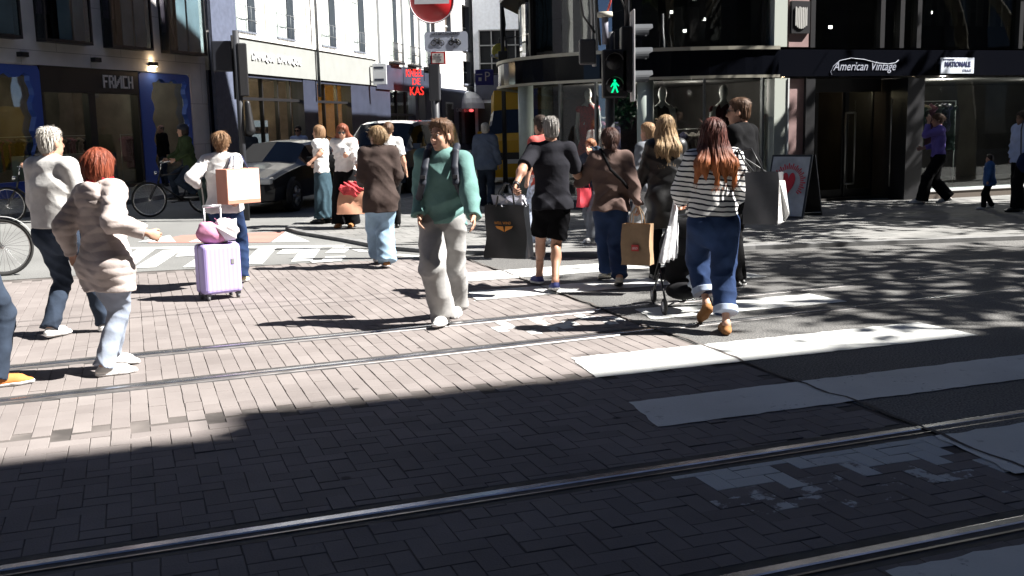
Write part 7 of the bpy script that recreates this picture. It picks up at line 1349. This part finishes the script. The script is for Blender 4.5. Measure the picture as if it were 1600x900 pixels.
for cx in (bx-0.05, bx+0.052): ic.torus((cx, y_, z2-0.02), 0.027, 0.007, (0, 1, 0), 24, 5, 0.3)
for a, b, r in (((bx-0.05, -0.02), (bx-0.025, 0.06), 0.005), ((bx-0.04, 0.055), (bx-0.015, 0.062), 0.004), ((bx-0.028, 0.03), (bx-0.01, -0.012), 0.006), ((bx-0.01, -0.015), (bx+0.03, -0.015), 0.010), ((bx+0.03, -0.01), (bx+0.052, -0.02), 0.012), ((bx+0.005, 0.025), (bx+0.055, 0.022), 0.010), ((bx+0.03, 0.02), (bx+0.035, -0.01), 0.014)): ic.tube([(a[0], y_, z2+a[1]), (b[0], y_, z2+b[1])], r, 6)
ic.build('moped_symbol', M_SBLK, po); lettering('P', 0.04, M_SBLK, (x2+0.10, -0.064, z2-0.095), (1, 0, 0), fit=(0.018, 0.032), parent=po, depth=0.003)
hy = MB(); hy.box((0.065, -0.055, 2.515), (0.195, 0.012, 0.165)); hb = hy.build('hydrant_plate', M_SRED, SP); MB().box((0.06, -0.063, 2.515), (0.155, 0.005, 0.13)).build('white_field', mat('hydrant_white', (0.55, 0.53, 0.50), 0.5), hb)
ic = MB(); ic.box((0.06, -0.067, 2.53), (0.10, 0.003, 0.008)).box((0.06, -0.067, 2.505), (0.008, 0.003, 0.05)).box((0.03, -0.067, 2.562), (0.025, 0.003, 0.016)).box((0.08, -0.067, 2.562), (0.025, 0.003, 0.016)).box((0.09, -0.067, 2.49), (0.02, 0.003, 0.022)); ic.build('marking', mat('sign_grey_mark', (0.12, 0.12, 0.14), 0.6), hb)
# pedestrian and vehicle signals at the corner
TL = thing('traffic_light', 'corner traffic signal with a lit green walking figure and three hooded lamps facing right', 'traffic light', (1.24, 12.95, 0.0), 0)
MB().tube([(0, 0.10, 0), (0, 0.10, 1.0), (0.02, 0.10, 2.75)], [0.075, 0.06, 0.055], 14).build('pole', M_DKPOLE, TL); MB().tube([(-0.17, 0.2, 2.35), (-0.22, 0.2, 4.2)], 0.026, 8).build('side_pole', M_POLE, TL); MB().tube([(0.22, 0.12, 2.6), (0.24, 0.12, 4.4)], 0.03, 8).build('mast', M_DKPOLE, TL)
zb = 1.95; pc = MB(); pc.box((0.06, 0.0, zb+0.295), (0.305, 0.20, 0.575)); ph = pc.build('pedestrian_head', M_SBLK, TL, 0.02)
for k, zz in enumerate((0.43, 0.15)):
    v = MB(); v.smooth = True; n = 10
    for i in range(n): a, b = R(10+160*i/n), R(10+160*(i+1)/n); p = lambda q, y: (0.045+0.105*math.cos(q), y, zb+zz+0.105*math.sin(q)); v.poly([p(a, -0.10), p(b, -0.10), p(b, -0.24), p(a, -0.20 if i == 0 else -0.24)])
    v.build('visor', mat('visor_black', (0.03, 0.03, 0.032), 0.4), ph); MB().lathe((0.045, -0.098, zb+zz), [(0, 0), (0.095, 0), (0.095, 0.006), (0, 0.006)], 24, (0, -1, 0)).build('lens', M_SBLK, ph)
gm = MB(); gy = -0.109; gz = zb+0.145; M_GRN = mat('green_signal', (0.0, 0.6, 0.3), 0.5, emit=(0.0, 0.9, 0.30), estr=0.42)
def gp(pts): gm.prism([(0.05+x, gy, gz+z) for x, z in pts], (0, -0.003, 0))
gp([(0.008*math.cos(2*math.pi*i/10)*1.9, 0.066+0.016*math.sin(2*math.pi*i/10)) for i in range(10)]); gp([(-0.022, 0.044), (0.020, 0.046), (0.020, -0.005), (-0.014, -0.005)]); gp([(-0.014, -0.005), (0.006, -0.005), (-0.022, -0.075), (-0.046, -0.075)]); gp([(0.002, -0.005), (0.020, -0.005), (0.046, -0.07), (0.026, -0.078)]); gp([(-0.022, 0.044), (-0.052, -0.002), (-0.044, -0.01), (-0.014, 0.026)]); gp([(0.020, 0.046), (0.054, 0.006), (0.046, -0.004), (0.016, 0.028)])
gm.build('walking_figure', M_GRN, ph)
vb = MB(); vb.box((0.28, 0.02, zb+0.50), (0.022, 0.36, 1.08)); bo_ = vb.build('backboard', mat('backboard_white', (0.40, 0.40, 0.41), 0.5), TL, 0.008); vh = MB(); vh.box((0.20, 0.02, zb+0.46), (0.13, 0.24, 0.78)); vh.build('signal_housing', M_SBLK, TL, 0.02)
for k, zz in enumerate((0.23, 0.505, 0.78)):
    v = MB(); v.smooth = True; n = 14
    for i in range(n): a, b = R(-20+220*i/n), R(-20+220*(i+1)/n); p = lambda q, x: (x, 0.02+0.10*math.cos(q), zb+zz+0.10*math.sin(q)); v.poly([p(a, 0.292), p(a, 0.292+0.225-0.05*(math.sin(a) < 0.2)), p(b, 0.292+0.225-0.05*(math.sin(b) < 0.2)), p(b, 0.292)])
    v.build('hood', mat('hood_grey', (0.055, 0.06, 0.068), 0.55), TL); MB().lathe((0.293, 0.02, zb+zz), [(0, 0), (0.095, 0), (0, 0.02)], 20, (1, 0, 0)).build('lens', M_SBLK, TL)
MB().lathe((-0.05, 0.02, 2.92), [(0, 0), (0.09, 0.0), (0.095, 0.02), (0.09, 0.06), (0, 0.065)], 20).build('detector_cap', mat('cream_plastic', (0.40, 0.38, 0.32), 0.6), TL); MB().tube([(-0.05, 0.02, 2.6), (-0.05, 0.02, 2.93)], 0.04, 10).build('detector_neck', mat('grey_plastic', (0.16, 0.16, 0.2), 0.6), TL)
MB().box((-0.26, 0.1, 2.52), (0.20, 0.14, 0.30)).build('control_box', mat('dark_box', (0.035, 0.037, 0.042), 0.5), TL, 0.02)
cb = MB(); cb.tube([(-0.16, 0.16, 2.75), (-0.30, 0.12, 2.95), (-0.36, 0.12, 3.3), (-0.32, 0.12, 3.7), (-0.22, 0.14, 4.1)], 0.016, 6); cb.tube([(-0.10, 0.16, 2.6), (-0.14, 0.13, 3.1), (-0.13, 0.13, 3.6), (-0.08, 0.13, 4.2)], 0.018, 6); cb.tube([(0.23, 0.1, 2.95), (0.15, 0.1, 3.15), (-0.02, 0.1, 3.35), (-0.08, 0.1, 3.7)], 0.010, 6); cb.build('cable', M_BLACK, TL)
cb = MB(); cb.tube([(-0.02, 0.05, 2.98), (0.02, 0.05, 3.10), (0.03, 0.05, 3.3), (0.03, 0.05, 4.2)], 0.014, 6); cb.build('red_cable', mat('red_cable', (0.45, 0.06, 0.05), 0.5), TL)
# signal seen from behind at the left
LX, LY = at(377, 200, 19.5)[:2]; L2 = thing('traffic_light', 'black traffic signal seen from behind in front of the stone shop building', 'traffic light', (LX, LY, 0), 0)
MB().tube([(0, 0, 0), (0, 0, 3.45)], 0.06, 12).build('pole', M_DKPOLE, L2); MB().box((0.08, 0.03, 2.75), (0.17, 0.2, 0.95), R(20)).build('signal_housing', M_SBLK, L2, 0.02); MB().box((-0.06, 0.12, 2.8), (0.13, 0.03, 1.15), R(35)).build('backboard', M_SBLK, L2); MB().box((-0.28, 0.05, 3.0), (0.36, 0.1, 0.55), R(10)).build('signal_box', mat('slate_box', (0.012, 0.014, 0.022), 0.5), L2, 0.02)
G = SDF((-.3, -.3, 1.4), (.4, .3, 2.4), 0.02); G.cone((0.14, 0.0, 2.15), (0.17, 0.0, 1.65), 0.05, 0.09, 0.03); G.mesh('wrapped_signal', [M_SBLK], L2)
# parking sign, round hanging sign
p = at(757, 121, 36); PS = thing('parking_sign', 'blue parking sign with a white P on a bracket in the side street', 'road sign', p, 0); MB().box((0, 0, 0), (0.62, 0.16, 0.52)).build('sign_board', mat('sign_blue', (0.03, 0.035, 0.25), 0.35), PS, 0.02); lettering('P', 0.3, M_SWHT, (0.02, -0.085, -0.12), (1, 0, 0), fit=(0.17, 0.30), parent=PS); MB().box((-0.15, -0.083, -0.06), (0.10, 0.005, 0.12)).box((-0.17, -0.083, 0.10), (0.2, 0.005, 0.03)).build('marking', M_SWHT, PS); MB().box((-0.335, -0.02, -0.02), (0.05, 0.12, 0.30)).build('edge_strip', M_SWHT, PS); MB().tube([(0.31, 0, 0.1), (0.75, 0, 0.1)], 0.025).tube([(0.75, 0, 1.2), (0.75, 0, -2.6)], 0.045).build('bracket', M_DKPOLE, PS)
p = at(780, 80, 30); RS = thing('hanging_sign', 'round yellow shop sign hanging from a bracket in the side street', 'sign', p, 0); MB().lathe((0, 0, 0), [(0, -0.03), (0.21, -0.03), (0.21, 0.03), (0, 0.03)], 28, (0.3, -1, 0)).build('disc', mat('yellow_sign', (0.55, 0.48, 0.06), 0.5, noise=0.35, nscale=9), RS); MB().tube([(0, 0, 0.2), (0, 0.0, 0.35), (0.6, 0.05, 0.4)], 0.015).build('bracket', M_BLACK, RS)
G = SDF((-.35, -.2, -.3), (.3, .2, .1), 0.015); G.ell((-0.1, -0.04, -0.12), (0.16, 0.03, 0.06)); G.mesh('white_ribbon', [mat('sign_white', (0, 0, 0))], RS)
LP = thing('street_lamp', 'black street lamp post with scrolled arm beside the rounded corner building', 'street lamp', at(789, 240, 25)[:2]+(KZ,), 0); MB().tube([(0, 0, 0), (0, 0, 3.2), (0, 0, 7)], [0.06, 0.05, 0.04], 10).build('pole', M_BLACK, LP); MB().box((0, 0, 3.0), (0.22, 0.2, 0.6)).build('control_box', M_BLACK, LP, 0.02); MB().tube([(0, 0, 3.5), (0.06, 0, 3.9), (0.02, 0, 4.3), (0.2, 0, 4.6)], 0.03).build('arm', M_BLACK, LP); MB().lathe((0.2, 0, 4.55), [(0, -0.2), (0.12, -0.15), (0.16, 0.0), (0.05, 0.12)], 14).build('lamp_head', M_BLACK, LP)
# A-board
bx, by = at(1238, 343, 17.45)[:2]; AB_ = thing('advertising_board', 'leaning black A-board with a red heart and spiked ring poster on the pavement', 'A-board', (bx, by, KZ), R(-38))
def slab(parent, name, y0, y1, w, h, m, t=0.03):
    mb = MB(); mb.prism([(-w/2, y0, 0), (w/2, y0, 0), (w/2, y1, h), (-w/2, y1, h)], (0, t, 0)); return mb.build(name, m, parent)
fp = slab(AB_, 'front_panel', -0.40, -0.05, 0.70, 1.02, M_BLACK); bp_ = slab(AB_, 'rear_panel', 0.40, 0.05, 0.70, 1.02, M_BLACK)
pm = mat('silver_poster', (0.42, 0.44, 0.45), 0.35, noise=0.45, nscale=3); MB().poly([(-0.32, -0.395, 0.04), (0.32, -0.395, 0.04), (0.32, -0.066, 0.99), (-0.32, -0.066, 0.99)]).build('poster', pm, fp)
def on(x, z, o=0.006): f = z/1.02; return (x, -0.40+0.35*f-o-0.010, z)
hm = MB(); hp_ = []
for i in range(40): t_ = 2*math.pi*i/40; hp_.append(on(0.012*16*math.sin(t_)**3*0.62, 0.56+0.0145*(13*math.cos(t_)-5*math.cos(2*t_)-2*math.cos(3*t_)-math.cos(4*t_))))
M_HRT = mat('poster_red', (0.62, 0.012, 0.03), 0.5); hm.poly(hp_[::-1]); hm.build('heart', M_HRT, fp); rg = MB()
for i in range(36):
    a = R(-40+280*i/36); b = a+R(4); r0, r1 = 0.21, 0.27+0.03*(i % 2); rg.poly([on(r0*math.cos(a), 0.57+r0*1.05*math.sin(a), 0.004), on(r0*math.cos(b), 0.57+r0*1.05*math.sin(b), 0.004), on(r1*math.cos(b), 0.57+r1*1.05*math.sin(b), 0.004), on(r1*math.cos(a), 0.57+r1*1.05*math.sin(a), 0.004)])
rg.build('spiked_ring', M_HRT, fp); MB().poly([on(-0.30, 0.44, 0.008), on(-0.11, 0.42, 0.008), on(-0.10, 0.56, 0.008), on(-0.27, 0.60, 0.008)]).build('paper_tag', M_SWHT, fp)
bl = Vector(on(-0.26, 0.46, 0.012)); lettering('EI', 0.1, M_SBLK, bl, (1, 0, 0), (0, 0.33, 0.94), fit=(0.12, 0.09), parent=fp, depth=0.002)
MB().tube([(-0.34, -0.38, 0.05), (0.34, 0.36, 0.05)], 0.008).build('stay', M_PALEM, AB_)

# ================================================================ shop displays
M_MANN = mat('mannequin_white', (0.70, 0.70, 0.67), 0.5)
def mannequin(label, p, z, H, dress, rz=0.0):
    t = thing('mannequin', label, 'mannequin', (p[0], p[1], z), rz, 'shop window mannequins'); G = SDF((-.3, -.25, 0.5), (.3, .25, H+0.05), 0.014)
    s = H/1.8; G.ell((0, 0.01, 1.68*s), (0.072*s, 0.092*s, 0.125*s)); G.cone((0, 0, 1.45*s), (0, 0, 1.58*s), 0.055*s, 0.045*s, 0.02); G.cone((0, 0, 1.05*s), (0, 0, 1.38*s), 0.13*s, 0.16*s, 0.04, ((0, 1, 0), 0.6)); G.cone((-0.17*s, 0, 1.4*s), (0.17*s, 0, 1.4*s), 0.055*s, 0.055*s, 0.03)
    for sg in (-1, 1): G.cone((sg*0.18*s, 0, 1.4*s), (sg*0.22*s, 0.03, 1.08*s), 0.045*s, 0.035*s, 0.02); G.cone((sg*0.22*s, 0.03, 1.08*s), (sg*0.2*s, -0.08, 0.84*s), 0.035*s, 0.025*s, 0.02)
    G.mesh('figure', [M_MANN], t); G = SDF((-.4, -.35, 0.1), (.4, .35, 1.6*s), 0.016); G.cone((0, 0, 1.0*s), (0, 0, 1.36*s), 0.14*s, 0.175*s, 0.04, ((0, 1, 0), 0.62)); G.cone((0, 0, 0.35*s), (0, 0, 1.0*s), 0.26*s, 0.15*s, 0.05, ((0, 1, 0), 0.7), -1); G.cone((-0.18*s, 0, 1.4*s), (0.18*s, 0, 1.4*s), 0.065*s, 0.065*s, 0.03); G.plane((0, 0, 0.36*s), (0, 0, -1)); G.warp(folds(0.02, int(abs(p[0]*10)) % 7, 0.12, ((0.9, 0.2, 0.05), (0.5, 0.8, 0.05), (0.8, -0.6, 0.1), (0.2, 0.9, 0.1)))); G.mesh('dress', [dress], t)
    MB().lathe((0, 0, 0), [(0, 0), (0.17, 0), (0.17, 0.015), (0.015, 0.02), (0.015, 0.5*s)], 18).build('stand', M_PALEM, t); MB().box((0, 0, (0.1-z)/2-0.002), (0.45, 0.45, max(0.02, z-0.1))).build('plinth', M_DARK, t)
def dots_hook(t, b, tc):
    v = t.nodes.new('ShaderNodeTexVoronoi'); v.inputs['Scale'].default_value = 26; t.links.new(tc.outputs['Object'], v.inputs['Vector']); r = t.nodes.new('ShaderNodeValToRGB'); r.color_ramp.elements[0].color = (0.02, 0.01, 0.01, 1); r.color_ramp.elements[1].color = (0.55, 0.02, 0.025, 1); r.color_ramp.elements[0].position = 0.2; r.color_ramp.elements[1].position = 0.34; t.links.new(v.outputs['Distance'], r.inputs[0]); t.links.new(r.outputs[0], b.inputs['Base Color'])
q = av(-3.92, 0, -0.62); mannequin('mannequin in a red spotted dress behind the rounded corner glass', q, 0.52, 1.80, mat('red_spotted_dress', (0.5, 0.02, 0.02), 0.8, hook=dots_hook))
q = av(-2.05, 0, -0.8); mannequin('white-headed mannequin just right of the corner column', q, 0.28, 2.03, cloth('dark_brown_dress', (0.05, 0.04, 0.03)))
q = av(-0.55, 0, -0.8); mannequin('white-headed mannequin beside the pale pillar', q, 0.28, 2.03, cloth('wine_dress', (0.10, 0.015, 0.02)))
q = av(1.45, 0, -1.2); mannequin('dark mannequin in patterned trousers beside the black entrance', q, 0.1, 1.72, cloth('patterned_black', (0.05, 0.05, 0.07), noise=0.9, nscale=28))
def rack(label, t0, t1, z, o, items, seed, pos=None, rz=TH):
    p0 = Vector(pos if pos else av((t0+t1)/2, 0.2, o)); t = thing('clothes_rack', label, 'clothes rack', tuple(p0), rz, 'clothes racks in the shop windows'); L = (t1-t0)/2; f = MB()
    f.tube([(-L, 0, 0), (-L, 0, z), (L, 0, z), (L, 0, 0)], 0.014, 6); f.build('rail', M_PALEM, t); r = random.Random(seed)
    for k in range(items):
        x = -L*0.85+1.7*L*k/max(1, items-1)+r.uniform(-.04, .04); hgt = r.uniform(0.55, 1.0); cols = [(0.16, 0.07, 0.11), (0.05, 0.07, 0.06), (0.03, 0.03, 0.04), (0.20, 0.18, 0.16), (0.05, 0.05, 0.09)]; c = cols[r.randrange(5)]
        G = SDF((-.12, -.3, -hgt-0.05), (.12, .3, 0.06), 0.02); G.cone((0, -0.16, -0.08), (0, 0.16, -0.08), 0.035, 0.035, 0.03); G.cone((0, 0, -0.12), (0, 0, -hgt), 0.13, 0.17, 0.04, ((1, 0, 0), 0.32), 1); G.warp(folds(0.012, k, 0.1)); g = G.mesh('garment', [cloth('garment_%02d_%02d_%02d' % tuple(int(v*100) for v in c), c)], t); g.location = (x, 0, z-0.06)
rack('clothes rack with violet and grey garments in the far right shop window', 3.95, 5.2, 1.75, -1.0, 9, 1); rack('clothes rack behind the rounded corner glass', -4.9, -4.0, 1.55, -1.3, 6, 2); rack('clothes rack in the window left of the pale pillar', -1.6, -0.8, 1.3, -1.6, 6, 3)
for i_, (a_, o_, l_) in enumerate(((2.7, -1.9, 'clothes rack behind the left pane of the shop entrance'), (4.8, -1.7, 'clothes rack behind the right pane of the shop entrance'), (7.1, -1.3, 'clothes rack behind the right blue display window'), (0.3, -1.5, 'clothes rack behind the left blue display window'))): rack(l_, 0, 1.5, 1.5, 0, 10, 20+i_, FW.p(a_, 0.1, o_), math.atan2(FW.d.y, FW.d.x))
q = av(-2.85, 0, -0.55); PLT = thing('potted_plant', 'leafy green plant hanging behind the corner glass beside the column', 'plant', (q[0], q[1], 1.85), 0)
def leafcloud(name, parent, c, rad, n, size, m, clumps=14, seed=0, droop=0.3, spread=0.20):
    r = np.random.default_rng(seed); cc = r.normal(size=(clumps, 3)); cc /= np.linalg.norm(cc, axis=1)[:, None]; cc = cc*r.uniform(0.25, 0.95, (clumps, 1))**0.6*np.array(rad)*0.85; k = r.integers(0, clumps, n)
    p = cc[k]+r.normal(size=(n, 3))*np.array(rad)*spread+np.array(c); a = r.normal(size=(n, 3)); a /= np.linalg.norm(a, axis=1)[:, None]; a[:, 2] -= droop; u = np.cross(a, r.normal(size=(n, 3))); u /= np.linalg.norm(u, axis=1)[:, None]; s = size*r.uniform(0.6, 1.3, (n, 1))
    V = np.stack([p-a*s*0.5, p+u*s*0.36, p+a*s*0.6, p-u*s*0.36], 1).reshape(-1, 3); me = bpy.data.meshes.new(name); me.vertices.add(4*n); me.vertices.foreach_set('co', V.astype(np.float32).ravel()); me.loops.add(4*n); me.loops.foreach_set('vertex_index', np.arange(4*n, dtype=np.int32)); me.polygons.add(n); me.polygons.foreach_set('loop_start', np.arange(0, 4*n, 4, dtype=np.int32)); me.update(calc_edges=True); return link_mesh(name, me, m, parent)
M_LEAF = mat('plane_leaf', (0.06, 0.10, 0.025), 0.6, noise=0.4, nscale=3); leafcloud('foliage', PLT, (0, 0, 0), (0.28, 0.22, 0.26), 420, 0.09, mat('glossy_leaf', (0.02, 0.14, 0.045), 0.4, noise=0.4), 8, 4); MB().lathe((0, 0, -0.35), [(0, 0), (0.10, 0), (0.14, 0.2), (0, 0.2)], 16).build('pot', M_DARK, PLT); MB().tube([(0, 0, -0.15), (0, 0, 0.55)], 0.006).build('cord', M_BLACK, PLT)

# ================================================================ pushchair
sx0, sy0 = at(1062, 480, 9.3)[:2]; ST = thing('pushchair', 'black pushchair pushed by the woman in the striped top', 'pushchair', (1.50, 9.28, 0), R(6)); M_FAB = cloth('pushchair_fabric', (0.012, 0.012, 0.014))
for x, y in ((-0.24, -0.32), (0.24, -0.32), (-0.17, 0.42), (0.17, 0.42)):
    w = MB().torus((x, y, 0.085), 0.067, 0.020, (1, 0, 0), 24, 8).build('wheel', M_TYRE, ST); MB().lathe((x-0.018, y, 0.085), [(0, 0), (0.052, 0), (0.052, 0.036), (0, 0.036)], 16, (1, 0, 0)).build('hub', mat('pale_hub', (0.40, 0.40, 0.42), 0.5), w)
f = MB()
for x in (-0.22, 0.22): f.tube([(x, -0.32, 0.09), (x, -0.05, 0.42), (x*0.8, 0.42, 0.10)], 0.012, 8); f.tube([(x, 0.18, 0.30), (x, -0.10, 0.60), (x, -0.52, 1.02)], 0.013, 8)
f.tube([(-0.22, -0.52, 1.02), (0.22, -0.52, 1.02)], 0.016, 8); f.tube([(-0.24, -0.32, 0.085), (0.24, -0.32, 0.085)], 0.010, 6); f.build('frame', M_BKFR, ST)
G = SDF((-.3, -.35, 0.15), (.3, .5, 1.05), 0.012); G.cone((-0.14, 0.12, 0.36), (0.14, 0.12, 0.36), 0.07, 0.07, 0.04); G.cone((0, -0.08, 0.40), (0, -0.22, 0.80), 0.17, 0.18, 0.05, ((0, 1, 0.3), 0.35)); G.cone((0, 0.05, 0.36), (0, 0.26, 0.34), 0.17, 0.14, 0.05, ((0, 0, 1), 0.4)); G.mesh('seat', [M_FAB], ST)
G = SDF((-.35, -.45, 0.55), (.35, .45, 1.15), 0.012); G.ell((0, -0.06, 0.66), (0.22, 0.25, 0.22)); G.ell((0, 0.03, 0.60), (0.19, 0.25, 0.20), None, 0.01, '-'); G.plane((0, 0.10, 0.6), (0, 1, -0.5)); G.plane((0, 0, 0.60), (0, 0, -1)); G.mesh('hood', [M_FAB], ST)
G = SDF((-.3, -.35, 0.1), (.3, .3, 0.4), 0.014); G.ell((0, -0.12, 0.21), (0.17, 0.20, 0.09)); G.mesh('basket', [M_FAB], ST)
F = figure('small child sitting in the black pushchair with pink and white shoes', 1.50, 9.28, R(6), 0.92, h=0.009, pelvis=(0, 0.02, 0.45), lean=-0.3, feetL=(-0.07, 0.30, 0, 0, 0.30), feetR=(0.07, 0.30, 0, 0, 0.30), handL=(-0.12, 0.2, 0.55), handR=(0.12, 0.2, 0.55), fingers=False, group='children'); shirt(F, cloth('child_pink', (0.40, 0.14, 0.19)), 'jacket', 0.02, -0.06, 1.0, 0.008, 81); trousers(F, C_GREYCH, 0.01, 0.005, 0.02); shoes(F, cloth('pink_shoe', (0.55, 0.15, 0.22)), L_SOLE); hair(F, H_FAIR); F.body.scale = (0.86,)*3; ST.scale = (0.86,)*3
WC = thing('draped_cloth', 'white muslin cloth hanging from the pushchair handle', 'cloth', (1.50, 9.28, 0), R(6)); G = SDF((-.5, -.75, 0.3), (.3, -.2, 1.15), 0.010); G.cone((-0.16, -0.50, 1.02), (-0.21, -0.42, 0.50), 0.035, 0.16, 0.03, ((0.75, -0.65, 0), 0.28), 1); G.warp(folds(0.016, 8, 0.09, ((0.9, 0.3, 0.1), (0.6, 0.8, 0.05), (0.9, -0.4, 0.1), (0.3, 0.9, 0.1)))); G.mesh('muslin', [cloth('white_muslin', (0.68, 0.68, 0.70))], WC)
BT = thing('blanket', 'rolled pale blue-white blanket tucked in the basket of the pushchair', 'blanket', (1.50, 9.28, 0), R(6)); G = SDF((-.3, -.5, 0.1), (.35, .1, 0.5), 0.011); G.ell((0.12, -0.28, 0.29), (0.12, 0.07, 0.12)); G.warp(folds(0.016, 5, 0.07)); G.mesh('folded_cloth', [cloth('pale_blue_blanket', (0.45, 0.50, 0.58))], BT)

# ================================================================ street trees (crowns above and beside the picture; most dapple the road, the near row is added to block sky)
M_BARK = mat('plane_bark', (0.20, 0.18, 0.14), 0.9, noise=0.4, nscale=3, bump=0.5, bscale=9)
def tree(label, tu, tv, cu, cv, cz, rad, n, seed):
    b = Vector(uv(tu, tv, 0.05)); t = thing('plane_tree', label, 'tree', tuple(b), 0, 'plane trees along the tram street'); c = Vector(uv(cu, cv, cz))-b; r = random.Random(seed); mb = MB(); mid = Vector((c.x*0.25, c.y*0.25, c.z*0.5)); mb.tube([(0, 0, 0), (0, 0, 1.5), tuple(mid), tuple(c)], [0.24, 0.19, 0.15, 0.05], 12)
    for k in range(9): a = r.uniform(0, 6.28); e = c+Vector((math.cos(a)*rad[0]*0.8, math.sin(a)*rad[1]*0.8, r.uniform(-.5, .7)*rad[2])); s_ = mid.lerp(c, r.uniform(0.0, 0.8)); m2 = s_.lerp(e, 0.5)+Vector((0, 0, 0.4)); mb.tube([tuple(s_), tuple(m2), tuple(e)], [0.09, 0.05, 0.015], 7)
    mb.build('trunk', M_BARK, t); leafcloud('crown', t, tuple(c), rad, n, 0.27, M_LEAF, 24, seed, spread=0.15)
tree('tall plane tree on the near pavement to the right, just outside the picture', 18.6, 0.6, 17.6, 3.4, 10.8, (4.2, 4.2, 3.0), 3800, 1)
tree('plane tree at the kerb by the clothes shop, right of the picture', 14.8, 12.4, 14.0, 11.3, 7.4, (3.1, 3.1, 2.3), 3400, 2)
tree('plane tree further along the kerb at the right, outside the picture', 19.8, 12.4, 18.8, 11.6, 7.6, (3.2, 3.2, 2.4), 3400, 3)
tree('plane tree leaning over the road at the right, outside the picture', 22.4, 12.2, 20.4, 8.8, 8.2, (3.4, 3.4, 2.4), 3200, 4)

NT = ['plane tree on the near pavement far to the left of the viewer', 'plane tree on the near pavement just left of the viewer', 'plane tree on the near pavement just right of the viewer', 'plane tree on the near pavement further right of the viewer']
for k, u_ in enumerate((-9.0, -3.4, 2.4, 8.2)):  # unseen trees added overhead to block sky and darken the foreground
    tree(NT[k], u_, -1.0, u_, -0.1, 8.2, (3.6, 2.8, 2.0), 9000, 11+k)

for k, v_ in enumerate((7.8,)):            # overhead tram wires, above the picture
    w_ = thing('tram_wire', 'overhead wire above the far tram track', 'tram wire', uv(0, v_, 5.6), TH, 'overhead tram wires'); MB().tube([(-45, -0.1, 0), (0, 0, -0.12), (45, -0.1, 0)], 0.012, 5).build('contact_wire', M_BLACK, w_); MB().tube([(-45, -0.1, 0.9), (0, 0, 0.55), (45, -0.1, 0.9)], 0.010, 5).build('carrier_wire', M_BLACK, w_)
